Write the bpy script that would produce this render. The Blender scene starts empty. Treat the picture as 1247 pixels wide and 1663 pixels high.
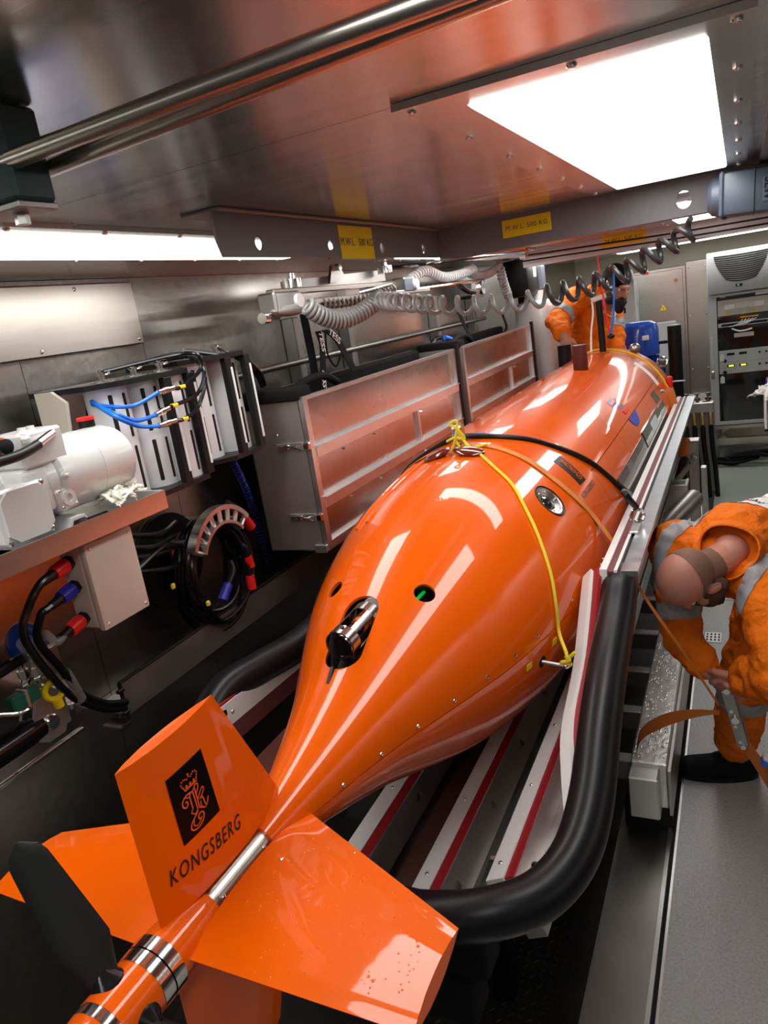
import bpy, bmesh, math, random
from mathutils import Vector, Matrix, noise
random.seed(7)
S = bpy.context.scene
COL = S.collection
V = Vector
PI = math.pi

# ------------------------------------------------------------------ camera
FPX = 1191.0866
CAMZ = 2.0
RM = [[0.8965147225324684, 0.4167667841427183, -0.1502225013700283],
      [-0.02172490170340185, -0.2973247330318305, -0.9545292199684242],
      [-0.4424809384917149, 0.8590130678650283, -0.25750178311732835]]
cam_d = bpy.data.cameras.new('camera')
cam = bpy.data.objects.new('camera', cam_d)
COL.objects.link(cam)
ROW0, ROW1, ROW2 = V(RM[0]), V(RM[1]), V(RM[2])
cam.matrix_world = Matrix(((ROW0.x, -ROW1.x, -ROW2.x, 0), (ROW0.y, -ROW1.y, -ROW2.y, 0), (ROW0.z, -ROW1.z, -ROW2.z, CAMZ), (0, 0, 0, 1)))
cam_d.sensor_fit = 'VERTICAL'
cam_d.sensor_height = 24.0
cam_d.sensor_width = 24.0 * 1247 / 1663
cam_d.lens = FPX / 1663 * 24.0
cam_d.clip_start = 0.02
cam_d.clip_end = 60
S.camera = cam

# ------------------------------------------------------------------ world, exposure
w = bpy.data.worlds.new('world'); S.world = w
w.use_nodes = True
w.node_tree.nodes['Background'].inputs[0].default_value = (0.9, 0.95, 1.0, 1)
w.node_tree.nodes['Background'].inputs[1].default_value = 0.02
S.view_settings.view_transform = 'Standard'
S.view_settings.look = 'None'
S.view_settings.gamma = 1.0
S.view_settings.use_curve_mapping = False
S.view_settings.exposure = -0.15
try:
    S.cycles.max_bounces = 8; S.cycles.diffuse_bounces = 3; S.cycles.glossy_bounces = 4; S.cycles.transmission_bounces = 4; S.cycles.transparent_max_bounces = 6
    S.cycles.sample_clamp_indirect = 6.0; S.cycles.use_adaptive_sampling = True; S.cycles.adaptive_threshold = 0.025
except Exception:
    pass
LAMP_POWER = 10.0          # radiance of the ceiling luminaires

# ------------------------------------------------------------------ measuring helpers (sight line -> place in the room)
def ray(u, v):
    a = V((u - 623.5, v - 831.5, FPX))
    return (ROW0 * a.x + ROW1 * a.y + ROW2 * a.z).normalized()
def AX(u, v, x):
    d = ray(u, v); t = x / d.x; return V((x, d.y * t, CAMZ + d.z * t))
def AY(u, v, y):
    d = ray(u, v); t = y / d.y; return V((d.x * t, y, CAMZ + d.z * t))
def AZ(u, v, z):
    d = ray(u, v); t = (z - CAMZ) / d.z; return V((d.x * t, d.y * t, z))

# ------------------------------------------------------------------ materials
def mat(name, col, rough=0.5, metal=0.0, coat=0.0, bump=None, var=0.0, vscale=8.0, spec=0.5, emit=None, estr=0.0, alpha=None, trans=0.0, stretch=None):
    m = bpy.data.materials.new(name); m.use_nodes = True
    nt = m.node_tree; b = nt.nodes['Principled BSDF']
    b.inputs['Base Color'].default_value = (*col, 1)
    b.inputs['Roughness'].default_value = rough
    b.inputs['Metallic'].default_value = metal
    b.inputs['Coat Weight'].default_value = coat
    b.inputs['Coat Roughness'].default_value = 0.04
    b.inputs['Specular IOR Level'].default_value = spec
    if trans: b.inputs['Transmission Weight'].default_value = trans
    if alpha is not None: b.inputs['Alpha'].default_value = alpha
    if emit:
        b.inputs['Emission Color'].default_value = (*emit, 1); b.inputs['Emission Strength'].default_value = estr
    tc = nt.nodes.new('ShaderNodeTexCoord')
    src = tc.outputs['Object']
    if stretch:
        mp = nt.nodes.new('ShaderNodeMapping'); mp.inputs['Scale'].default_value = stretch
        nt.links.new(src, mp.inputs[0]); src = mp.outputs[0]
    if var:
        n = nt.nodes.new('ShaderNodeTexNoise'); n.inputs['Scale'].default_value = vscale; n.inputs['Detail'].default_value = 5
        nt.links.new(src, n.inputs['Vector'])
        mr = nt.nodes.new('ShaderNodeMapRange'); mr.inputs[3].default_value = 1 - var; mr.inputs[4].default_value = 1 + var
        nt.links.new(n.outputs[0], mr.inputs[0])
        vm = nt.nodes.new('ShaderNodeVectorMath'); vm.operation = 'SCALE'
        vm.inputs[0].default_value = col
        nt.links.new(mr.outputs[0], vm.inputs['Scale']); nt.links.new(vm.outputs[0], b.inputs['Base Color'])
        mr2 = nt.nodes.new('ShaderNodeMapRange'); mr2.inputs[3].default_value = max(0.02, rough * (1 - var)); mr2.inputs[4].default_value = min(1, rough * (1 + var))
        nt.links.new(n.outputs[0], mr2.inputs[0]); nt.links.new(mr2.outputs[0], b.inputs['Roughness'])
    if bump:
        sc, st, ds = bump
        n = nt.nodes.new('ShaderNodeTexNoise'); n.inputs['Scale'].default_value = sc; n.inputs['Detail'].default_value = 4
        nt.links.new(src, n.inputs['Vector'])
        bp = nt.nodes.new('ShaderNodeBump'); bp.inputs['Strength'].default_value = st; bp.inputs['Distance'].default_value = ds
        nt.links.new(n.outputs[0], bp.inputs['Height']); nt.links.new(bp.outputs[0], b.inputs['Normal'])
    return m

M = {}
M['steel'] = mat('brushed_steel', (.52, .50, .47), .24, 1, var=.18, vscale=3, bump=(60, .05, .002), stretch=(1, 14, 14))
M['steel_ceil'] = mat('brushed_steel_ceiling', (.66, .64, .61), .2, 1, var=.25, vscale=2.5, bump=(30, .05, .002), stretch=(1, 14, 14))
M['steel_frame'] = mat('light_frame_steel', (.70, .67, .64), .26, 1, var=.15, vscale=6)
_nt = M['steel_ceil'].node_tree; _b = _nt.nodes['Principled BSDF']; _b.inputs['Anisotropic'].default_value = .75
_tg = _nt.nodes.new('ShaderNodeTangent'); _tg.direction_type = 'UV_MAP'; _tg.uv_map = 'brush'; _nt.links.new(_tg.outputs[0], _b.inputs['Tangent'])
M['steel_dull'] = mat('dull_steel', (.42, .41, .39), .38, 1, var=.15, vscale=6)
M['steel_lit'] = mat('sheet_steel', (.62, .58, .52), .3, 1, var=.12, vscale=5, stretch=(1, 1, 10))
M['chrome'] = mat('polished_steel', (.78, .77, .75), .12, 1)
M['alu'] = mat('aluminium', (.74, .74, .73), .36, 1, var=.12, vscale=10)
M['alu_mesh'] = mat('aluminium_sheet', (.52, .50, .485), .27, 1, var=.10, vscale=3)
M['galv'] = mat('galvanised_steel', (.60, .64, .68), .3, 1, var=.2, vscale=25)
M['cast'] = mat('bare_cast_aluminium', (.55, .54, .52), .45, .9, var=.15, vscale=20)
M['orange'] = mat('orange_gloss_paint', (.80, .108, .0), .3, 0, coat=.9, spec=.1)
M['orange_fin'] = mat('orange_fin_paint', (.80, .112, .0), .35, 0, coat=.7, spec=.1)
M['black'] = mat('black_plastic', (.008, .008, .008), .4, spec=.25)
M['rubber'] = mat('black_rubber', (.008, .008, .009), .34, spec=.25, bump=(120, .05, .001), var=.2, vscale=12)
M['gloss_black'] = mat('black_cable_sheath', (.006, .006, .007), .2, spec=.4)
M['matt_black'] = mat('black_foam', (.010, .010, .010), .85, spec=.1, bump=(200, .5, .003))
M['blade'] = mat('black_composite', (.012, .013, .012), .5, spec=.3, bump=(300, .1, .001))
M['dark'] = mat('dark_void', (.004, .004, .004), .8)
M['white_pe'] = mat('white_polyethylene', (.78, .78, .76), .38, var=.05, vscale=20)
M['red_pe'] = mat('red_polyethylene', (.30, .012, .018), .4)
M['maroon'] = mat('maroon_strip', (.16, .03, .035), .5)
M['white_paint'] = mat('white_paint', (.62, .62, .61), .25, coat=.4)
M['white_tube'] = mat('white_tube', (.70, .72, .74), .4)
M['grey_box'] = mat('grey_polycarbonate', (.62, .57, .48), .45)
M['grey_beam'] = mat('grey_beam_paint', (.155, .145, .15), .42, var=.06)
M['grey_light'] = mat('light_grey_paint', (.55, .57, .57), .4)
M['rack_grey'] = mat('rack_grey_paint', (.50, .53, .52), .42)
M['yellow'] = mat('yellow_label', (.80, .56, .0), .45)
M['yellow_rope'] = mat('yellow_rope', (.80, .62, .03), .7, bump=(400, .4, .001))
M['yellow_dull'] = mat('yellow_paint', (.78, .60, .0), .35)
M['blue_paint'] = mat('blue_paint', (.008, .055, .33), .22, coat=.5)
M['blue_cable'] = mat('blue_cable', (.01, .16, .68), .35)
M['blue_cap'] = mat('blue_plastic', (.015, .02, .33), .4)
M['blue_decal'] = mat('blue_decal', (.03, .07, .50), .3)
M['red_cap'] = mat('red_plastic', (.72, .015, .010), .35)
M['green'] = mat('green_plastic', (.005, .10, .065), .4)
M['green_glow'] = mat('green_lamp_tube', (.0, .5, .08), .25, emit=(.0, .9, .12), estr=.22)
M['teal'] = mat('dark_green_clamp', (.004, .030, .028), .5)
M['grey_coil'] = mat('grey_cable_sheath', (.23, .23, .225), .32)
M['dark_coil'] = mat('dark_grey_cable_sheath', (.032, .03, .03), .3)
M['motor_grey'] = mat('slate_motor_paint', (.075, .095, .125), .4)
M['strap'] = mat('orange_webbing', (.62, .20, .03), .75, bump=(500, .4, .001))
M['strap_dk'] = mat('orange_strap_webbing', (.55, .15, .02), .7, bump=(500, .4, .001))
M['fabric'] = mat('orange_workwear', (.80, .165, .004), .75, bump=(26, .9, .02), var=.08, vscale=6, spec=.2)
M['reflect'] = mat('silver_reflective_tape', (.30, .30, .31), .5)
M['skin'] = mat('skin', (.56, .24, .17), .5, var=.12, vscale=14)
M['skin2'] = mat('skin_tan', (.42, .20, .13), .5, var=.08, vscale=14)
M['hair'] = mat('brown_hair', (.10, .055, .03), .75, bump=(160, .8, .004))
M['stubble'] = mat('cropped_hair', (.20, .105, .065), .8, bump=(200, .5, .002))
M['hair_dk'] = mat('dark_hair', (.012, .010, .009), .7, bump=(160, .8, .004))
M['cloth_blk'] = mat('black_cloth', (.009, .009, .010), .8, spec=.15)
M['cloth_wht'] = mat('white_cloth', (.80, .79, .76), .8)
M['rag'] = mat('cream_rag', (.80, .77, .66), .85)
M['print'] = mat('white_print', (.78, .76, .74), .6)
M['ink_red'] = mat('red_ink', (.55, .05, .05), .6)
M['ink_dk'] = mat('dark_ink', (.03, .03, .06), .6)
M['lidbrown'] = mat('brown_hatch_gloss', (.13, .02, .008), .1, coat=1)
M['maroon_dk'] = mat('dark_brown_urethane', (.085, .014, .008), .45, spec=.2)
M['tray'] = mat('tray_steel', (.40, .37, .35), .5, 1, var=.15, vscale=8)
M['cage'] = mat('machined_steel', (.52, .51, .50), .2, 1)
M['crest_black'] = mat('black_film', (.003, .003, .003), .3, spec=.08)
M['sonar'] = mat('grey_brown_sonar_panel', (.07, .045, .04), .18, coat=.6)
M['glass_dk'] = mat('dark_glass', (.01, .012, .014), .06, coat=1)
M['brass'] = mat('brass', (.75, .55, .22), .3, 1)
M['led_y'] = mat('yellow_display', (.3, .3, .0), .4, emit=(.75, .9, .05), estr=1.5)
M['led_g'] = mat('green_display', (.0, .2, .0), .4, emit=(.1, .7, .1), estr=.6)
M['clear'] = mat('clear_sleeve', (.5, .5, .5), .2, alpha=.28)
M['lamp'] = mat('luminaire_diffuser', (.9, .9, .9), .5, emit=(1, .985, .96), estr=LAMP_POWER)
M['lamp_fill'] = M['lamp']

def deck_mat():
    m = mat('grey_nonslip_deck', (.40, .405, .40), .22, bump=(85, .8, .006), var=.35, vscale=120)
    return m
M['deck'] = deck_mat()
M['deck_green'] = mat('grey_green_deck', (.28, .32, .29), .4, bump=(90, .4, .003), var=.15, vscale=60)
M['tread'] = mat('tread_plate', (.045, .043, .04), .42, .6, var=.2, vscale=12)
M['wet_alu'] = mat('wet_aluminium', (.72, .71, .69), .3, .75, bump=(45, .6, .004), var=.2, vscale=15)
M['wall_cream'] = mat('cream_wall_panel', (.80, .76, .60), .5)

# ------------------------------------------------------------------ mesh helpers
class G:
    def __init__(s): s.v = []; s.f = []
    def add(s, vs, fs):
        o = len(s.v); s.v += [tuple(p) for p in vs]; s.f += [tuple(i + o for i in f) for f in fs]; return s
    def box(s, c, d, rot=None):
        c = V(c); h = V(d) / 2
        vs = []
        for k in range(8):
            p = V(((1 if k & 1 else -1) * h.x, (1 if k & 2 else -1) * h.y, (1 if k & 4 else -1) * h.z))
            if rot: p = rot @ p
            vs.append(c + p)
        return s.add(vs, [(0, 2, 3, 1), (4, 5, 7, 6), (0, 1, 5, 4), (2, 6, 7, 3), (0, 4, 6, 2), (1, 3, 7, 5)])
    def bb(s, a, b):
        a = V(a); b = V(b); return s.box((a + b) / 2, [abs(b[i] - a[i]) for i in range(3)])
    def cbox(s, c, d, ch=.004, rot=None, seg=1):
        bm = bmesh.new(); bmesh.ops.create_cube(bm, size=1)
        for q in bm.verts: q.co = V((q.co.x * d[0], q.co.y * d[1], q.co.z * d[2]))
        bmesh.ops.bevel(bm, geom=bm.edges[:], offset=min(ch, min(d) * .45), segments=seg, affect='EDGES', profile=.5)
        bm.verts.index_update()
        vs = [V(c) + ((rot @ q.co) if rot else q.co) for q in bm.verts]
        fs = [[q.index for q in f.verts] for f in bm.faces]; bm.free()
        return s.add(vs, fs)
    def cyl(s, p0, p1, ra, rb=None, n=20, caps=True):
        p0 = V(p0); p1 = V(p1); rb = ra if rb is None else rb
        ax = (p1 - p0).normalized(); t = ax.orthogonal().normalized(); b = ax.cross(t)
        vs = []
        for p, r in ((p0, ra), (p1, rb)):
            for k in range(n):
                a = 2 * PI * k / n; vs.append(p + (t * math.cos(a) + b * math.sin(a)) * r)
        fs = [(k, (k + 1) % n, n + (k + 1) % n, n + k) for k in range(n)]
        if caps: fs += [tuple(range(n - 1, -1, -1)), tuple(range(n, 2 * n))]
        return s.add(vs, fs)
    def lathe(s, p0, p1, prof, n=24, caps=True, a0=0, a1=2 * PI):
        # prof: (distance along axis from p0, radius)
        p0 = V(p0); p1 = V(p1); ax = (p1 - p0).normalized(); t = ax.orthogonal().normalized(); b = ax.cross(t)
        full = abs(a1 - a0 - 2 * PI) < 1e-6; m = n if full else n + 1
        vs = []
        for d, r in prof:
            for k in range(m):
                a = a0 + (a1 - a0) * k / n; vs.append(p0 + ax * d + (t * math.cos(a) + b * math.sin(a)) * max(r, 1e-5))
        fs = []
        for i in range(len(prof) - 1):
            for k in range(n):
                k2 = (k + 1) % m
                fs.append((i * m + k, i * m + k2, (i + 1) * m + k2, (i + 1) * m + k))
        if caps and full:
            fs += [tuple(range(m - 1, -1, -1)), tuple(range((len(prof) - 1) * m, len(prof) * m))]
        return s.add(vs, fs)
    def tube(s, pts, r, n=10, closed=False, radii=None):
        pts = [V(p) for p in pts]; N = len(pts)
        tg = []
        for i in range(N):
            if closed: d = pts[(i + 1) % N] - pts[i - 1]
            else: d = pts[min(i + 1, N - 1)] - pts[max(i - 1, 0)]
            tg.append(d.normalized() if d.length > 1e-9 else V((0, 0, 1)))
        nrm = tg[0].orthogonal().normalized()
        vs = []
        for i in range(N):
            nrm = (nrm - tg[i] * nrm.dot(tg[i])); nrm = nrm.normalized() if nrm.length > 1e-6 else tg[i].orthogonal().normalized()
            b = tg[i].cross(nrm); rr = radii[i] if radii else r
            for k in range(n):
                a = 2 * PI * k / n; vs.append(pts[i] + (nrm * math.cos(a) + b * math.sin(a)) * rr)
        fs = []
        for i in range(N if closed else N - 1):
            j = (i + 1) % N
            for k in range(n):
                fs.append((i * n + k, i * n + (k + 1) % n, j * n + (k + 1) % n, j * n + k))
        if not closed: fs += [tuple(range(n - 1, -1, -1)), tuple(range((N - 1) * n, N * n))]
        return s.add(vs, fs)
    def prism(s, poly, ext):
        poly = [V(p) for p in poly]; ext = V(ext); n = len(poly)
        vs = poly + [p + ext for p in poly]
        fs = [tuple(range(n - 1, -1, -1)), tuple(range(n, 2 * n))] + [(k, (k + 1) % n, n + (k + 1) % n, n + k) for k in range(n)]
        return s.add(vs, fs)
    def ell(s, c, rad, rot=None, nu=16, nv=10):
        c = V(c); vs = []
        for i in range(nv + 1):
            a = PI * i / nv
            for k in range(nu):
                b = 2 * PI * k / nu
                p = V((rad[0] * math.sin(a) * math.cos(b), rad[1] * math.sin(a) * math.sin(b), rad[2] * math.cos(a)))
                vs.append(c + ((rot @ p) if rot else p))
        fs = []
        for i in range(nv):
            for k in range(nu):
                q = (i * nu + k, (i + 1) * nu + k, (i + 1) * nu + (k + 1) % nu, i * nu + (k + 1) % nu)
                fs.append(q)
        return s.add(vs, fs)
    def torus(s, c, ax, R, r, n=24, m=8):
        ax = V(ax).normalized(); t = ax.orthogonal().normalized(); b = ax.cross(t); c = V(c)
        return s.tube([c + (t * math.cos(2 * PI * k / n) + b * math.sin(2 * PI * k / n)) * R for k in range(n)], r, m, closed=True)
    def ribbon(s, pts, side, th):
        # pts centre line, side: list of half width vectors, th: thickness vectors
        N = len(pts); vs = []
        for i in range(N):
            p = V(pts[i]); h = V(side[i]); t = V(th[i])
            vs += [p - h, p + h, p + h + t, p - h + t]
        fs = []
        for i in range(N - 1):
            for k in range(4):
                fs.append((i * 4 + k, i * 4 + (k + 1) % 4, (i + 1) * 4 + (k + 1) % 4, (i + 1) * 4 + k))
        fs += [(3, 2, 1, 0), ((N - 1) * 4, (N - 1) * 4 + 1, (N - 1) * 4 + 2, (N - 1) * 4 + 3)]
        return s.add(vs, fs)
    def cap(s, a, b, ra, rb, n=14):
        # tapered capsule
        a = V(a); b = V(b); L = (b - a).length
        pr = []
        for i in range(6): q = PI / 2 * (i / 5); pr.append((-ra * math.cos(q), ra * math.sin(q)))
        for i in range(6): q = PI / 2 * (i / 5); pr.append((L + rb * math.sin(q), rb * math.cos(q)))
        return s.lathe(a, b, pr, n)

def smooth_path(pts, n=8, closed=False):
    pts = [V(p) for p in pts]; out = []; N = len(pts)
    rng = N if closed else N - 1
    for i in range(rng):
        if closed: p = [pts[(i + k - 1) % N] for k in range(4)]
        else: p = [pts[max(0, min(N - 1, i + k - 1))] for k in range(4)]
        for j in range(n):
            t = j / n; t2 = t * t; t3 = t2 * t
            out.append(.5 * ((2 * p[1]) + (p[2] - p[0]) * t + (2 * p[0] - 5 * p[1] + 4 * p[2] - p[3]) * t2 + (-p[0] + 3 * p[1] - 3 * p[2] + p[3]) * t3))
    if not closed: out.append(pts[-1])
    return out

def helix(path, R, turns, per=14, ph=0.0, up=None):
    # coil around a path
    P = smooth_path(path, 12); L = [0]
    for i in range(1, len(P)): L.append(L[-1] + (P[i] - P[i - 1]).length)
    out = []; N = int(turns * per); nrm = None
    for k in range(N + 1):
        d = L[-1] * k / N; i = 0
        while i < len(P) - 2 and L[i + 1] < d: i += 1
        t = (d - L[i]) / max(1e-9, L[i + 1] - L[i]); c = P[i].lerp(P[i + 1], t)
        tg = (P[i + 1] - P[i]).normalized()
        nrm = V((0, 0, 1)) - tg * tg.z
        if nrm.length < .2: nrm = V((1, 0, 0)) - tg * tg.x
        nrm.normalize(); b = tg.cross(nrm)
        rr = R(k / N) if callable(R) else R
        a = 2 * PI * turns * k / N + ph
        out.append(c + (nrm * math.cos(a) + b * math.sin(a)) * rr)
    return out

def finish(me, m, smooth=True, ang=35):
    me.materials.append(m if not isinstance(m, str) else M[m])
    bm = bmesh.new(); bm.from_mesh(me)
    bmesh.ops.recalc_face_normals(bm, faces=bm.faces[:])
    bm.to_mesh(me); bm.free()
    if smooth:
        for p in me.polygons: p.use_smooth = True
        me.set_sharp_from_angle(angle=math.radians(ang))
    me.update()

def place(o, parent):
    COL.objects.link(o)
    if parent is not None:
        o.parent = parent
        inv = Matrix.Identity(4); q = parent
        chain = []
        while q is not None: chain.append(q); q = q.parent
        mw = Matrix.Identity(4)
        for q in reversed(chain): mw = mw @ q.matrix_parent_inverse @ q.matrix_basis
        o.matrix_parent_inverse = mw.inverted()

def mk(name, g, m, parent=None, label=None, smooth=True, ang=35, kind=None):
    me = bpy.data.meshes.new(name)
    me.from_pydata(g.v, [], g.f)
    finish(me, m, smooth, ang)
    o = bpy.data.objects.new(name, me); place(o, parent)
    if label: o['label'] = label
    if kind: o['kind'] = kind
    return o
def tag(o, label, cat, group=None):
    o['label'] = label; o['category'] = cat
    if group: o['group'] = group
    return o
def thing(name, label, cat, loc, group=None):
    o = bpy.data.objects.new(name, None); o.location = V(loc); o.empty_display_size = .05
    COL.objects.link(o); tag(o, label, cat, group); return o
def struct(name, g, m, smooth=False, label=None):
    o = mk(name, g, m, None, label, smooth); o['kind'] = 'structure'; return o
def copy_part(src, parent, loc=None, rot=None):
    o = src.copy(); COL.objects.link(o); o.parent = parent; o.matrix_parent_inverse = src.matrix_parent_inverse.copy()
    return o
def pieces(name, mesh_src, parent, locs):
    # alike pieces sharing one mesh: the mesh is modelled around the origin
    out = []
    for L in locs:
        o = bpy.data.objects.new(name, mesh_src)
        if isinstance(L, Matrix): o.matrix_basis = L
        else: o.location = V(L)
        place(o, parent); out.append(o)
    return out
def mesh_of(g, m, smooth=True, ang=35, name='piece'):
    me = bpy.data.meshes.new(name); me.from_pydata(g.v, [], g.f); finish(me, m, smooth, ang); return me
def frame_to(zdir, at, xdir=None):
    z = V(zdir).normalized(); x = V(xdir) if xdir else z.orthogonal(); x = (x - z * x.dot(z)).normalized(); y = z.cross(x)
    return Matrix(((x.x, y.x, z.x, at[0]), (x.y, y.y, z.y, at[1]), (x.z, y.z, z.z, at[2]), (0, 0, 0, 1)))

_screw = G(); _screw.lathe((0, 0, 0), (0, 0, 1), [(-.002, .001), (-.002, 1), (.25, 1), (.55, .75), (.6, .45), (.3, .4)], 10)
for i, p in enumerate(_screw.v): _screw.v[i] = (p[0] * .006, p[1] * .006, p[2] * .006)
SCREW = mesh_of(_screw, 'chrome', name='screw')
def screws(parent, spots, zdir, scale=1.0, name='screw'):
    for p in spots:
        zd = zdir(p) if callable(zdir) else zdir
        o = bpy.data.objects.new(name, SCREW); o.matrix_basis = frame_to(zd, p) @ Matrix.Scale(scale, 4); place(o, parent)

def text2d(txt, size, bold=0.0, shear=0.0, space=1.0):
    cu = bpy.data.curves.new('lettering', 'FONT'); cu.body = txt; cu.size = size; cu.offset = bold; cu.shear = shear
    cu.space_character = space; cu.resolution_u = 3; cu.align_x = 'CENTER'; cu.align_y = 'CENTER'
    o = bpy.data.objects.new('lettering', cu); COL.objects.link(o)
    dg = bpy.context.evaluated_depsgraph_get(); dg.update()
    me = bpy.data.meshes.new_from_object(o.evaluated_get(dg))
    vs = [(p.co.x, p.co.y) for p in me.vertices]; fs = [tuple(p.vertices) for p in me.polygons]
    bpy.data.objects.remove(o); bpy.data.curves.remove(cu); bpy.data.meshes.remove(me)
    return vs, fs
def lettering(name, txt, size, fn, m, parent, bold=0.0, shear=0.0, space=1.0, label=None):
    vs, fs = text2d(txt, size, bold, shear, space)
    g = G(); g.v = [tuple(fn(x, y)) for x, y in vs]; g.f = fs
    me = bpy.data.meshes.new(name); me.from_pydata(g.v, [], g.f); me.materials.append(M[m])
    o = bpy.data.objects.new(name, me); place(o, parent)
    if label: o['label'] = label
    return o
def plane_fn(c, ex, ey):
    c = V(c); ex = V(ex).normalized(); ey = V(ey).normalized()
    return lambda x, y: c + ex * x + ey * y

def holed_plate(g, o, ex, ey, en, L, H, th, holes):
    # plate from corner o, length L along ex, height H along ey, thickness th along en; holes: (s, h, rx, ry)
    o = V(o); ex = V(ex).normalized(); ey = V(ey).normalized(); en = V(en).normalized()
    holes = sorted(holes)
    P = lambda s, h, t: o + ex * s + ey * h + en * t
    if not holes:
        g.prism([P(0, 0, 0), P(L, 0, 0), P(L, H, 0), P(0, H, 0)], en * th); return g
    bd = [0] + [(holes[i][0] + holes[i + 1][0]) / 2 for i in range(len(holes) - 1)] + [L]
    for i, (s, h, rx, ry) in enumerate(holes):
        a, b = bd[i], bd[i + 1]
        angs = sorted([2 * PI * k / 20 for k in range(20)] + [math.atan2(y - h, x - s) % (2 * PI) for x in (a, b) for y in (0, H)])
        out = []; inn = []
        for q in angs:
            c, sn = math.cos(q), math.sin(q)
            t = min([(b - s) / c if c > 1e-9 else 1e9, (a - s) / c if c < -1e-9 else 1e9, (H - h) / sn if sn > 1e-9 else 1e9, (0 - h) / sn if sn < -1e-9 else 1e9])
            out.append((s + c * t, h + sn * t)); inn.append((s + c * rx, h + sn * ry))
        n = len(angs)
        vs = [P(x, y, 0) for x, y in out] + [P(x, y, 0) for x, y in inn] + [P(x, y, th) for x, y in out] + [P(x, y, th) for x, y in inn]
        fs = []
        for k in range(n):
            j = (k + 1) % n
            fs += [(k, j, n + j, n + k), (2 * n + j, 2 * n + k, 3 * n + k, 3 * n + j), (n + k, n + j, 3 * n + j, 3 * n + k), (k, 2 * n + k, 2 * n + j, j)]
        g.add(vs, fs)
    return g

# ================================================================== STRUCTURE
XL, XR, YB, YF, ZC = -1.76, 1.0, 9.3, -1.3, 2.235
K = (ZC - CAMZ) / .26
DECK_X = -.25
# floor ------------------------------------------------------------
g = G(); g.bb((DECK_X, YF, -.05), (XR, YB, 0))
fl = struct('floor', g, 'deck', label='grey speckled non slip deck floor')
g = G(); g.bb((DECK_X, 4.6, 0), (XR, YB, .004)); mk('floor_sheet', g, 'deck_green', fl)
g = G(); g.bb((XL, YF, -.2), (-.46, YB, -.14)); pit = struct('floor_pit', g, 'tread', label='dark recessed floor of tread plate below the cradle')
# tread plate lugs in the visible pocket
g = G(); k = 0
for i in range(26):
    for j in range(40):
        x = -1.2 + i * .03; y = 1.0 + j * .03
        if x > -.48 or y > 2.1: continue
        a = PI / 4 if (i + j) % 2 else -PI / 4
        c, s_ = math.cos(a), math.sin(a)
        pts = [(.013, 0, 0), (0, .004, .0), (-.013, 0, 0), (0, -.004, 0), (.006, 0, .003), (-.006, 0, .003)]
        g.add([(x + px * c - py * s_, y + px * s_ + py * c, -.14 + pz) for px, py, pz in pts], [(0, 1, 4), (1, 5, 4), (1, 2, 5), (2, 3, 5), (3, 4, 5), (3, 0, 4)])
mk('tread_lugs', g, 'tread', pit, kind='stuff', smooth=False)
# deck edge: flat channel strip, gutter lips
g = G(); g.bb((-.46, YF, -.2), (DECK_X - .035, 6.4, -.012)); kerb = struct('trim_1', g, 'steel_dull', label='flat steel channel strip along the deck edge')
g = G(); g.bb((DECK_X - .035, YF, -.2), (DECK_X - .022, 6.4, .006)); mk('gutter_lip', g, 'alu', kerb)
g = G(); g.bb((DECK_X - .022, YF, -.2), (DECK_X - .008, 6.4, -.02)); mk('gutter', g, 'dark', kerb)
g = G(); g.bb((DECK_X - .008, YF, -.2), (DECK_X, 6.4, .005)); mk('gutter_lip', g, 'alu', kerb)

p = AZ(1158, 1036, 0.0)
t = thing('floor_drain', 'small white slotted drain grate in the deck behind the bending worker', 'drain', p)
mk('grate_plate', G().cbox((p.x, p.y, .003), (.085, .12, .006), .001), 'white_pe', t)
for i in range(4):
    for j in range(3): mk('slot', G().cbox((p.x - .03 + .02 * i, p.y - .034 + .034 * j, .0058), (.009, .024, .001), .0004), 'dark', t)
# walls ------------------------------------------------------------
g = G(); g.bb((XL - .08, YF, -.2), (XL - .004, YB, ZC + .05)); wl = struct('wall_left', g, 'dark', label='brushed stainless steel side wall behind the equipment')
ys = [YF, .2, 1.42, AX(236, 575, XL).y, 3.35, 4.8, 6.3, 7.8, YB]
for a, b in zip(ys[:-1], ys[1:]):
    for z0, z1 in ((-.2, 1.02), (1.02, ZC)):
        g = G(); g.bb((XL - .004, a + .001, z0 + .001), (XL, b - .001, z1 - .001)); mk('wall_sheet', g, 'steel', wl, smooth=False)
g = G(); g.bb((XR, YF, -.05), (XR + .08, YB, ZC + .05)); wr = struct('wall_right', g, 'steel', label='stainless steel side wall beside the walkway')
g = G(); g.bb((XL - .08, YB, -.2), (XR + .08, YB + .08, ZC + .05)); wb = struct('wall_back', g, 'wall_cream', label='pale end wall behind the cabinets')
g = G(); g.bb((XL - .08, YF - .08, -.2), (XR + .08, YF, ZC + .05)); wf = struct('wall_front', g, 'steel_dull', label='stainless end wall behind the viewer')
# ceiling ----------------------------------------------------------
g = G(); g.bb((XL - .08, YF, ZC + .004), (XR + .08, YB, ZC + .06)); ce = struct('ceiling', g, 'dark', label='brushed stainless steel sheet ceiling')
ycs = [YF, 1.0 * K, 2.62 * K, 4.3, 5.9, 7.5, YB]; xcs = [XL, -1.52, .055, XR]
for a, b in zip(ycs[:-1], ycs[1:]):
    for c, d in zip(xcs[:-1], xcs[1:]):
        g = G(); g.bb((c + .0008, a + .0008, ZC), (d - .0008, b - .0008, ZC + .004)); o = mk('ceiling_sheet', g, 'steel_ceil', ce, smooth=False)
        uv = o.data.uv_layers.new(name='brush')
        for lp in o.data.loops: q = o.data.vertices[lp.vertex_index].co; uv.data[lp.index].uv = (q.y, q.x)

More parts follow.
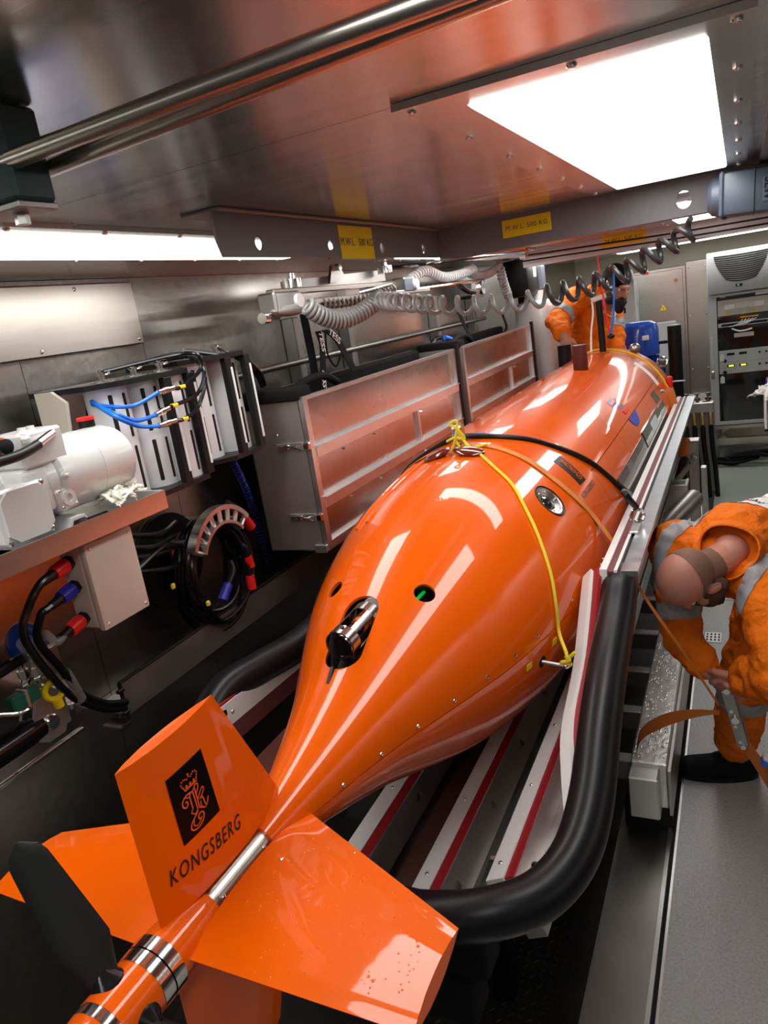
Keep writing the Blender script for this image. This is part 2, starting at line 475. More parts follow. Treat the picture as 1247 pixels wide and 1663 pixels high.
# luminaires -------------------------------------------------------
def luminaire(x0, x1, y0, y1, label, frame=(.075, .06, .045, .04), nscrew=7):
    t = thing('ceiling_light', label, 'ceiling light', ((x0 + x1) / 2, (y0 + y1) / 2, ZC), 'recessed ceiling lights')
    fl_, fb, fr, ft = frame
    X0, X1, Y0, Y1 = x0 - fl_, x1 + fr, y0 - fb, y1 + ft
    g = G(); z0, z1 = ZC - .009, ZC - .0005
    g.bb((X0, Y0, z0), (x0, Y1, z1)); g.bb((x1, Y0, z0), (X1, Y1, z1)); g.bb((x0, Y0, z0), (x1, y0, z1)); g.bb((x0, y1, z0), (x1, Y1, z1))
    mk('frame', g, 'steel_frame', t, smooth=False)
    g = G(); g.cbox(((x0 + x1) / 2, (y0 + y1) / 2, ZC - .0075), (x1 - x0 - .001, y1 - y0 - .001, .010), .003); mk('diffuser', g, 'lamp', t)
    sp = [(X0 + .018, Y0 + .02 + (Y1 - Y0 - .04) * k / (nscrew - 1), z0) for k in range(nscrew)]
    sp += [(X1 - .018, Y0 + .02 + (Y1 - Y0 - .04) * k / (nscrew - 1), z0) for k in range(nscrew)]
    sp += [((x0 + x1) / 2, Y0 + .015, z0)]
    screws(t, sp, (0, 0, -1), 1.0)
    return t
luminaire(-.322 * K, -.027 * K, 1.05 * K, 2.42 * K, 'large glowing ceiling light nearest the viewer, over the right side')
luminaire(-1.50 * K, -1.225 * K, 1.03 * K, 2.42 * K, 'glowing ceiling light along the left wall, partly behind the lifting plate', (.05, .04, .05, .04))
luminaire(-.29, -.025, -.78, .42, 'ceiling light over the right side, out of sight above the viewer')
luminaire(-1.355, -1.107, -.60, .70, 'ceiling light over the left side, out of sight above the viewer')
luminaire(-1.02, -.05, 2.47, 2.66, 'crosswise ceiling light hidden just behind the first crossbeam', (.03, .03, .03, .03), 3)
luminaire(-.29, -.025, 3.1, 4.45, 'ceiling light between the two lifting beams, right row')
luminaire(-1.355, -1.107, 3.1, 4.45, 'ceiling light between the two lifting beams, left row')
luminaire(-.29, -.025, 5.3, 6.6, 'ceiling light beyond the far lifting beam, right row')
luminaire(-1.355, -1.107, 5.3, 6.6, 'ceiling light beyond the far lifting beam, left row')
luminaire(-1.1, .75, 8.0, 8.35, 'crosswise ceiling light before the cabinets and the electronics rack', (.03, .03, .03, .03), 3)

# bolted ceiling strip beyond the light
g = G(); g.bb((.05, .6, ZC - .012), (.18, 2.33, ZC - .0005)); st = thing('ceiling_strip', 'bolted dark steel strip on the ceiling right of the light', 'panel', (.12, 1.6, ZC))
mk('plate', g, 'steel_dull', st)
screws(st, [(.105 * K, y * K, ZC - .012) for y in (1.15, 1.42, 1.66, 1.88, 2.08, 2.26)], (0, 0, -1), 1.7, 'bolt')

# near pipes under the ceiling ---------------------------------------
for k, (pa, pb, lab) in enumerate((((22, 258), (640, 24), 'upper of two bare steel pipes crossing under the ceiling'), ((52, 283), (640, 49), 'lower of two bare steel pipes crossing under the ceiling'))):
    a = AZ(*pa, 2.185); b = AZ(*pb, 2.185); d = (b - a).normalized()
    p = mk('ceiling_pipe', G().tube([a - d * .012, a, a + d * 1.6], .0085, 16), 'steel_lit'); tag(p, lab, 'pipe', 'ceiling pipes')
a = AZ(20, 262, 2.185)
t = thing('pipe_clamp', 'dark green pipe clamp block holding the pipe ends under the ceiling', 'pipe clamp', (a.x - .02, a.y, ZC))
mk('clamp_body', G().cbox((a.x - .026, a.y + .012, 2.192), (.068, .048, .084), .004), 'teal', t)
mk('clamp_plate', G().cbox((a.x - .026, a.y + .012, 2.147), (.065, .046, .006), .001), 'tray', t)
mk('bolt', G().cyl((a.x - .02, a.y + .012, 2.144), (a.x - .02, a.y + .012, 2.134), .007, n=6), 'steel_dull', t)

# lifting beams -----------------------------------------------------
def sign(parent, c, ex, ey, wdt, hgt, txt, tsize):
    c = V(c); ex = V(ex).normalized(); ey = V(ey).normalized(); en = ex.cross(ey)
    g = G(); g.prism([c - ex * wdt / 2 - ey * hgt / 2, c + ex * wdt / 2 - ey * hgt / 2, c + ex * wdt / 2 + ey * hgt / 2, c - ex * wdt / 2 + ey * hgt / 2], en * .0012)
    s = mk('label_plate', g, 'yellow', parent, smooth=False, label='yellow load label')
    lettering('lettering', txt, tsize, plane_fn(c + en * .002, ex, ey), 'ink_dk', s, bold=0.0, space=1.05)
    return s
# longitudinal plate
PX, PY0, BY, PZ = -.96 * K, 1.315 * K, 2.6 * K, CAMZ + .163 * K
t = thing('lifting_plate', 'grey hanging plate with round holes and a yellow load label, left of the light', 'lifting plate', (PX, 1.8, 2.2))
hs = []
for u, v in ((421, 394), (538, 399), (621, 403), (688, 404)):
    p = AX(u, v, PX); hs.append((p.y - PY0, p.z - PZ, .0145, .0145))
g = G(); holed_plate(g, (PX, PY0 + .012, PZ), (0, 1, 0), (0, 0, 1), (-1, 0, 0), BY - PY0 - .012, ZC - .008 - PZ, .005, [(a_ - .012, b_, c_, d_) for a_, b_, c_, d_ in hs])
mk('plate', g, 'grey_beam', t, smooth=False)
mk('plate_nose', G().prism([(PX, PY0 + .012, PZ), (PX, PY0 + .012, ZC - .008), (PX, PY0, ZC - .008), (PX, PY0, PZ + .03)], (-.005, 0, 0)), 'grey_beam', t, smooth=False)
p = AX(579, 394, PX)
sign(t, (PX + .0006, p.y, p.z), (0, 1, 0), (0, 0, 1), .187, .078, 'M.W.L.  500 KG', .026)
mk('top_flange', G().cbox((PX - .03, (PY0 + BY) / 2, ZC - .004), (.09, BY - PY0, .007), .002), 'grey_beam', t)
# transverse beams
t = thing('lifting_beam', 'grey crossbeam with yellow load label just beyond the large ceiling light', 'beam', (0, BY, 2.2))
sl = AY(1110, 322, BY)
g = G(); holed_plate(g, (PX, BY, CAMZ + .155 * K), (1, 0, 0), (0, 0, 1), (0, 1, 0), XR - PX, ZC - CAMZ - .155 * K - .001, .014, [(sl.x - PX, sl.z - CAMZ - .155 * K - .003, .020, .024)])
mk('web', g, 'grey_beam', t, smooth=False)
mk('bottom_flange', G().bb((PX, BY, CAMZ + .149 * K), (XR - .001, BY + .07, CAMZ + .155 * K)), 'grey_beam', t)
p = AY(855, 366, BY)
sign(t, (p.x, BY - .0015, p.z), (1, 0, 0), (0, 0, 1), .15, .051, 'M.W.L. 500 KG', .0195)
B2 = 4.7
t = thing('lifting_beam', 'far grey crossbeam with yellow load label above the worker at the hull', 'beam', (0, B2, 2.2))
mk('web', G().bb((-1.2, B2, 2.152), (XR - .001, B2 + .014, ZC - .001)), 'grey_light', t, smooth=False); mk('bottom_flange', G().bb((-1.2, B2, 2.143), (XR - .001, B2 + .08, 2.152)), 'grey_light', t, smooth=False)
p = AY(1013, 388, B2); sign(t, (p.x, B2 - .0015, p.z), (1, 0, 0), (0, 0, 1), .245, .062, 'M.W.L. 500 KG', .031)
for k in range(2):
    o = mk('overhead_wire', G().tube([(-1.2, B2 - .08, 2.21 - .03 * k), (-.3, B2 - .12, 2.185 - .03 * k), (.99, B2 - .15, 2.175 - .03 * k)], .005, 6), 'black'); tag(o, ['upper', 'lower'][k] + ' thin black cable along the far crossbeam', 'cable')
# steel pipe behind the first beam
a = AY(740, 420, 3.6); b = AY(850, 410, 3.6)
t = thing('overhead_pipe', 'bare steel pipe with a flanged end behind the first crossbeam', 'pipe', b)
mk('tube', G().cyl(a - (b - a), b, .021), 'chrome', t)
mk('flange', G().lathe(b - (b - a).normalized() * .015, b, [(0, .02), (0, .032), (.03, .032), (.03, .018), (.01, .016)], 24), 'chrome', t)
# drive motor hanging at the beam
t = thing('hoist_motor', 'slate grey electric motor hanging by the crossbeam at the upper right edge', 'motor', (.05, 2.26, 2.2))
a = AY(1152, 322, 2.26); b = AY(1290, 302, 2.26); ax = (b - a).normalized()
mk('end_bell', G().lathe(a, b, [(-.004, .01), (-.004, .034), (.006, .046), (.022, .05), (.026, .05), (.026, .02)], 24), 'motor_grey', t)
up = V((0, 0, 1)); up = (up - ax * up.dot(ax)).normalized(); fr = ax.cross(up); rt = Matrix((ax, fr, up)).transposed()
mk('housing', G().cbox(a + ax * .105, (.15, .12, .105), .012, rt, 2), 'motor_grey', t)
mk('end_plate', G().cbox(a + ax * .03, (.012, .125, .11), .006, rt), 'motor_grey', t)
mk('fin_band', G().cbox(a + ax * .105, (.002, .124, .109), .001, rt), 'black', t)
for sy in (-1, 1):
    o = a + ax * .036 - fr * .058 * sy * 0 + up * .045 * sy
    mk('corner_lug', G().cyl(o - fr * .066, o + fr * .0, .011, n=12), 'motor_grey', t)
en = fr if fr.y < 0 else -fr
mk('raised_badge', G().cbox(a + ax * .135 + en * .0605, (.022, .004, .06), .001, rt), 'motor_grey', t)
lettering('lettering', 'SEW', .026, plane_fn(a + ax * .135 + en * .0635, -up, ax), 'black', t, bold=.0006)

# ================================================================== THE VEHICLE
PR = [(.845, .036), (.9, .048), (1.0, .076), (1.1, .107), (1.2, .143), (1.3, .187), (1.4, .231), (1.5, .272), (1.6, .305), (1.7, .332), (1.8, .355), (1.9, .373), (2.0, .386), (2.1, .396), (2.2, .404), (2.4, .415), (2.6, .421), (2.8, .425), (3.0, .427), (4.0, .427), (4.88, .427)]
def rad(y):
    if y <= PR[0][0]: return PR[0][1]
    if y >= 4.88:
        q = min(1, (y - 4.88) / .62); return .427 * math.sqrt(max(0, 1 - q ** 2.2)) + 1e-4
    for i in range(len(PR) - 1):
        if PR[i][0] <= y <= PR[i + 1][0]:
            p0 = PR[max(0, i - 1)]; p1 = PR[i]; p2 = PR[i + 1]; p3 = PR[min(len(PR) - 1, i + 2)]
            h = p2[0] - p1[0]; t = (y - p1[0]) / h
            m1 = (p2[1] - p0[1]) / (p2[0] - p0[0]) * h; m2 = (p3[1] - p1[1]) / (p3[0] - p1[0]) * h
            return (2 * t**3 - 3 * t * t + 1) * p1[1] + (t**3 - 2 * t * t + t) * m1 + (-2 * t**3 + 3 * t * t) * p2[1] + (t**3 - t * t) * m2
def cen(y):
    s = min(max((y - .9) / 1.1, 0), 1); s = s * s * (3 - 2 * s)
    return V((-.785 - .012 * s, y, 1.14 + .012 * s))
def HP(y, deg, off=0.0):
    a = math.radians(deg); r = rad(y) + off
    return cen(y) + V((math.sin(a) * r, 0, math.cos(a) * r))
def HN(y, deg):
    a = math.radians(deg); sl = (rad(y + .01) - rad(y - .01)) / .02
    return V((math.sin(a), -sl, math.cos(a))).normalized()
def hull_hit(u, v):
    d = ray(u, v); t = .8
    while t < 8:
        p = V((0, 0, CAMZ)) + d * t
        if .845 < p.y < 5.4:
            c = cen(p.y)
            if math.hypot(p.x - c.x, p.z - c.z) < rad(p.y): return p.y, math.degrees(math.atan2(p.x - c.x, p.z - c.z))
        t += .004
    return None

auv = thing('underwater_vehicle', 'long orange torpedo shaped underwater vehicle lying in the cradle', 'underwater vehicle', (-.79, 2.9, .72))
def apply_mods(o):
    dg = bpy.context.evaluated_depsgraph_get(); dg.update()
    me = bpy.data.meshes.new_from_object(o.evaluated_get(dg))
    o.modifiers.clear(); o.data = me
def hull_panel(y0, y1, t0, t1, ny, nt, gap=.0028, th=.008, cuts=None, m='orange'):
    g = G(); y0 += gap / 2; y1 -= gap / 2
    full = (t1 - t0) >= 359.9
    vs = []
    for lay in (0, -th):
        for i in range(ny + 1):
            y = y0 + (y1 - y0) * i / ny; da = math.degrees(gap / 2 / rad(y))
            for k in range(nt + 1):
                vs.append(HP(y, t0 + da + (t1 - t0 - 2 * da) * k / nt, lay))
    N = nt + 1; O = (ny + 1) * N; fs = []
    for i in range(ny):
        for k in range(nt):
            a = i * N + k; fs.append((a, a + 1, a + N + 1, a + N)); fs.append((O + a + 1, O + a, O + a + N, O + a + N + 1))
    for k in range(nt):
        fs.append((k + 1, k, O + k, O + k + 1)); b = ny * N; fs.append((b + k, b + k + 1, O + b + k + 1, O + b + k))
    for i in range(ny):
        a = i * N; fs.append((a, a + N, O + a + N, O + a)); b = a + nt; fs.append((b + N, b, O + b, O + b + N))
    g.add(vs, fs)
    o = mk('hull_panel', g, m, auv, ang=50)
    if cuts:
        for c in cuts:
            me = bpy.data.meshes.new('cutter'); me.from_pydata(c.v, [], c.f)
            bm = bmesh.new(); bm.from_mesh(me); bmesh.ops.recalc_face_normals(bm, faces=bm.faces[:]); bm.to_mesh(me); bm.free()
            co = bpy.data.objects.new('cutter', me); COL.objects.link(co)
            md = o.modifiers.new('cut', 'BOOLEAN'); md.operation = 'DIFFERENCE'; md.object = co; md.solver = 'EXACT'
            apply_mods(o)
            bpy.data.objects.remove(co)
        for p in o.data.polygons: p.use_smooth = True
        o.data.set_sharp_from_angle(angle=math.radians(50))
    return o
def round_cut(y, deg, r, d=.05, n=28):
    c = HP(y, deg); nn = HN(y, deg); return G().cyl(c - nn * d, c + nn * d, r, n=n)
def oval_cut(y0, y1, deg, wdt):
    # stadium hole, cut straight down
    c0 = HP(y0 + wdt, deg); c1 = HP(y1 - wdt, deg); n = 14; poly = []
    nn = HN((y0 + y1) / 2, deg); tx = V((math.cos(math.radians(deg)), 0, -math.sin(math.radians(deg))))
    ty = nn.cross(tx); ty = ty if ty.y > 0 else -ty
    for k in range(n + 1): a = PI * k / n; poly.append(c1 + tx * wdt * math.cos(a) + ty * wdt * math.sin(a))
    for k in range(n + 1): a = PI + PI * k / n; poly.append(c0 + tx * wdt * math.cos(a) + ty * wdt * math.sin(a))
    return G().prism([p - nn * .06 for p in poly], nn * .14)
cuts = [round_cut(1.455, -30, .024), round_cut(1.447, 28, .0255), round_cut(2.036, 48, .052), oval_cut(1.205, 1.405, -3, .044)]
up_ = hull_panel(.845, 2.43, -90, 90, 120, 96, cuts=cuts)
hull_panel(.845, 2.43, 90, 270, 100, 72)
hull_panel(2.43, 2.98, -54, 54, 14, 60)
hull_panel(2.43, 2.98, 54, 306, 14, 90)
hull_panel(2.98, 4.88, -54, 54, 30, 60)
hull_panel(2.98, 4.88, 54, 306, 30, 90)
# inner liner and nose
prof = [(y, rad(y) - .009) for y in [.85 + i * .04 for i in range(101)]]
g = G(); N = 48; vs = []; fs = []
for i, (y, r) in enumerate(prof):
    c = cen(y); r2 = r if not (1.15 < y < 1.5 or 1.95 < y < 2.1) else r - .06
    for k in range(N): a = 2 * PI * k / N; vs.append(c + V((math.sin(a) * r2, 0, math.cos(a) * r2)))
for i in range(len(prof) - 1):
    for k in range(N): fs.append((i * N + k, i * N + (k + 1) % N, (i + 1) * N + (k + 1) % N, (i + 1) * N + k))
g.add(vs, fs); mk('inner_liner', g, 'dark', auv)
c = cen(5)
g = G(); g.lathe((c.x, 4.8814, c.z), (c.x, 6, c.z), [(0, .40)] + [(q * .62, .427 * math.sqrt(max(0, 1 - q ** 2.2)) + 1e-4) for q in [i / 24 for i in range(25)]], 72)
mk('nose_cone', g, 'orange', auv)

# screws along the side seam
for y in [1.02 + .105 * i for i in range(14)]:
    screws(auv, [HP(y, 86.5 - .9 * (.25 / rad(y)), .0)], HN(y, 86), .8)
for y in [2.0, 2.07, 2.14, 2.21, 2.28, 2.35]:
    screws(auv, [HP(y, 86.5, 0)], HN(y, 86), .6)

# ports
for y, d, r, glow in ((1.455, -30, .024, False), (1.447, 28, .0255, True)):
    c = HP(y, d); n = HN(y, d)
    p = mk('port_cup', G().lathe(c - n * .05, c, [(0, .001), (0, r + .002), (.043, r + .002)], 24, caps=False), 'black', auv)
    if glow:
        tx = V((math.cos(math.radians(d)), 0, -math.sin(math.radians(d))))
        mk('green_tube', G().cyl(c - n * .022 - tx * .010 - V((0, .03, 0)), c - n * .022 - tx * .010 + V((0, .03, 0)), .0045, n=16), 'green_glow', p)
# round steel port with a lens
c = HP(2.036, 48); n = HN(2.036, 48)
p = mk('deck_port', G().lathe(c - n * .03, c, [(0, .001), (0, .0515), (.029, .0515), (.029, .047), (.026, .046), (.019, .026), (.010, .024), (.010, .001)], 40), 'steel_frame', auv, label='round steel port')
mk('lens', G().lathe(c - n * .014, c, [(0, .0235), (.004, .0235), (.007, .015), (.008, .001)], 30), 'glass_dk', p)
tx = V((math.cos(math.radians(48)), 0, -math.sin(math.radians(48)))); ty = n.cross(tx)
mk('slot_bar', G().cbox(c - n * .005, (.004, .03, .003), .001, Matrix((tx, ty, n)).transposed()), 'chrome', p)
screws(p, [c - n * .004 + (tx * math.cos(a) + ty * math.sin(a)) * .037 for a in [2 * PI * k / 6 + .3 for k in range(6)]], n, .6)
g = G(); g.torus(c - n * .001, n, .0535, .0022, 40, 6); mk('seal_ring', g, 'black', p)

# strobe cage in the oval recess on the tail
def strobe():
    a = AX(552, 1050, -.797); b = AX(598, 1000, -.789); ax = (b - a).normalized()
    R = .036; up = V((0, 0, 1)); up = (up - ax * up.dot(ax)).normalized(); sd = ax.cross(up)
    def P(s, ang, r): return a + ax * s + (up * math.cos(ang) + sd * math.sin(ang)) * r
    root = None
    # cage: two rings and four bars of a slotted tube
    rings = []
    for s0, s1 in ((.0, .030), (.135, .165)):
        g = G(); g.lathe(a + ax * s0, b, [(0, R - .003), (0, R), (s1 - s0, R), (s1 - s0, R - .003), (0, R - .003)], 32, caps=False)
        rings.append(mk('strobe_cage', g, 'cage', auv, label='polished slotted cage of a strobe lamp') if not rings else mk('cage_ring', g, 'cage', rings[0]))
    root = rings[0]
    for k in range(4):
        q = PI / 4 + k * PI / 2; g = G(); w_ = .24
        vs = []
        for s in (.029, .136):
            for aa in (q - w_, q, q + w_):
                vs += [P(s, aa, R), P(s, aa, R - .003)]
        g.add(vs, [(0, 2, 8, 6), (2, 4, 10, 8), (1, 7, 9, 3), (3, 9, 11, 5), (0, 6, 7, 1), (4, 5, 11, 10)])
        mk('cage_bar', g, 'cage', root)
    mk('strobe_tube', G().lathe(a + ax * .03, b, [(0, .001), (0, .014), (.04, .015), (.04, .017), (.10, .017), (.12, .010), (.125, .001)], 20), 'chrome', root)
    for s in (.082, .112):
        mk('orange_band', G().lathe(a + ax * s, b, [(0, .017), (0, .0185), (.015, .0185), (.015, .017)], 20), 'orange', root)
    mk('end_disc', G().cyl(a + ax * .012, a + ax * .018, .032, n=28), 'black', root); mk('front_disc', G().cyl(a + ax * .160, a + ax * .164, .030, n=28), 'grey_light', root)
    g = G(); g.torus(a + ax * .004 - up * .002, ax, .028, .0035, 20, 6); mk('end_clip', g, 'chrome', root)
    mk('set_screw', G().cyl(P(.02, .1, R - .002), P(.02, .1, R + .002), .005, n=10), 'black', root)
    # black fin hanging aft
    f0 = P(-.004, 2.6, .0)
    g = G(); top = P(.004, 0, R + .003)
    q = V((a.x - .006, a.y - .005, a.z)); poly = [q + V((0, .004, R + .004)), q + V((0, -.008, R + .004)), q + V((0, -.030, -.030)), AX(537, 1115, a.x - .002) + V((0, -.010, .012)), AX(537, 1115, a.x - .002) + V((0, .006, .010)), q + V((0, .004, -R * .8))]
    g.prism([p - V((.004, 0, 0)) for p in poly], (.007, 0, 0)); mk('antenna_fin', g, 'black', root)
    # seal lip of the recess
    mk('recess_pan', G().ell(cen(1.29) + V((-.008, 0, .125)), (.05, .125, .02), Matrix.Rotation(math.radians(22), 3, 'X'), 24, 8), 'black', auv)
strobe()

# hatch lids and lifting eye
for d, tilt in ((-10.5, -10), (4.5, 6)):
    y = 2.115; c = HP(y, d, .008); n = HN(y, d); tx = V((math.cos(math.radians(d)), 0, -math.sin(math.radians(d)))); ty = n.cross(tx)
    rt = Matrix((tx, ty, n)).transposed() @ Matrix.Rotation(math.radians(tilt), 3, 'Y')
    mk('hatch_lid', G().ell(c, (.052, .036, .012), rt, 28, 10), 'lidbrown', auv, label='glossy brown hatch lid')
p0 = HP(2.19, -5, -.01); p1 = HP(2.19, -1, -.01)
g = G(); c = HP(2.19, -4)
g.ribbon([c + V((-.001, .0, -.02)), c + V((-.001, 0, .055)), c + V((-.001, .006, .068)), c + V((-.001, .02, .073)), c + V((-.001, .034, .068)), c + V((-.001, .04, .055)), c + V((-.001, .04, -.02))], [V((.014, 0, 0))] * 7, [V((0, -.004, 0)), V((0, -.004, 0)), V((0, -.003, .003)), V((0, 0, .004)), V((0, .003, .003)), V((0, .004, 0)), V((0, .004, 0))])
mk('lifting_eye', g, 'chrome', auv, label='upright steel lifting eye')
# shallow handrail ridges left of the hatch
for d0, d1 in ((-17, -26), (-23, -33)):
    pts = [HP(1.72 + .4 * i / 12, d1 + (d0 - d1) * i / 12, .001) for i in range(13)]
    g = G(); g.tube(pts, .006, 8); mk('hull_ridge', g, 'orange', auv)
mk('blue_disc', G().lathe(HP(2.34, -2, .0), HP(2.34, -2, .01), [(0, .03), (.003, .03), (.003, .001)], 24), 'blue_decal', auv)

# side sonar panel and window
def hull_patch(name, corners, m, off=.002, n=8, parent=auv, label=None):
    # corners in (y,deg): a-b-c-d
    g = G(); (ya, ta), (yb, tb), (yc, tc_), (yd, td) = corners; vs = []
    for lay in (off, -.004):
        for i in range(n + 1):
            s = i / n
            for k in range(n + 1):
                t = k / n
                y = (ya * (1 - s) + yb * s) * (1 - t) + (yd * (1 - s) + yc * s) * t
                d = (ta * (1 - s) + tb * s) * (1 - t) + (td * (1 - s) + tc_ * s) * t
                vs.append(HP(y, d, lay))
    N = n + 1; O = N * N; fs = []
    for i in range(n):
        for k in range(n):
            q = i * N + k; fs.append((q, q + 1, q + N + 1, q + N))
    for k in range(n):
        fs += [(k, k + 1, O + k + 1, O + k), (n * N + k, n * N + k + 1, O + n * N + k + 1, O + n * N + k), (k * N, (k + 1) * N, O + (k + 1) * N, O + k * N), (k * N + n, (k + 1) * N + n, O + (k + 1) * N + n, O + k * N + n)]
    g.add(vs, fs); return mk(name, g, m, parent, label)
hull_patch('sonar_panel', [(2.62, 67), (4.3, 67), (4.3, 92), (2.62, 92)], 'sonar', .003, 16, label='dark side sonar panel')
sw = hull_patch('sonar_window', [(3.35, 65.5), (4.02, 65.5), (4.02, 75), (3.35, 75)], 'glass_dk', .006, 10, label='dark window in the hull side')
hull_patch('painted_window_shine', [(3.62, 67.5), (3.86, 67.5), (3.86, 72.5), (3.62, 72.5)], 'grey_light', .0075, 6, parent=sw)  # pale grey patch paints a reflected shine onto the dark window
# decals
dp = hull_patch('name_plate', [(2.272, 38.2), (2.34, 38.6), (2.336, 54.4), (2.268, 54.0)], 'black', .0015, 8, label='black decal strip with orange ornament')
def hull_fn(y0, d0, ang=0.0, off=.0032):
    ca, sa = math.cos(math.radians(ang)), math.sin(math.radians(ang))
    def fn(x, y):
        X = x * ca - y * sa; Y = x * sa + y * ca
        yy = y0 + X; return HP(yy, d0 - math.degrees(Y / rad(yy)), off)
    return fn
def hull_stroke(g, fn, pts, wd, closed=False):
    P = smooth_path([V((x, y, 0)) for x, y in pts], 5, closed)
    if closed: P.append(P[0])
    vs = []; N = len(P)
    for i in range(N):
        d = P[min(N - 1, i + 1)] - P[max(0, i - 1)]; d.normalize(); n = V((-d.y, d.x, 0)) * wd / 2
        vs += [fn(P[i].x + n.x, P[i].y + n.y), fn(P[i].x - n.x, P[i].y - n.y)]
    g.add(vs, [(2 * i, 2 * i + 1, 2 * i + 3, 2 * i + 2) for i in range(N - 1)])
g = G(); fn = hull_fn(2.304, 46.4, -90)
for x, r in ((-.014, .010), (.006, .009), (.032, .011)):
    hull_stroke(g, fn, [(x + r * math.cos(q), .004 + r * 1.5 * math.sin(q)) for q in [2 * PI * k / 8 for k in range(8)]], .003, True)
    hull_stroke(g, fn, [(x - r, -.008), (x, .004), (x + r, .016)], .003)
for x in (-.041, -.033, -.025): hull_stroke(g, fn, [(x - .004, -.010), (x + .003, .0), (x - .003, .008), (x + .004, .014)], .003)
mk('ornament', g, 'orange', dp, smooth=False)
lettering('lettering', 'KONGSBERG', .027, hull_fn(2.297, 58, 0, .002), 'ink_dk', auv)
# illegible small marks: blue block pattern, a pale strip with dark dashes
g = G(); fn = hull_fn(3.38, 43.0, 0, .002)
for x, y, a_, b_ in [(-.09 + .03 * i, .032, .022, .010) for i in range(4)] + [(-.06 + .03 * i, .006, .022, .010) for i in range(3)] + [(-.02 + .03 * i, -.022, .022, .010) for i in range(3)] + [(-.10, .015, .012, .022), (-.02, -.008, .012, .02), (.04, .018, .012, .02), (-.06, -.018, .012, .02)]:
    g.add([fn(x - a_ / 2, y - b_ / 2), fn(x + a_ / 2, y - b_ / 2), fn(x + a_ / 2, y + b_ / 2), fn(x - a_ / 2, y + b_ / 2)], [(0, 1, 2, 3)])
mk('blue_marks', g, 'blue_decal', auv, smooth=False, label='small blue printed marks')
c = HP(*hull_hit(1015.5, 667)); n = HN(*hull_hit(1015.5, 667))
mk('red_lamp', G().cbox(c, (.022, .12, .010), .004, Matrix((V((n.z, 0, -n.x)), V((0, 1, 0)), n)).transposed()), 'red_cap', auv, label='small red lamp')
hull_patch('pale_strip', [(4.50, 33), (4.58, 33), (4.52, 58), (4.44, 58)], 'print', .0015, 10)
sh = [HP(*hull_hit(u, v), .0025) for u, v in ((1029.8, 663), (1031.5, 667), (1034, 673), (1036.3, 679), (1037.4, 684.5), (1036.5, 690), (1033.4, 692.5), (1029.5, 690), (1024, 685), (1018.8, 679.4), (1021.5, 679), (1025.5, 677), (1025.5, 673), (1029, 669))]
g = G(); cm = HP(*hull_hit(1031, 681), .0035); g.add([cm] + sh, [(0, i + 1, (i + 1) % len(sh) + 1) for i in range(len(sh))]); mk('shield_decal', g, 'blue_decal', auv, label='blue shield decal')
g = G(); fn = hull_fn(4.17, 61, 0, .002); q = [(-.08, .03), (.08, .03), (.08, -.03), (-.08, -.03)]; g.add([fn(*p) for p in q], [(0, 1, 2, 3)]); mk('diamond_decal', g, 'sonar', auv)
for (u, v), s in (((1, 1), 0),):
    for y, d in ((1.60, 97), (1.735, 96)):
        hull_patch('yellow_tag', [(y - .012, d - 1.6), (y + .012, d - 1.6), (y + .012, d + 1.6), (y - .012, d + 1.6)], 'yellow', .0012, 3)
# tie pin at the side
c = HP(1.667, 100.5); n = HN(1.667, 100)
p = mk('pin_socket', G().lathe(c - n * .004, c + n, [(0, .001), (0, .016), (.0055, .016), (.0055, .012), (.005, .001)], 20), 'black', auv)
e = AX(905, 1078, HP(1.68, 104, .05).x)
mk('tie_pin', G().cyl(c, c + n * .062 + V((0, .02, 0)), .005, n=12), 'steel_dull', p)
PIN_END = c + n * .062 + V((0, .02, 0))
mk('pin_ball', G().ell(PIN_END, (.008, .008, .008)), 'chrome', p)

# stern: steel shaft, covers, orange sleeve, rings, hub, blades
A0 = cen(.8)
def L(y0, prof, m, name, parent=auv, n=40, label=None):
    g = G(); g.lathe((A0.x, y0, A0.z), (A0.x, y0 + 1, A0.z), prof, n); return mk(name, g, m, parent, label)
shaft = L(.66, [(0, .0305), (.20, .0305)], 'steel_lit', 'tail_shaft', label='bare steel tail shaft')
for ang in (8, 62):
    a = math.radians(ang); g = G(); vs = []
    for y in (.705, .835):
        for k in range(5):
            q = a + (k - 2) * .13
            for r in (.0300, .0335): vs.append(V((A0.x + math.sin(q) * r, y, A0.z + math.cos(q) * r)))
    fs = []
    for k in range(4): b = k * 2; fs += [(b + 1, b + 3, b + 13, b + 11), (b, b + 2, b + 3, b + 1), (b + 10, b + 12, b + 13, b + 11)]
    fs += [(0, 1, 11, 10), (8, 9, 19, 18)]
    g.add(vs, fs); cv = mk('cover_strip', g, 'steel_lit', shaft)
    screws(cv, [(A0.x + math.sin(a) * .0335, y, A0.z + math.cos(a) * .0335) for y in (.713, .827)], (math.sin(a), 0, math.cos(a)), .55)
L(.595, [(0, .046), (.04, .044), (.075, .040), (.10, .0345), (.10, .028)], 'orange', 'tail_sleeve')
L(.573, [(0, .03), (0, .0475), (.0215, .0475), (.0215, .03)], 'chrome', 'shaft_ring')
L(.5705, [(0, .04), (.003, .04)], 'black', 'ring_gap')
L(.549, [(0, .03), (0, .0475), (.0212, .0475), (.0212, .03)], 'chrome', 'shaft_ring')
hub = L(.482, [(0, .03), (0, .0465), (.0668, .0465), (.0668, .03)], 'orange', 'propeller_hub')
L(.466, [(0, .03), (0, .0455), (.0158, .0458), (.0158, .03)], 'chrome', 'shaft_ring')
L(.38, [(0, .001), (.004, .018), (.02, .033), (.05, .042), (.0858, .045)], 'orange', 'tail_cap')
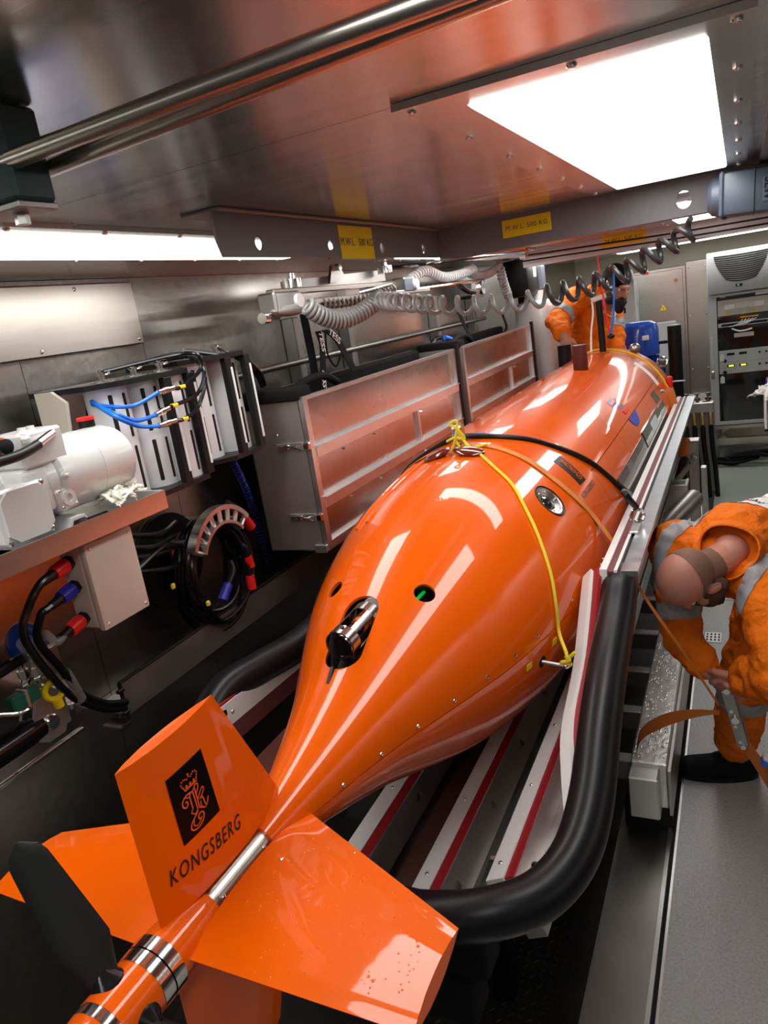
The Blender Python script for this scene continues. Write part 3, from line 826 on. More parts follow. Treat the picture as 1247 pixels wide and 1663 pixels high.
def blade(tip, root_dir, name='propeller_blade'):
    # tapered, twisted, rounded blade from the hub to the tip
    c = V((A0.x, .516, A0.z)); d = (V(tip) - c); Lb = d.length; d.normalize()
    ax = V((0, 1, 0)); tang = d.cross(ax).normalized()
    g = G(); vs = []; NS = 16; NC = 14
    for i in range(NS + 1):
        s = i / NS; r = .043 + (Lb - .043) * s
        ch = (.018 + .022 * min(1, s * 4) - .013 * s) * (math.sqrt(max(0.0, 1 - max(0, (s - .86) / .14) ** 2)) if s > .86 else 1)
        ch = max(ch, .002); tw = math.radians(-62 + 28 * s); thk = .010 * (1 - .65 * s) + .0025
        cd = tang * math.cos(tw) + ax * math.sin(tw); nd = d.cross(cd).normalized()
        for k in range(NC):
            a = 2 * PI * k / NC
            vs.append(c + d * r + cd * ch * math.cos(a) + nd * thk * math.sin(a) * (1 if math.cos(a) > -.2 else .7))
    fs = []
    for i in range(NS):
        for k in range(NC): fs.append((i * NC + k, i * NC + (k + 1) % NC, (i + 1) * NC + (k + 1) % NC, (i + 1) * NC + k))
    fs += [tuple(range(NC)), tuple(NS * NC + k for k in range(NC - 1, -1, -1))]
    g.add(vs, fs); b = mk(name, g, 'blade', auv, label='matt black propeller blade')
    mk('blade_root', G().lathe(c + d * .030, c + d, [(0, .026), (.012, .026), (.020, .020), (.030, .012)], 24), 'gloss_black', b)
    return b
tip = AY(28, 1368, .516)
blade(tip, None)
c = V((A0.x, .516, A0.z)); dt = (tip - c); Lb = dt.length; dt.normalize()
oth = V((dt.x * math.cos(2.25) + dt.z * math.sin(2.25), 0, -dt.x * math.sin(2.25) + dt.z * math.cos(2.25)))
blade(c + oth * Lb, None)
oth = V((dt.x * math.cos(4.3) + dt.z * math.sin(4.3), 0, -dt.x * math.sin(4.3) + dt.z * math.cos(4.3)))
blade(c + oth * Lb, None)

# fins
FT = .034
def fin_t(s, hh):      # half thickness at chord fraction s, span fraction hh
    pts = [(0, .03), (.12, .55), (.3, .92), (.45, 1), (.6, .95), (.8, .6), (1, .03)]
    for i in range(6):
        if pts[i][0] <= s <= pts[i + 1][0]:
            t = (s - pts[i][0]) / (pts[i + 1][0] - pts[i][0]); t = t * t * (3 - 2 * t) * .4 + t * .6
            return (pts[i][1] * (1 - t) + pts[i + 1][1] * t) * FT / 2 * (1 - .25 * hh)
    return .0005
def fin(sd, nd, root, tip, name='tail_fin', label=None):
    # sd: span direction, nd: thickness direction; root/tip: (span, y_aft, y_fore)
    g = G(); NCh, NS = 24, 6; vs = []; sd = V(sd); nd = V(nd)
    for side in (1, -1):
        for i in range(NS + 1):
            h = i / NS; sp = root[0] + (tip[0] - root[0]) * h; ya = root[1] + (tip[1] - root[1]) * h; yf = root[2] + (tip[2] - root[2]) * h
            for k in range(NCh + 1):
                s = k / NCh; y = ya + (yf - ya) * s
                vs.append(V((A0.x, y, A0.z)) + sd * sp + nd * side * fin_t(s, h))
    N = NCh + 1; O = (NS + 1) * N; fs = []
    for i in range(NS):
        for k in range(NCh):
            a = i * N + k; fs += [(a, a + 1, a + N + 1, a + N), (O + a + 1, O + a, O + a + N, O + a + N + 1)]
    for k in range(NCh):
        fs.append((k + 1, k, O + k, O + k + 1)); b = NS * N; fs.append((b + k, b + k + 1, O + b + k + 1, O + b + k))
    for i in range(NS):
        a = i * N; fs.append((a, a + N, O + a + N, O + a)); b = a + NCh; fs.append((b + N, b, O + b, O + b + N))
    g.add(vs, fs); o = mk(name, g, 'orange_fin', auv, label, ang=30); return o
DH = math.radians(0)
fv = fin((0, 0, 1), (1, 0, 0), (.040, .608, .936), (.312, .604, .818), label='upright orange tail fin with crest and lettering')
fin((0, 0, -1), (1, 0, 0), (.040, .608, .936), (.340, .604, .80), label='lower orange tail fin')
DIH = math.radians(7)
tf = AZ(745, 1510, A0.z + .41 * math.sin(DIH)); ta = AZ(690, 1690, A0.z + .41 * math.sin(DIH)); TS = (tf.x - A0.x) / math.cos(DIH)
fr_ = fin((math.cos(DIH), 0, math.sin(DIH)), (-math.sin(DIH), 0, math.cos(DIH)), (.040, .606, .945), (TS, ta.y, tf.y), label='orange tail fin on the right, wet with droplets')
fin((-1, 0, 0), (0, 0, 1), (.040, .606, .945), (.41, .620, .772), label='orange tail fin on the left behind the propeller blade')
# fin lettering and crest, on the face turned to the walkway
def fin_x(y, z):
    h = (z - A0.z - .040) / .272; ya = .608 + (.604 - .608) * h; yf = .936 + (.818 - .936) * h; s = min(1, max(0, (y - ya) / (yf - ya)))
    return A0.x + fin_t(s, h)
def finp(u, v, off=.0008):
    p = AX(u, v, A0.x + FT / 2 * .9); return V((fin_x(p.y, p.z) + off, p.y, p.z))
def grid_patch(cor, m, name, off, parent, n=6, label=None):
    a, b, c, d = [V(p) for p in cor]; g = G(); vs = []
    for i in range(n + 1):
        for k in range(n + 1):
            s, t = i / n, k / n; p = (a * (1 - s) + b * s) * (1 - t) + (d * (1 - s) + c * s) * t
            vs.append(V((fin_x(p.y, p.z) + off, p.y, p.z)))
    N = n + 1
    g.add(vs, [(i * N + k, i * N + k + 1, (i + 1) * N + k + 1, (i + 1) * N + k) for i in range(n) for k in range(n)])
    return mk(name, g, m, parent, label)
cr = [finp(270, 1269.5), finp(327.4, 1215.5), finp(356.8, 1315.8), finp(300.7, 1375)]
crest = grid_patch(cr, 'crest_black', 'crest_panel', .0008, fv, 8, 'black panel with orange crowned monogram')
# crest strokes drawn in the panel's own square (0..1 wide, 0..1.62 tall, origin bottom left)
def crest_pt(x, y):
    t = 1 - y / 1.62; s = x
    p = (cr[0] * (1 - s) + cr[1] * s) * (1 - t) + (cr[3] * (1 - s) + cr[2] * s) * t
    return V((fin_x(p.y, p.z) + .0016, p.y, p.z))
def stroke(g, pts, wd=.020, sm=True, closed=False):
    wd = wd * 1.45
    P = smooth_path([V((x, y, 0)) for x, y in pts], 6, closed) if sm else [V((x, y, 0)) for x, y in pts]
    if closed: P = P + [P[0]]
    vs = []; N = len(P)
    for i in range(N):
        d = P[min(N - 1, i + 1)] - P[max(0, i - 1)]; d = d.normalized() if d.length > 0 else V((1, 0, 0)); n = V((-d.y, d.x, 0)) * wd / 2
        vs += [crest_pt(P[i].x + n.x, P[i].y + n.y), crest_pt(P[i].x - n.x, P[i].y - n.y)]
    g.add(vs, [(2 * i, 2 * i + 1, 2 * i + 3, 2 * i + 2) for i in range(N - 1)])
def dot(g, x, y, r=.022):
    g.add([crest_pt(x + r * math.cos(2 * PI * k / 10), y + r * math.sin(2 * PI * k / 10)) for k in range(10)], [tuple(range(10))])
g = G()
# crown
for x, y in ((.30, 1.21), (.285, 1.265), (.315, 1.32), (.365, 1.335), (.41, 1.315), (.50, 1.325), (.59, 1.315), (.635, 1.335), (.685, 1.32), (.715, 1.265), (.70, 1.21), (.45, 1.29), (.55, 1.29)): dot(g, x, y, .019)
stroke(g, [(.32, 1.18), (.345, 1.085), (.655, 1.085), (.68, 1.18)], .020, False)
stroke(g, [(.36, 1.115), (.64, 1.115)], .012, False)
for x in (.40, .5, .60):
    dot(g, x, 1.175, .015); dot(g, x - .022, 1.155, .012); dot(g, x + .022, 1.155, .012); stroke(g, [(x, 1.115), (x, 1.17)], .014, False)
stroke(g, [(.5, 1.34), (.5, 1.40)], .014, False); stroke(g, [(.475, 1.375), (.525, 1.375)], .014, False)
# monogram
stroke(g, [(.42, .98), (.30, .97), (.215, .90), (.205, .80), (.26, .74), (.32, .77), (.315, .84), (.27, .85)], .022)
stroke(g, [(.30, .95), (.38, .90), (.45, .97)], .016)
stroke(g, [(.44, .98), (.40, .90), (.40, .60), (.34, .53), (.42, .44), (.50, .50), (.50, .93), (.44, .98)], .020, False)
stroke(g, [(.56, .97), (.55, .50), (.60, .45)], .020, False)
stroke(g, [(.47, .94), (.53, .98), (.60, 1.04), (.66, 1.00), (.62, .90), (.56, .84)], .020)
stroke(g, [(.56, .70), (.66, .80), (.74, .86), (.77, .80), (.70, .72), (.60, .66)], .020)
stroke(g, [(.60, .66), (.68, .66), (.70, .50), (.74, .42), (.82, .56)], .020)
stroke(g, [(.62, .60), (.60, .50), (.66, .40), (.74, .42)], .018)
stroke(g, [(.50, .46), (.40, .40), (.27, .30), (.25, .19), (.34, .12), (.48, .13), (.58, .22), (.60, .33), (.54, .38), (.47, .34), (.48, .26), (.54, .26)], .022)
stroke(g, [(.36, .34), (.32, .25), (.38, .18), (.48, .20), (.54, .28)], .016)
mk('crest_strokes', g, 'orange', crest, smooth=False)
b0 = finp(281, 1432); b1 = finp(389, 1333); mid = (b0 + b1) / 2; ex = (b1 - b0).normalized(); ey = (finp(300, 1380) - finp(315, 1430)); ey = (ey - ex * ey.dot(ex)).normalized()
def fin_fn(x, y):
    p = mid + ex * x + ey * y; return V((fin_x(p.y, p.z) + .0012, p.y, p.z))
vs, fs = text2d('KONGSBERG', .033, .0001, .12, 1.18)
wtx = max(p[0] for p in vs) - min(p[0] for p in vs); ks = (b1 - b0).length / wtx
lettering('lettering', 'KONGSBERG', .033, lambda x, y: fin_fn(x * ks, y * 1.12), 'black', fv, .00025, .12, 1.18)
# droplets on the right fin
def fin_top(x, y):
    sp = (x - A0.x) / math.cos(DIH); h = (sp - .04) / (TS - .04); ya = .606 + (ta.y - .606) * h; yf = .945 + (tf.y - .945) * h; s = min(1, max(0, (y - ya) / (yf - ya))); return A0.z + sp * math.sin(DIH) + fin_t(s, h)
g = G()
for k in range(150):
    x = A0.x + random.uniform(.08, .40); h = (x - A0.x - .04) / .37; yf = .945 - .2 * h; y = random.uniform(.60, yf - .03); r = random.choice([.0012, .0014, .0018, .0025])
    g.ell((x, y, fin_top(x, y)), (r, r, r * .45), None, 8, 4)
mk('water_droplets', g, 'orange', fr_, kind='stuff')
screws(fr_, [(A0.x + .085, .80, fin_top(A0.x + .085, .80))], (0, 0, 1), .6)
screws(fr_, [(A0.x + .2, .845, fin_top(A0.x + .2, .845))], (0, 0, 1), .35)

# top side transponders at the far end
c = HP(3.88, 7)
mk('transponder', G().lathe(c - V((0, 0, .02)), c + V((0, 0, 1)), [(0, .035), (.0, .037), (.14, .037), (.145, .034), (.145, .001)], 24), 'maroon_dk', auv, label='brown cylinder on the hull top')
c = HP(4.86, 26)
mk('knob', G().ell(c + HN(4.8, 27) * .03, (.034, .034, .034)), 'steel_dull', auv, label='round brown knob')

# ================================================================== CRADLE
cr_ = thing('launch_cradle', 'aluminium launch cradle with white and red skid rails under the vehicle', 'cradle', (-.79, 2.9, -.14))
TUBE_R = .048
right_path = [(-.325, 2.02, 1.185), (-.315, 1.93, 1.185), (-.312, 1.827, 1.150), (-.310, 1.62, 1.09), (-.308, 1.483, 1.037), (-.306, 1.33, .958), (-.322, 1.216, .91), (-.37, 1.125, .884), (-.45, 1.063, .876), (-.54, 1.035, .868), (-.66, 1.02, .86), (-.79, 1.015, .858)]
left_path = [(-.95, 1.02, .862), (-1.08, 1.05, .875), (-1.18, 1.12, .91), (-1.26, 1.22, .97), (-1.305, 1.33, 1.035), (-1.310, 1.43, 1.068), (-1.283, 1.549, 1.07), (-1.244, 1.70, 1.07), (-1.235, 1.9, 1.08), (-1.235, 2.1, 1.1)]
g = G(); g.tube(smooth_path(right_path + left_path, 8), TUBE_R, 24); bump_ = mk('bumper_tube', g, 'rubber', cr_, label='thick black rubber bumper tube bending round the stern')
for q in [(1.93, 0), (1.75, 0), (1.55, 0), (1.38, 0), (1.24, 0)]:
    P_ = smooth_path(right_path, 10); p = min(P_, key=lambda a: abs(a.y - q[0])); d = (V((.12, -.1, 2)) - p).normalized()
    mk('tube_hole', G().cyl(p + d * (TUBE_R - .004), p + d * (TUBE_R + .0006), .0045, n=10), 'dark', bump_)
# side wall of the cradle beyond the tube, both sides
for sgn, x0 in ((1, -.797), (-1, -.797)):
    X = lambda o: x0 + sgn * o
    y0, y1 = (1.93 if sgn > 0 else 2.7), 4.86
    def bar(o0, o1, z0, z1, m, name, ya=y0, yb=y1):
        mk(name, G().bb((X(o0), ya, z0), (X(o1), yb, z1)), m, cr_, smooth=False)
    bar(.432, .452, 1.10, 1.242, 'white_pe', 'side_pad')
    bar(.452, .470, 1.10, 1.236, 'maroon', 'side_strip')
    bar(.470, .479, 1.10, 1.240, 'white_pe', 'side_strip')
    bar(.479, .489, 1.10, 1.232, 'black', 'side_seal')
    bar(.489, .533, 1.222, 1.238, 'galv', 'side_plate')
    bar(.44, .452, .95, 1.10, 'steel_dull', 'side_web', 2.1)
# eye plate and shackle ring on the right plate
e = AZ(1034, 850, 1.238)
p = mk('eye_plate', G().cbox((e.x + .004, e.y - .06, 1.243), (.03, .10, .01), .003), 'alu', cr_)
g = G(); g.torus((e.x + .006, e.y - .02, 1.270), (.5, -.8, .2), .021, .0055, 24, 8); ring = mk('ring_bolt', g, 'chrome', cr_, label='steel ring bolt')
RING = V((e.x + .004, e.y - .02, 1.298))
# guide ribbon inside the bumper: white face with red back strip
gp = [(-.395, 1.96, 1.21), (-.392, 1.90, 1.185), (-.386, 1.708, 1.066), (-.378, 1.5, 1.012), (-.362, 1.40, .962), (-.345, 1.33, .915)]
P_ = smooth_path(gp, 6); N = len(P_)
g = G(); g.ribbon(P_, [V((.012, 0, .012))] * N, [V((-.01, 0, .01))] * N); mk('guide_strip', g, 'white_pe', cr_)
g = G(); g.ribbon([p + V((.022, .01, .016)) for p in P_], [V((.011, 0, .008))] * N, [V((-.006, 0, .008))] * N); mk('guide_back', g, 'red_pe', cr_)
g = G(); g.ribbon([p + V((-.012, 0, -.05)) for p in P_], [V((.003, 0, .045))] * N, [V((-.004, 0, .0))] * N); mk('guide_web', g, 'alu', cr_, smooth=False)
# left guide: white strip with red edge and bolts
a = AX(362, 1168, -1.262); b = AX(492, 1062, -1.262)
g = G(); dv = b - a
q0 = a - dv * .35; q1 = b + dv * 2.2
g.prism([q0 + V((0, 0, -.033)), q1 + V((0, 0, -.033)), q1 + V((0, 0, .033)), q0 + V((0, 0, .033))], (-.014, 0, 0)); lg = mk('guide_strip', g, 'white_pe', cr_, smooth=False)
g = G(); g.prism([q0 + V((-.002, 0, .033)), q1 + V((-.002, 0, .033)), q1 + V((-.002, 0, .040)), q0 + V((-.002, 0, .040))], (-.012, 0, 0)); mk('guide_back', g, 'red_pe', cr_, smooth=False)
g = G(); g.prism([q0 + V((-.004, 0, -.09)), q1 + V((-.004, 0, -.09)), q1 + V((-.004, 0, -.033)), q0 + V((-.004, 0, -.033))], (-.012, 0, 0)); mk('guide_web', g, 'maroon', cr_, smooth=False)
screws(lg, [a + dv * k + V((.0005, 0, 0)) for k in (.1, .65, 1.2)], (1, 0, 0), 1.1, 'bolt')
# skid rails
def skid(x, ztop, y0, y1, lean, m_side='alu'):
    # white pad, red strip, holed aluminium bar, all leaning towards the keel
    c = V((x, y0, ztop)); s = V((math.cos(lean), 0, math.sin(lean))); n = V((-math.sin(lean), 0, math.cos(lean))); L_ = y1 - y0
    def slab(o0, o1, h0, h1, m, name, dy=0):
        pts = [c + s * o0 + n * h0 + V((0, dy, 0)), c + s * o1 + n * h0 + V((0, dy, 0)), c + s * o1 + n * h1 + V((0, dy, 0)), c + s * o0 + n * h1 + V((0, dy, 0))]
        return mk(name, G().prism(pts, (0, L_ - dy, 0)), m, cr_, smooth=False)
    pad = slab(-.028, .016, -.022, 0, 'white_pe', 'skid_pad')
    slab(.016, .040, -.024, -.004, 'red_pe', 'skid_strip', .004)
    sgn = 1
    hs = [(.06 + .30 * k, .035, .016, .011) for k in range(int(L_ / .30))]
    o = c + s * .040 + n * -.005
    g = G(); holed_plate(g, o, (0, 1, 0), (s * .45 - n * .9), (s * .9 + n * .45), L_, .075, .008, hs); mk('skid_bar', g, 'alu', cr_, smooth=False)
    slab(-.012, .036, -.16, -.022, 'alu', 'skid_web', .006)
    screws(pad, [c - s * .006 + V((0, .05 + .28 * k, 0)) + n * .0003 for k in range(4)], n, .9, 'bolt')
skid(-.50, .800, 1.225, 4.8, .42)
skid(-.698, .705, 1.245, 4.8, .12)
skid(-.915, .705, 1.245, 4.8, -.12)
skid(-1.09, .800, 1.225, 4.8, -.42)
# floor plates of the cradle between the rails, weld beads, gusset
mk('cradle_floor', G().prism([(-.66, 1.26, .60), (-.54, 1.26, .665), (-.54, 4.8, .665), (-.66, 4.8, .60)], (0, 0, -.01)), 'alu', cr_, smooth=False)
mk('cradle_floor', G().prism([(-.47, 1.26, .73), (-.36, 1.30, .88), (-.36, 4.8, .88), (-.47, 4.8, .73)], (0, 0, -.01)), 'alu', cr_, smooth=False)
mk('cradle_floor', G().prism([(-.89, 1.26, .60), (-.71, 1.26, .60), (-.71, 4.8, .60), (-.89, 4.8, .60)], (0, 0, -.01)), 'steel_dull', cr_, smooth=False)
mk('cradle_floor', G().prism([(-1.13, 1.26, .73), (-1.23, 1.30, .88), (-1.23, 4.8, .88), (-1.13, 4.8, .73)], (0, 0, -.01)), 'alu', cr_, smooth=False)
mk('gusset', G().prism([(-.60, 1.31, .63), (-.52, 1.31, .67), (-.52, 1.31, .77), (-.545, 1.31, .77)], (0, .012, 0)), 'alu', cr_, smooth=False)
for pa, pb in (((-.56, 1.34, .656), (-.56, 1.95, .656)), ((-.655, 1.34, .606), (-.655, 1.42, .606)), ((-.60, 1.325, .64), (-.53, 1.325, .674))):
    n = int((V(pb) - V(pa)).length / .012); g = G()
    for k in range(n + 1): g.ell(V(pa).lerp(V(pb), k / n), (.007, .008, .005), None, 8, 5)
    mk('weld_bead', g, 'cast', cr_, kind='stuff')
# cross frames down to the pit floor
for y in (1.7, 2.3, 3.0, 3.8, 4.6):
    mk('cross_frame', G().bb((-1.18, y, .46), (-.48, y + .06, .58)), 'steel_dull', cr_, smooth=False)
    for x in (-1.0, -.72):
        mk('frame_leg', G().bb((x - .03, y, -.14), (x + .03, y + .06, .46)), 'matt_black', cr_, smooth=False)
# black fenders under the bumper
for zc, yc, xr in ((.69, 1.16, -.50), (.50, 1.20, -.56)):
    mk('fender', G().cbox(((xr - 1.08) / 2, yc, zc), (abs(-1.08 - xr), .10, .13), .02, None, 3), 'cloth_blk', cr_)

# deck beam with water drops beside the cradle
t = thing('deck_beam', 'wet aluminium box beam along the deck edge beside the cradle', 'beam', (-.34, 4, 0))
mk('beam', G().cbox((-.338, 4.2, .205), (.128, 3.56, .19), .006), 'wet_alu', t)
mk('end_block', G().cbox((-.352, 2.39, .195), (.105, .085, .17), .006), 'white_pe' if 0 else 'alu', t, label='square end block')
g = G()
for k in range(420):
    r = random.uniform(.002, .006); g.ell((random.uniform(-.395, -.285), random.uniform(2.45, 4.3), .300), (r, r * random.uniform(.8, 2.2), r * .35), None, 7, 4)
mk('water_drops', g, 'chrome', t, kind='stuff')
mk('side_lip', G().bb((-.272, 2.40, .10), (-.262, 6.0, .285)), 'steel_dull', t)
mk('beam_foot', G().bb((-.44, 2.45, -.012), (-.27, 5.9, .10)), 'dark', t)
for k, y in enumerate((2.62, 2.98, 3.34, 3.75, 4.2)):
    o = mk('cross_member', G().cbox((-.60, y, .13), (.36, .055, .09), .004), 'alu'); tag(o, ['nearest', 'second', 'third', 'fourth', 'farthest'][k] + ' short aluminium cross member between cradle and deck beam', 'cross member', 'cross members')

# ================================================================== LASHINGS
def lash(name, pts, r, m, label, cat, n=8):
    o = mk(name, G().tube(smooth_path(pts, 8), r, n), m); return tag(o, label, cat)
# yellow rope over the stern
yr = [(2.19, -3, .05), (2.16, 2, .012), (2.13, 6.9, .006), (2.032, 19.5, .005), (1.969, 31.4, .005), (1.902, 41.4, .005), (1.845, 52.8, .005), (1.791, 67.5, .005), (1.757, 79.6, .006), (1.740, 92, .010)]
pts = [HP(a, b, c) for a, b, c in yr] + [PIN_END + V((0.004, 0, .035)), PIN_END + V((.002, 0, .004))]
t = thing('yellow_rope', 'thin yellow rope tied from the lifting eye to a pin on the hull side', 'rope', HP(2.19, -3, .05))
mk('rope', G().tube(smooth_path(pts, 8), .0048, 8), 'yellow_rope', t)
kc = HP(2.19, -4) + V((0, -.012, .03))
mk('knot', G().tube(smooth_path([kc + V(p) for p in ((-.03, -.005, -.005), (0, -.012, .006), (.03, -.004, .0), (.01, -.01, .035), (-.012, -.008, .05), (.012, -.006, .058), (.004, -.012, .01), (-.02, -.01, -.035), (-.05, -.03, -.03))], 6), .0045, 8), 'yellow_rope', t)
mk('loose_end', G().tube(smooth_path([kc + V((0, -.01, 0)), kc + V((.02, -.01, -.028)), kc + V((.06, .0, -.03)), kc + V((.10, .01, -.024))], 6), .0045, 8), 'yellow_rope', t)
mk('knot', G().tube(smooth_path([PIN_END + V(p) for p in ((0, 0, .03), (.012, -.004, .02), (-.01, -.006, .012), (.012, .004, .004), (-.008, .006, -.004), (.016, 0, .03), (.026, 0, .04))], 6), .005, 8), 'yellow_rope', t)
# black tie strap over the hull down to the ring
bs = [(2.33, -60, .004), (2.31, -40, .004), (2.295, -18, .005), (2.29, -7, .012), (2.29, 7.9, .006), (2.339, 23.6, .005), (2.405, 40, .005), (2.475, 52.3, .005), (2.56, 67, .006), (2.62, 76, .02)]
lash('black_rope', [HP(a, b, c) for a, b, c in bs] + [RING + V((-.03, -.03, .06)), RING], .0095, 'rubber', 'black elastic cord over the hull hooked to the ring on the cradle', 'rope', 10)
# woven strap to the ratchet
RAT = AY(1172, 1150, 2.36)
ts = [(2.2, -60), (2.2, -30), (2.195, -8), (2.197, 9), (2.175, 27.3), (2.157, 43.8), (2.179, 58.1), (2.21, 68)]
P_ = [HP(a, b, .0012) for a, b in ts] + [AY(1003, 893, 2.2), AY(1050, 975, 2.24), AY(1110, 1060, 2.29), AY(1165, 1142, 2.35)]
P_ = smooth_path(P_, 6); N = len(P_); sd = []; th = []
for i, p in enumerate(P_):
    s = i / (N - 1); tw = max(0, (s - .66) / .34)
    sd.append(V((0, .0165 * (1 - tw * .75), 0)) + V((-.002, 0, .008)) * tw); n_ = (p - cen(p.y)); n_.y = 0; n_.normalize(); th.append(n_ * .0022)
t = thing('lashing_strap', 'orange woven lashing strap from the hull top to the ratchet', 'strap', P_[10])
mk('webbing', G().ribbon(P_, sd, th), 'strap', t)
# strap loop from the beam to the ratchet
b0 = V((-.33, 2.50, .302)); P2 = smooth_path([AY(1033, 1232, 2.46), AY(1040, 1195, 2.45), AY(1075, 1172, 2.43), AY(1120, 1160, 2.40), AY(1168, 1157, 2.36)], 6); N = len(P2)
mk('webbing', G().ribbon(P2, [V((0, .004 + .0 * i, .006 + .018 * math.sin(PI * min(1, i / N * 1.15)))) for i in range(N)], [V((0, .0025, 0))] * N), 'strap_dk', t)
P3 = smooth_path([AY(1200, 1195, 2.36), AY(1225, 1230, 2.36), AY(1262, 1290, 2.36)], 4); N = len(P3)
mk('webbing', G().ribbon(P3, [V((.016, 0, .006))] * N, [V((0, .0025, 0))] * N), 'strap_dk', t)
ra = AY(1180, 1118, 2.355); rb = AY(1207, 1208, 2.355)
t = thing('ratchet', 'worn steel ratchet buckle in the hands of the bending worker', 'ratchet', rb)
d = (rb - ra).normalized(); sdv = V((0, 1, 0)).cross(d).normalized(); rt = Matrix((sdv, V((0, 1, 0)), d)).transposed()
for k in (-1, 1): mk('side_plate', G().cbox((ra + rb) / 2 + V((0, .018 * k, 0)), (.036, .004, (rb - ra).length), .002, rt), 'steel_dull', t)
mk('spindle', G().cyl((ra + rb) / 2 + V((0, -.03, 0)), (ra + rb) / 2 + V((0, .03, 0)), .012, n=14), 'chrome', t)
mk('handle_bar', G().cyl(ra + V((0, -.024, 0)), ra + V((0, .024, 0)), .010, n=12), 'chrome', t)
mk('frame_bar', G().cyl(rb + V((0, -.024, 0)), rb + V((0, .024, 0)), .008, n=12), 'chrome', t)
for s in (.35, .62, .9): mk('rivet', G().cyl(ra.lerp(rb, s) + V((0, -.024, 0)) + sdv * .004, ra.lerp(rb, s) + V((0, -.019, 0)) + sdv * .004, .006, n=10), 'chrome', t)
bc = AY(1249, 1240, 2.3); t = thing('blue_pack', 'blue and white pack end poking in at the right edge', 'package', bc)
mk('pack', G().cbox(bc, (.05, .04, .022), .004, Matrix.Rotation(.5, 3, 'Y')), 'blue_cable', t); mk('pack_top', G().cbox(bc + V((.004, .0, .016)), (.048, .04, .012), .003, Matrix.Rotation(.5, 3, 'Y')), 'cloth_wht', t)

# ================================================================== LEFT WALL EQUIPMENT
# wall cover panel
t = thing('wall_cover', 'plain steel cover panel with finger marks high on the left wall', 'panel', (XL, 1.5, 2.1))
a = AX(213, 457, XL + .03); b = AX(232, 558, XL + .03)
mk('cover', G().cbox((XL + .014, (a.y + .55) / 2, (a.z + b.z) / 2), (.030, a.y - .55, a.z - b.z), .004), 'steel_lit', t)
screws(t, [AX(68, 572, XL + .0292), AX(226, 550, XL + .0292), AX(120, 470, XL + .0292)], (1, 0, 0), 1.0)
# conduit rails on the wall
for k, (u0, v0, u1, v1) in enumerate(((400, 625, 505, 590), (505, 590, 640, 555))):
    pass
# --- shelf with the hydraulic unit
SX, SE = -1.285, 1.345
t = thing('steel_shelf', 'folded steel shelf with raised lips under the white pump unit', 'shelf', (-1.55, .8, 1.64))
mk('tray_floor', G().bb((XL, -.4, 1.628), (SX, SE, 1.634)), 'steel_lit', t, smooth=False)
mk('front_lip', G().bb((SX - .004, -.4, 1.622), (SX, SE, 1.668)), 'steel_lit', t, smooth=False)
mk('end_lip', G().bb((-1.84, SE - .004, 1.634), (SX - .0045, SE, 1.668)), 'grey_light', t, smooth=False)
mk('bracket', G().prism([(XL, .3, 1.627), (-1.45, .3, 1.627), (XL, .3, 1.3)], (0, .01, 0)), 'steel_dull', t, smooth=False)
t = thing('hydraulic_unit', 'white painted hydraulic power unit with tank and motor on the shelf', 'pump', (-1.39, 1.0, 1.634))
ty0, ty1, tx, tz, tr = 1.075, 1.318, -1.39, 1.766, .084
mk('tank', G().lathe((tx, ty0, tz), (tx, 3, tz), [(0, .03), (0, tr - .02), (.006, tr - .008), (.016, tr), (ty1 - ty0 - .035, tr), (ty1 - ty0 - .012, tr - .008), (ty1 - ty0 - .003, tr - .025), (ty1 - ty0, .02), (ty1 - ty0, .001)], 48), 'white_paint', t)
g = G(); g.torus((tx, 1.205, tz), (0, 1, 0), tr, .0012, 48, 6); mk('tank_seam', g, 'white_paint', t)
mk('tank_front', G().lathe((tx, ty0 - .02, tz), (tx, 3, tz), [(0, .001), (0, tr - .012), (.022, tr - .006)], 40), 'white_paint', t)
fc = V((tx - .01, 1.265, tz + tr - .004))
p = mk('filler_neck', G().cyl(fc, fc + V((0, 0, .022)), .019, n=20), 'black', t); mk('filler_cap', G().lathe(fc + V((0, 0, .020)), fc + V((0, 0, 1)), [(0, .021), (.006, .021), (.008, .018), (.008, .001)], 20), 'red_cap', p)
mk('motor_body', G().lathe((-1.43, .72, 1.745), (-1.43, 3, 1.745), [(0, .03), (0, .066), (.24, .066), (.25, .074), (.275, .074), (.275, .04)], 32), 'white_paint', t)
for k in range(9):
    a = math.radians(-60 + 22 * k); p = V((-1.43 + math.cos(a) * .068, .84, 1.745 + math.sin(a) * .068)); mk('cooling_fin', G().cbox(p, (.012, .2, .004), .001, Matrix.Rotation(-a, 3, 'Y')), 'white_paint', t)
c = AX(40, 832, -1.315)
bx_ = mk('terminal_box', G().cbox((c.x - .025, c.y, c.z), (.06, .118, .112), .006), 'white_paint', t)
oc = [(-.055, .035), (-.035, .052), (.035, .052), (.055, .035), (.055, -.035), (.035, -.052), (-.035, -.052), (-.055, -.035)]
mk('box_lid', G().prism([(c.x + .005, c.y + p[0], c.z + p[1]) for p in oc], (.008, 0, 0)), 'white_paint', bx_, smooth=False)
screws(bx_, [(c.x + .005, c.y + sy * .052, c.z + sz * .05) for sy in (-1, 1) for sz in (-1, 1)], (1, 0, 0), 1.0)
mk('cable_gland', G().lathe((c.x - .02, c.y - .03, c.z + .052), (c.x - .02, c.y - .03, 9), [(0, .014), (.012, .014), (.012, .011), (.026, .010), (.03, .006), (.032, .001)], 10), 'white_paint', bx_)
mk('gland_cable', G().tube(smooth_path([(c.x - .02, c.y - .03, c.z + .08), (c.x - .03, c.y - .05, c.z + .12), (c.x - .05, c.y - .12, c.z + .15)], 6), .005, 8), 'grey_coil', bx_)
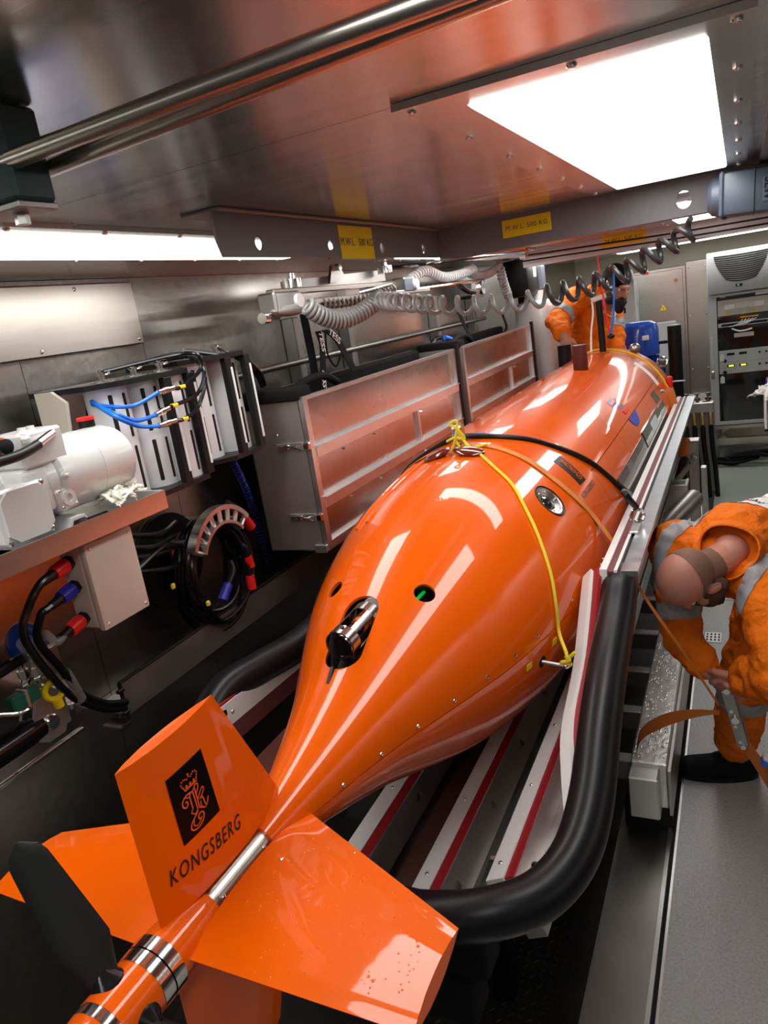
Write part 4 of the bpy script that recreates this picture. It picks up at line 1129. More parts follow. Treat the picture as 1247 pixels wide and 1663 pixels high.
mk('gear_block', G().cbox((-1.375, 1.03, 1.755), (.11, .075, .10), .012, None, 2), 'white_paint', t)
c = AX(105, 772, -1.31)
v1 = mk('relief_valve', G().lathe((c.x - .04, c.y, c.z), (9, c.y, c.z), [(0, .018), (.02, .018), (.02, .015), (.034, .015), (.034, .009), (.045, .009), (.045, .005), (.056, .004), (.056, .001)], 12), 'white_paint', t)
mk('valve_block', G().cbox((c.x - .045, c.y - .012, c.z + .008), (.04, .058, .065), .006), 'white_paint', t)
c = AX(112, 808, -1.31)
pf = mk('port_flange', G().cbox((c.x - .02, c.y, c.z), (.035, .05, .05), .005, Matrix.Rotation(.15, 3, 'X')), 'white_paint', t)
mk('port', G().lathe((c.x - .004, c.y, c.z), (9, c.y, c.z), [(0, .017), (.006, .017), (.006, .009), (.001, .008), (.001, .001)], 16), 'white_paint', pf)
screws(pf, [(c.x - .002, c.y + a_, c.z + b_) for a_ in (-.018, .018) for b_ in (-.018, .018)], (1, 0, 0), .6)
c = AX(45, 728, -1.37)
mb = mk('manifold_block', G().cbox((c.x, c.y + .0, c.z), (.10, .115, .075), .006), 'white_paint', t)
mk('manifold_block', G().cbox((c.x + .005, c.y + .035, c.z - .045), (.08, .06, .06), .006), 'white_paint', t)
for k in range(2): mk('manifold_bolt', G().cyl((c.x - .01, c.y + .005 + .022 * k, c.z + .036), (c.x - .01, c.y + .005 + .022 * k, c.z + .044), .009, n=14), 'white_paint', mb)
p = AX(42, 714, -1.317); mk('plug', G().lathe(p - V((.02, 0, 0)), p + V((1, 0, 0)), [(0, .014), (.016, .014), (.016, .010), (.024, .010), (.03, .004), (.03, .001)], 6), 'white_paint', mb)
p = AX(8, 726, -1.305); kn = mk('adjuster_knob', G().lathe(p - V((.03, 0, 0)), p + V((1, 0, 0)), [(0, .010), (.018, .010), (.018, .016), (.036, .016), (.038, .012), (.038, .001)], 20), 'black', t)
g = G(); g.torus(p - V((.012, 0, 0)), (1, 0, 0), .017, .003, 24, 6); mk('knob_ring', g, 'red_cap', kn)
f0 = AX(84, 703, -1.325); f1 = AX(62, 722, -1.30); f2 = AX(30, 740, -1.285); f3 = AX(-20, 756, -1.28)
hs = mk('hose', G().tube(smooth_path([f1, f2, f3, f3 + V((0, -.1, -.005))], 6), .0105, 12), 'rubber', t)
mk('hose_ferrule', G().cyl(f1 + (f2 - f1) * .3, f0, .0095, n=12), 'chrome', hs); mk('hose_elbow', G().tube([f0, f0 + V((-.02, .008, .004)), f0 + V((-.03, .004, .006))], .009, 10), 'chrome', hs)
mk('saddle', G().prism([(-1.305, 1.02, 1.636), (-1.30, 1.055, 1.636), (-1.30, 1.075, 1.675), (-1.30, 1.105, 1.675), (-1.30, 1.13, 1.636), (-1.30, 1.155, 1.636), (-1.30, 1.155, 1.640), (-1.30, 1.125, 1.642), (-1.30, 1.108, 1.681), (-1.30, 1.072, 1.681), (-1.30, 1.05, 1.642), (-1.30, .93, 1.642), (-1.30, .93, 1.636)], (-.2, 0, 0)), 'grey_light', t, smooth=False)
mk('base_plate', G().bb((-1.5, .70, 1.636), (-1.30, .98, 1.642)), 'grey_light', t, smooth=False)
mk('drain_pipe', G().cyl((-1.33, 1.12, 1.652), (-1.325, 1.19, 1.652), .011, n=12), 'black', t)
# rags
def rag(name, pts, r, label, m='rag'):
    # a crumpled sheet heaped along the given points
    n = 34; g = G(); vs = []; c0 = V(pts[0]); c1 = V(pts[-1]); sd = (c1 - c0); sd.z = 0
    sd = sd.normalized() if sd.length > 1e-4 else V((1, 0, 0)); tv = V((-sd.y, sd.x, 0)); cm = sum([V(p) for p in pts], V()) / len(pts); Ls = (c1 - c0).length / 2 + r * 1.1
    for i in range(n + 1):
        for k in range(n + 1):
            u, v = i / n * 2 - 1, k / n * 2 - 1; q = V((u * 2.2 + cm.x * 31, v * 2.2 + cm.y * 17, 3.3))
            w1 = noise.noise_vector(q * 1.3) * r * .9 + noise.noise_vector(q * 3.1) * r * .38
            p = cm + sd * u * Ls + tv * v * r * 1.35 + V((0, 0, r * (.9 - .75 * (u * u + v * v)))) + V((w1.x, w1.y, abs(w1.z) * .9))
            vs.append(p)
    fs = [(i * (n + 1) + k, i * (n + 1) + k + 1, (i + 1) * (n + 1) + k + 1, (i + 1) * (n + 1) + k) for i in range(n) for k in range(n)]
    g.add(vs, fs); o = mk(name, g, m, ang=60)
    md = o.modifiers.new('t', 'SOLIDIFY'); md.thickness = .0015; apply_mods(o)
    for p in o.data.polygons: p.use_smooth = True
    return tag(o, label, 'rag')
c = AX(190, 812, -1.305); rag('paper_rag', [c + V((-.01, .0, .004)), c + V((-.012, .03, .006)), c + V((0, -.02, .0)), c + V((.016, .0, -.012))], .022, 'crumpled cream rag hanging over the shelf lip in front of the tank')
c = AX(225, 798, -1.315); rag('paper_rag', [c + V((-.015, -.02, .004)), c + V((-.02, .005, .006)), c + V((-.03, -.01, .008))], .020, 'crumpled cream rag in the shelf corner beyond the tank')

# --- canister racks
def canister(parent, x, y, r=.055, z0=1.628, z1=1.925, slots=True, a0=-35):
    p = mk('canister', G().lathe((x, y, z0), (x, y, 9), [(0, .001), (0, r), (z1 - z0, r), (z1 - z0, .001)], 40), 'white_tube', parent)
    for ang in ((a0, a0 + 42) if slots else ()):
        a = math.radians(ang); d = V((math.cos(a), math.sin(a), 0)); tg = V((-d.y, d.x, 0)); rt = Matrix((d, tg, V((0, 0, 1)))).transposed()
        for zc in (.26, .74):
            mk('slot', G().cbox((x + d.x * (r - .001), y + d.y * (r - .001), z0 + (z1 - z0) * zc), (.005, .012, (z1 - z0) * .40), .0024, rt), 'dark', p)
    return p
def rack(label, ys, xs, y0, y1, z0, z1, posts, grp, a0):
    t = thing('canister_rack', label, 'rack', (-1.6, (y0 + y1) / 2, z0), grp)
    xin, xo = -1.70, -1.425
    for z, nm in ((z1, 'top_plate'), (z0 - .012, 'bottom_plate')):
        mk(nm, G().prism([(xin, y0, z), (xo - .07, y0, z), (xo, y0 + .10, z), (xo, y1 - .03, z), (xo - .04, y1 + .01, z), (xin, y1 + .01, z)], (0, 0, .014)), 'black', t, smooth=False)
    for x, y in zip(xs, ys): canister(t, x, y, .056, z0 + .001, z1 - .001, True, a0)
    for px, py in posts:
        p = mk('post', G().cbox((px, py, (z0 + z1) / 2), (.022, .03, z1 - z0), .002), 'black', t)
        s = mk('white_strip', G().bb((px + .011, py + .004, z0 + .03), (px + .014, py + .011, z1 - .03)), 'white_pe', p, smooth=False)
    for x, y in zip(xs, ys):
        v = mk('valve_flange', G().lathe((x, y, z1 + .013), (x, y, 9), [(0, .034), (.004, .034), (.004, .02), (.007, .02), (.007, .001)], 24), 'chrome', t)
        mk('valve', G().lathe((x, y, z1 + .018), (x, y, 9), [(0, .009), (.014, .009), (.014, .013), (.022, .013), (.022, .006), (.03, .006), (.03, .001)], 12), 'chrome', v)
        mk('valve_lever', G().cyl((x, y, z1 + .034), (x + .02, y + .015, z1 + .036), .004, n=8), 'chrome', v)
    mk('wall_bracket', G().bb((XL, y0 + .02, z0 + .1), (xin, y0 + .06, z0 + .16)), 'steel_dull', t); mk('wall_bracket', G().bb((XL, y1 - .08, z0 + .1), (xin, y1 - .04, z0 + .16)), 'steel_dull', t)
    return t
Z0, Z1 = 1.625, 1.925
r1_ = rack('nearer black rack of white slotted canisters on the left wall', [1.470, 1.585, 1.665], [-1.53, -1.525, -1.50], 1.37, 1.72, Z0, Z1, [(-1.435, 1.60), (-1.435, 1.70)], 'canister racks', -35)
mk('side_plate', G().prism([(-1.66, 1.355, Z0 + .02), (-1.60, 1.355, Z0 + .02), (-1.555, 1.355, Z1 - .02), (-1.60, 1.355, Z1 + .012), (-1.66, 1.355, Z1 + .012)], (0, .01, 0)), 'grey_box', r1_, smooth=False)
r2_ = rack('farther black rack of white canisters beside the storage box', [1.83, 1.955], [-1.54, -1.52], 1.735, 2.0, Z0 + .02, Z1 + .02, [(-1.435, 1.885), (-1.435, 1.985)], 'canister racks', -38)
# cables from the rack: three blue leads with connectors and black return loops
st_ = AX(150, 657, -1.52)
ends = [((268, 632), (295, 628), (325, 600), (318, 575), (270, 580)), ((265, 668), (283, 658), (320, 640), (330, 600), (290, 575)), ((270, 686), (300, 680), (322, 660), (333, 610), (310, 580))]
mids = [[(190, 661), (222, 657)], [(188, 672), (222, 683)], [(186, 676), (225, 692)]]
for k in range(3):
    X = -1.40 + .004 * k
    t = thing('blue_lead', ['uppermost', 'middle', 'lowest'][k] + ' blue lead with steel connector and black tail on the near canister rack', 'cable', AX(*ends[k][0], X), 'blue leads on the canister rack')
    pb = [st_ + V((0, 0, .004 * k))] + [AX(u, v, X - .02) for u, v in mids[k]] + [AX(*ends[k][0], X) - V((0, .03, .004))]
    mk('blue_cable', G().tube(smooth_path(pb, 8), .0055, 8), 'blue_cable', t)
    c0 = AX(*ends[k][0], X) - V((0, .03, .004)); c1 = AX(*ends[k][0], X) + (AX(*ends[k][1], X) - AX(*ends[k][0], X)) * .5
    dd = (c1 - c0)
    mk('connector', G().lathe(c0, c1, [(0, .0055), (.0, .0075), (dd.length * .3, .0075), (dd.length * .32, .0095), (dd.length * .6, .0095), (dd.length * .62, .007), (dd.length, .007), (dd.length, .001)], 12), 'chrome', t)
    tail = [c1] + [AX(u, v, X) for u, v in ends[k][1:4]] + [AX(*ends[k][4], -1.47), V((-1.52, 1.47 + .1 * k, 1.965))]
    mk('black_cable', G().tube(smooth_path(tail, 8), .0058, 8), 'gloss_black', t)
    q = AX(*ends[k][1], X); mk('yellow_tag', G().cbox(q, (.014, .022, .010), .002), 'yellow', t)
lash('black_lead', [(-1.54, 1.83, 1.985), AX(360, 577, -1.46), AX(395, 580, -1.44), AX(422, 605, -1.45), AX(430, 625, -1.48)], .0065, 'gloss_black', 'upper black lead arching from the far canister rack to the storage box', 'cable')
lash('black_lead', [(-1.52, 1.955, 1.985), AX(385, 582, -1.47), AX(410, 598, -1.455), AX(426, 628, -1.48)], .0065, 'gloss_black', 'lower black lead arching from the far canister rack to the storage box', 'cable')
# braided wall conduits
o = mk('spiral_conduit', G().tube(smooth_path([AX(153, 650, -1.56), AX(146, 665, -1.60), AX(148, 685, -1.66), AX(152, 705, -1.72)], 6), .011, 10), 'black'); tag(o, 'short black braided conduit rising behind the tank filler cap', 'conduit')
P_ = smooth_path([AX(378, 750, -1.62), AX(395, 785, -1.66), AX(412, 830, -1.70), AX(425, 880, -1.72), AX(436, 915, -1.72)], 10)
t = thing('spiral_conduit', 'black conduit with blue spiral wrap hanging beside the storage box', 'conduit', P_[-1])
mk('conduit', G().tube(P_, .011, 10), 'black', t); mk('spiral', G().tube(helix(P_, .0115, 34, 10), .0028, 5), 'blue_cap', t)

# --- junction box and its plugs
cs = [AX(134, 890, -1.36), AX(210, 858, -1.36), AX(238, 985, -1.36), AX(178, 1022, -1.36)]
jy0, jy1 = 1.125, 1.278; jz0, jz1 = 1.385, 1.600
t = thing('junction_box', 'beige junction box under the shelf with coloured cable plugs', 'junction box', (-1.42, 1.2, jz0))
mk('box_body', G().cbox((-1.412, (jy0 + jy1) / 2, (jz0 + jz1) / 2), (.075, jy1 - jy0 - .006, jz1 - jz0 - .006), .008), 'grey_box', t)
lid = mk('box_lid', G().cbox((-1.365, (jy0 + jy1) / 2, (jz0 + jz1) / 2), (.022, jy1 - jy0, jz1 - jz0), .007, None, 2), 'grey_box', t)
screws(lid, [(-1.3545, jy0 + .014 + a_ * (jy1 - jy0 - .028), jz0 + .014 + b_ * (jz1 - jz0 - .028)) for a_ in (0, 1) for b_ in (0, 1)], (1, 0, 0), .7)
mk('hanger', G().bb((-1.50, jy0 + .02, jz1 - .01), (-1.42, jy1 - .02, 1.628)), 'steel_dull', t)
plugs = [((135, 928), (103, 938), 'red_cap', 'upper red'), ((137, 955), (98, 968), 'blue_cap', 'blue'), ((145, 993), (108, 1008), 'red_cap', 'lower red')]
ends2 = []
for (p0, p1, m, nm), zc in zip(plugs, (.175, .115, .035)):
    q0 = V((-1.412, jy0, jz0 + zc)); d = V((.10, -1, -.16)).normalized(); X = lambda s: q0 + d * s
    k = thing('cable_plug', nm + ' cable plug on the junction box', 'plug', q0, 'plugs on the junction box')
    mk('gland_nut', G().cyl(X(.0), X(.014), .017, n=6), 'black', k)
    mk('collar', G().lathe(X(.013), X(1), [(0, .001), (0, .0165), (.042, .0155), (.042, .001)], 16), m, k)
    for j in range(10):
        a = 2 * PI * j / 10; tt = d.orthogonal().normalized(); bb = d.cross(tt); o_ = (tt * math.cos(a) + bb * math.sin(a)) * .0172
        mk('collar_rib', G().tube([X(.018) + o_ * .94, X(.052) + o_ * .89], .002, 5), m, k)
    mk('boot', G().lathe(X(.054), X(1), [(0, .001), (0, .0125), (.034, .0105), (.036, .001)], 16), 'black', k)
    ends2.append((X(.084), d))
lw = [[(48, 982), (38, 1030), (72, 1085), (120, 1133), (168, 1151), (203, 1150)], [(66, 1000), (62, 1040), (97, 1084), (130, 1124), (170, 1142), (205, 1140)]]
for k in range(2):
    pts = [ends2[k][0] - ends2[k][1] * .02, ends2[k][0] + ends2[k][1] * .012] + [AX(u, v, -1.41 - .03 * i) for i, (u, v) in enumerate(lw[k])]
    lash('plug_cable', pts, .0095, 'gloss_black', ['outer', 'inner'][k] + ' black cable looping from the junction box plugs down to the cable tray', 'cable', 10)
pts = [ends2[2][0] - ends2[2][1] * .02, ends2[2][0] + ends2[2][1] * .015, AX(72, 1030, -1.44), AX(60, 1060, -1.5), AX(62, 1095, -1.55)]
lash('plug_cable', pts, .0095, 'clear', 'grey sleeved cable from the lower red plug', 'cable', 10)
for (u0, v0, u1, v1, lab) in ((40, 1042, 62, 1078, 'clear sleeve on the cable loop below the blue plug'), (103, 1095, 128, 1135, 'clear sleeve on the cable loop beside the yellow eye')):
    o = mk('cable_sleeve', G().lathe(AX(u0, v0, -1.49), AX(u1, v1, -1.51), [(0, .016), (0, .019), ((AX(u1, v1, -1.51) - AX(u0, v0, -1.49)).length, .019), ((AX(u1, v1, -1.51) - AX(u0, v0, -1.49)).length, .016)], 16, caps=False), 'clear'); tag(o, lab, 'sleeve')
c = AX(40, 1043, -1.66); o = mk('blue_ball', G().ell(c, (.045, .045, .055)), 'blue_paint'); tag(o, 'blue rounded cap on the wall behind the cable loops', 'cap')
p = o; 
# --- cable tray
a = AX(200, 1110, -1.62); b = AX(490, 895, -1.62)
ty0, ty1, tz0, tz1 = 1.345, 3.0, 1.0, 1.105
t = thing('cable_tray', 'dark steel cable tray running along the lower left wall', 'cable tray', (-1.7, 2, 1.0))
mk('front_plate', G().cbox((-1.62, (ty0 + ty1) / 2, (tz0 + tz1) / 2), (.006, ty1 - ty0, tz1 - tz0), .001), 'tray', t)
mk('base', G().bb((XL, ty0, tz0), (-1.623, ty1, tz0 + .006)), 'steel_dull', t, smooth=False)
mk('edge_trim', G().tube([(-1.62, ty0 - .004, tz1), (-1.62, ty1, tz1)], .006, 8), 'black', t)
mk('edge_trim', G().tube([(-1.62, ty0 - .004, tz0 - .01), (-1.62, ty0 - .004, tz1)], .006, 8), 'black', t)
for k in range(3): mk('end_tooth', G().cbox((-1.615, ty0 - .01, tz0 + .015 + .035 * k), (.014, .026, .012), .003), 'black', t)
mk('end_tab', G().bb((-1.70, ty0 - .03, tz0 - .03), (-1.63, ty0 + .01, tz0 - .024)), 'steel_dull', t)
# --- cable hanger with coiled cables
cc = V((-1.66, 1.845, 1.275))
t = thing('cable_hanger', 'curved slotted aluminium bracket holding coiled black cables', 'hanger', cc)
mk('back_disc', G().lathe((XL + .002, cc.y - .06, cc.z + .04), (0, cc.y - .06, cc.z + .04), [(0, .16), (.012, .16), (.012, .001)], 48), 'black', t)
# slotted arch: strip of ribs between two arcs, standing out from the wall
def arc(a, R, x): return V((x, cc.y + math.sin(a) * R * .95, cc.z + .015 + math.cos(a) * R))
A0_, A1_ = math.radians(-62), math.radians(52); NA = 30
for nm, Ra, Rb in (('outer_band', .175, .190), ('inner_band', .128, .138)):
    g = G(); vs = []
    for i in range(NA + 1):
        q = A0_ + (A1_ - A0_) * i / NA
        vs += [arc(q, Ra, -1.545), arc(q, Rb, -1.545), arc(q, Rb, -1.58), arc(q, Ra, -1.58)]
    fs = []
    for i in range(NA):
        for k in range(4): fs.append((i * 4 + k, i * 4 + (k + 1) % 4, i * 4 + 4 + (k + 1) % 4, i * 4 + 4 + k))
    fs += [(0, 1, 2, 3), (NA * 4 + 3, NA * 4 + 2, NA * 4 + 1, NA * 4)]
    g.add(vs, fs); mk(nm, g, 'alu', t)
for k in range(8):
    q = A0_ + (A1_ - A0_) * k / 7; mk('rib', G().tube([arc(q, .136, -1.562), arc(q, .178, -1.562)], .0085, 8), 'alu', t)
mk('mount_plate', G().prism([(-1.70, cc.y - .10, cc.z + .13), (-1.70, cc.y + .03, cc.z + .13), (-1.70, cc.y - .03, cc.z - .06), (-1.70, cc.y - .08, cc.z - .075), (-1.70, cc.y - .10, cc.z - .05)], (-.01, 0, 0)), 'steel_lit', t, smooth=False)
screws(t, [(-1.70, cc.y - .065, cc.z - .045)], (1, 0, 0), 1.1)
for q in (A0_ + .25, A1_ - .25): mk('arm', G().cyl(arc(q, .15, -1.57), arc(q, .15, -1.85), .012, n=12), 'steel_dull', t)
random.seed(11)
labs = ['outermost', 'second', 'third', 'fourth', 'fifth', 'sixth', 'seventh', 'eighth', 'innermost']
for k in range(9):
    R1 = .172 - .006 * k + random.uniform(-.004, .004); x = -1.60 - .024 * (k % 4) ; N = 40; pts = []
    sag = .02 + .055 * ((k * 3) % 5) / 4; wob = random.uniform(0, 6)
    for i in range(N):
        a = 2 * PI * i / N
        rz = R1 * (1 + .03 * math.sin(3 * a + wob)); z = cc.z + math.cos(a) * rz - (sag * (1 - math.cos(a)) / 2)
        pts.append(V((x + .012 * math.sin(2 * a + wob), cc.y + math.sin(a) * rz * .98, z)))
    o = mk('cable_coil', G().tube(pts, .0085, 8, closed=True), 'gloss_black'); tag(o, labs[k] + ' loop of the black cables coiled on the wall hanger', 'cable', 'coiled cables')
for k, (u0, v0, um, vm) in enumerate(((225, 872, 255, 868), (225, 895, 250, 888), (232, 925, 255, 900), (235, 965, 262, 925), (228, 900, 262, 890))):
    lash('feed_cable', [V((-1.44, jy1 - .005, jz0 + .19 - .035 * k)), AX(um, vm, -1.53), AX(um + 30, vm - 20 + 4 * k, -1.60)], .0075, 'gloss_black', ['topmost', 'second', 'third', 'fourth', 'slanting'][k] + ' black feed cable between junction box and cable coil', 'cable')
for k, (u, v, m, du, dv, lab) in enumerate(((402, 848, 'red_cap', 10, 14, 'red plug at the right end of the slotted cable bracket'), (404, 912, 'red_cap', 4, 14, 'small red plug beside the cable coil'), (407, 945, 'red_cap', 3, 18, 'large red plug hanging below the cable coil'), (366, 962, 'blue_cap', -8, 22, 'blue plug among the coiled cables'))):
    p0 = AX(u - du * .6, v - dv * .6, -1.585); p1 = AX(u + du * .6, v + dv * .6, -1.585); d = (p1 - p0); Ln = d.length
    t = thing('loose_plug', lab, 'plug', p0); mk('collar', G().lathe(p0, p1, [(0, .001), (0, .0165), (Ln, .0175), (Ln, .012), (Ln * .6, .001)], 12), m, t)
    mk('tail', G().tube(smooth_path([p0, p0 - d * .8, p0 - d * 1.5 + V((-.02, -.01, .0))], 5), .010, 10), 'black', t)
for k, (u, v, lab) in enumerate(((281, 952, 'yellow tape band on a hanging cable'), (338, 980, 'yellow green connector at the bottom of the cable coil'))):
    o = mk('cable_tag', G().cbox(AX(u, v, -1.57), (.012, .016, .018), .004), 'yellow_rope'); tag(o, lab, 'tag')
# --- lower left actuator on its base plate
t = thing('actuator_mount', 'steel base plate with pivot bracket and black ram at the lower left wall', 'actuator', (-1.7, 1.0, 1.0))
z0, z1 = AX(130, 1185, -1.66).z, AX(100, 1040, -1.66).z
mk('base_plate', G().cbox((-1.672, .86, (z0 + z1) / 2), (.02, .72, z1 - z0), .004), 'alu_mesh', t)
mk('plate_rim', G().bb((-1.663, .50, z0 - .006), (-1.655, 1.22, z0 + .002)), 'chrome', t, smooth=False)
pv = AX(84, 1172, -1.55)
g = G()
poly = [(-.045, -.03), (-.02, -.045), (.03, -.045), (.055, .0), (.045, .06), (.01, .10), (-.01, .10), (-.045, .02)]
for dx in (0, .045): mk('pivot_plate', G().prism([(pv.x - dx, pv.y + p[0], pv.z + p[1]) for p in poly], (-.01, 0, 0)), 'alu', t, smooth=False)
mk('pivot_pin', G().lathe((pv.x - .06, pv.y, pv.z), (9, pv.y, pv.z), [(0, .02), (.066, .02), (.069, .017), (.069, .001)], 24), 'chrome', t)
mk('pivot_base', G().cbox((pv.x - .06, pv.y + .045, pv.z + .02), (.11, .03, .11), .004), 'alu', t)
for k in range(2): mk('lug', G().cbox((pv.x - .02, pv.y + .075, pv.z + .005 + .05 * k), (.05, .03, .02), .004), 'alu', t)
rm = mk('ram', G().lathe((pv.x - .02, pv.y - .02, pv.z), (pv.x - .02, pv.y - 1, pv.z), [(0, .001), (0, .030), (.04, .034), (.6, .034), (.6, .001)], 28), 'gloss_black', t)
mk('ram_pipe', G().tube(smooth_path([AX(-40, 1162, -1.51), AX(20, 1160, -1.51), AX(42, 1154, -1.51), AX(50, 1145, -1.52), AX(44, 1135, -1.53)], 6), .006, 10), 'chrome', t)
gb = AX(38, 1133, -1.52)
mk('pipe_clamp', G().cbox(gb, (.03, .075, .036), .004), 'green', t); mk('clamp_strap', G().cbox(gb + V((.0, 0, 0)), (.034, .008, .042), .001), 'alu', t)
mk('clamp_plate', G().cbox(gb + V((-.004, .05, .002)), (.012, .04, .034), .003), 'alu', t)
screws(t, [gb + V((.003, .042, .0)), gb + V((.003, .06, .0))], (1, 0, 0), 1.2)
for k, (u, v) in enumerate(((42, 1090), (60, 1085))):
    b = AX(u, v + 18, -1.525); tp = AX(u - 4, v - 14, -1.525)
    f = mk('hydraulic_fitting', G().lathe(b - V((0, 0, .02)), b + V((0, 0, 1)), [(0, .008), (.012, .008), (.012, .013), (.026, .013), (.026, .009), (.034, .009), (.034, .0135), (.052, .0135), (.052, .008), (.06, .008)], 6), 'chrome', t)
    top = b + V((0, 0, .04)); hv = AX((10, 35)[k], (1082, 1070)[k], -1.52)
    mk('fitting_elbow', G().tube(smooth_path([top, top + V((0, 0, .014)), top + V((0, -.012, .024)), hv], 6), .007, 10), 'chrome', f)
    mk('fitting_hose', G().tube([hv + V((0, .01, 0)), hv - V((0, .03, .003)), hv - V((0, .2, .01))], .0125, 12), 'rubber', f)
g = G(); yc = AX(88, 1121, -1.50); g.torus(yc, (1, -.3, 0), .022, .0075, 24, 8); o = mk('eye_nut', g, 'yellow_dull'); tag(o, 'yellow lifting eye nut on the actuator bracket', 'eye nut')
o2 = mk('eye_foot', G().cyl(yc - V((0, -.002, .045)), yc - V((0, 0, .026)), .012, n=12), 'yellow_dull', o)

# --- storage boxes with panelled fronts
M['end_steel'] = mat('satin_steel', (.55, .53, .50), .5, 1, var=.1, vscale=5)
def storage(y0, y1, label, near):
    X0, X1, z0, z1 = -1.60, -1.35, 1.215, 1.772
    t = thing('storage_box', label, 'storage box', (-1.47, (y0 + y1) / 2, z0), 'aluminium storage boxes')
    mk('back', G().bb((X0, y0, z0), (X0 + .004, y1, z1 + .02)), 'steel_dull', t, smooth=False)
    mk('bottom', G().bb((X0 + .004, y0, z0), (X1 - .02, y1, z0 + .004)), 'steel_dull', t, smooth=False)
    for y in (y0, y1 - .004): mk('end_panel', G().bb((X0 + .004, y, z0 + .004), (X1 - .022, y + .004, z1)), 'end_steel', t, smooth=False)
    mk('front_sheet', G().bb((X1 - .022, y0 + .01, z0 + .01), (X1 - .019, y1 - .01, z1 - .004)), 'alu_mesh', t, smooth=False)
    fr = lambda a, b, nm='frame_bar': mk(nm, G().bb(a, b), 'alu', t, smooth=False)
    fr((X1 - .019, y0, z0), (X1, y0 + .03, z1)); fr((X1 - .019, y1 - .03, z0), (X1, y1, z1))
    fr((X1 - .019, y0 + .03, z1 - .014), (X1, y1 - .03, z1)); fr((X1 - .019, y0 + .03, z0), (X1, y1 - .03, z0 + .03))
    for zz in (z1 - .20, z1 - .385): 
        b = fr((X1 - .019, y0 + .03, zz - .018), (X1 + .004, y1 - .03, zz + .018), 'stiffener')
        mk('stiffener_lip', G().bb((X1 - .019, y0 + .03, zz + .018), (X1 + .012, y1 - .03, zz + .022)), 'alu', b, smooth=False)
        for s in (.13, .3, .62): mk('stud', G().cyl((X1 + .004, y0 + (y1 - y0) * s, zz - .026), (X1 + .014, y0 + (y1 - y0) * s + .006, zz - .028), .004, n=8), 'chrome', b)
    fr((X1 - .019, y0 + (y1 - y0) * .62, z1 - .367), (X1 - .006, y0 + (y1 - y0) * .62 + .02, z1 - .218), 'divider')
    mk('rear_post', G().bb((X1 - .006, y1 - .012, z0), (X1 + .012, y1 + .02, z1 + .02)), 'black', t, smooth=False)
    for k in range(9):
        pass
    if near:
        for zc in (z1 - .17, z1 - .43):
            l = mk('latch', G().cbox((X1 - .11, y0 - .006, zc), (.045, .010, .016), .002), 'chrome', t, label='steel toggle latch')
            mk('latch_wire', G().tube([(X1 - .10, y0 - .012, zc + .008), (X1 - .035, y0 - .012, zc - .010), (X1 - .03, y0 - .012, zc + .010), (X1 - .06, y0 - .012, zc + .0)], .0028, 6, closed=True), 'chrome', l)
            mk('latch_hook', G().cbox((X1 - .012, y0 - .006, zc), (.024, .014, .026), .003), 'chrome', l)
            mk('latch_plate', G().cbox((X1 - .085, y0 - .002, zc), (.11, .004, .028), .001), 'alu', l)
        screws(t, [(X1 - .20, y0, z1 - .12), (X1 - .13, y0, z1 - .125)], (0, -1, 0), .8)
        mk('corner_foot', G().cbox((X1 - .03, y0 - .003, z0 + .008), (.05, .01, .03), .002), 'alu', t)
    fo = mk('foam_edge', G().cbox((X0 + .115, y0 + .03, z1 + .012), (.25, .11, .045), .012, None, 2), 'matt_black', t)
    mk('foam_edge', G().cbox((X0 + .02, (y0 + y1) / 2, z1 - .012), (.05, y1 - y0, .06), .012), 'matt_black', t)
    mk('foam_lining', G().bb((X0 + .05, y0 + .09, z1 - .06), (X1 - .03, y1 - .02, z1 - .03)), 'matt_black', t, smooth=False)
    # black rolled lining seen above the rim
    mk('lining_fold', G().tube(smooth_path([(X1 - .09, y0 + .05, z1 + .0), (X1 - .08, y0 + .15, z1 + .035), (X1 - .08, y0 + .30, z1 + .04), (X1 - .09, y0 + .42, z1 + .0)], 6), .015, 10), 'cloth_blk', t)
    return t
s1 = storage(2.15, 3.722, 'nearer open aluminium storage box with black foam lining on the left wall', True)
s2 = storage(3.83, 5.34, 'farther open aluminium storage box with black foam lining on the left wall', False)
# wall uprights and rails above the boxes
for k, (u, v, u2, v2) in enumerate(((478, 545, 505, 622), (565, 535, 592, 600), (705, 500, 722, 560), (765, 490, 780, 540))):
    a = AX(u, v, -1.72); b = AX(u2, v2, -1.72); o = mk('wall_upright', G().cbox((-1.73, a.y, (a.z + b.z) / 2 - .05), (.06, .05, a.z - b.z + .25), .004), 'steel_dull'); tag(o, ['first', 'second', 'third', 'farthest'][k] + ' steel upright on the left wall behind the storage boxes', 'upright', 'wall uprights')
for k, (z, lab) in enumerate(((1.86, 'horizontal steel rail on the left wall behind the storage boxes'),)):
    o = mk('wall_rail', G().tube([(-1.70, 2.1, z), (-1.70, 5.4, z)], .014, 12), 'steel_dull'); tag(o, lab, 'rail')
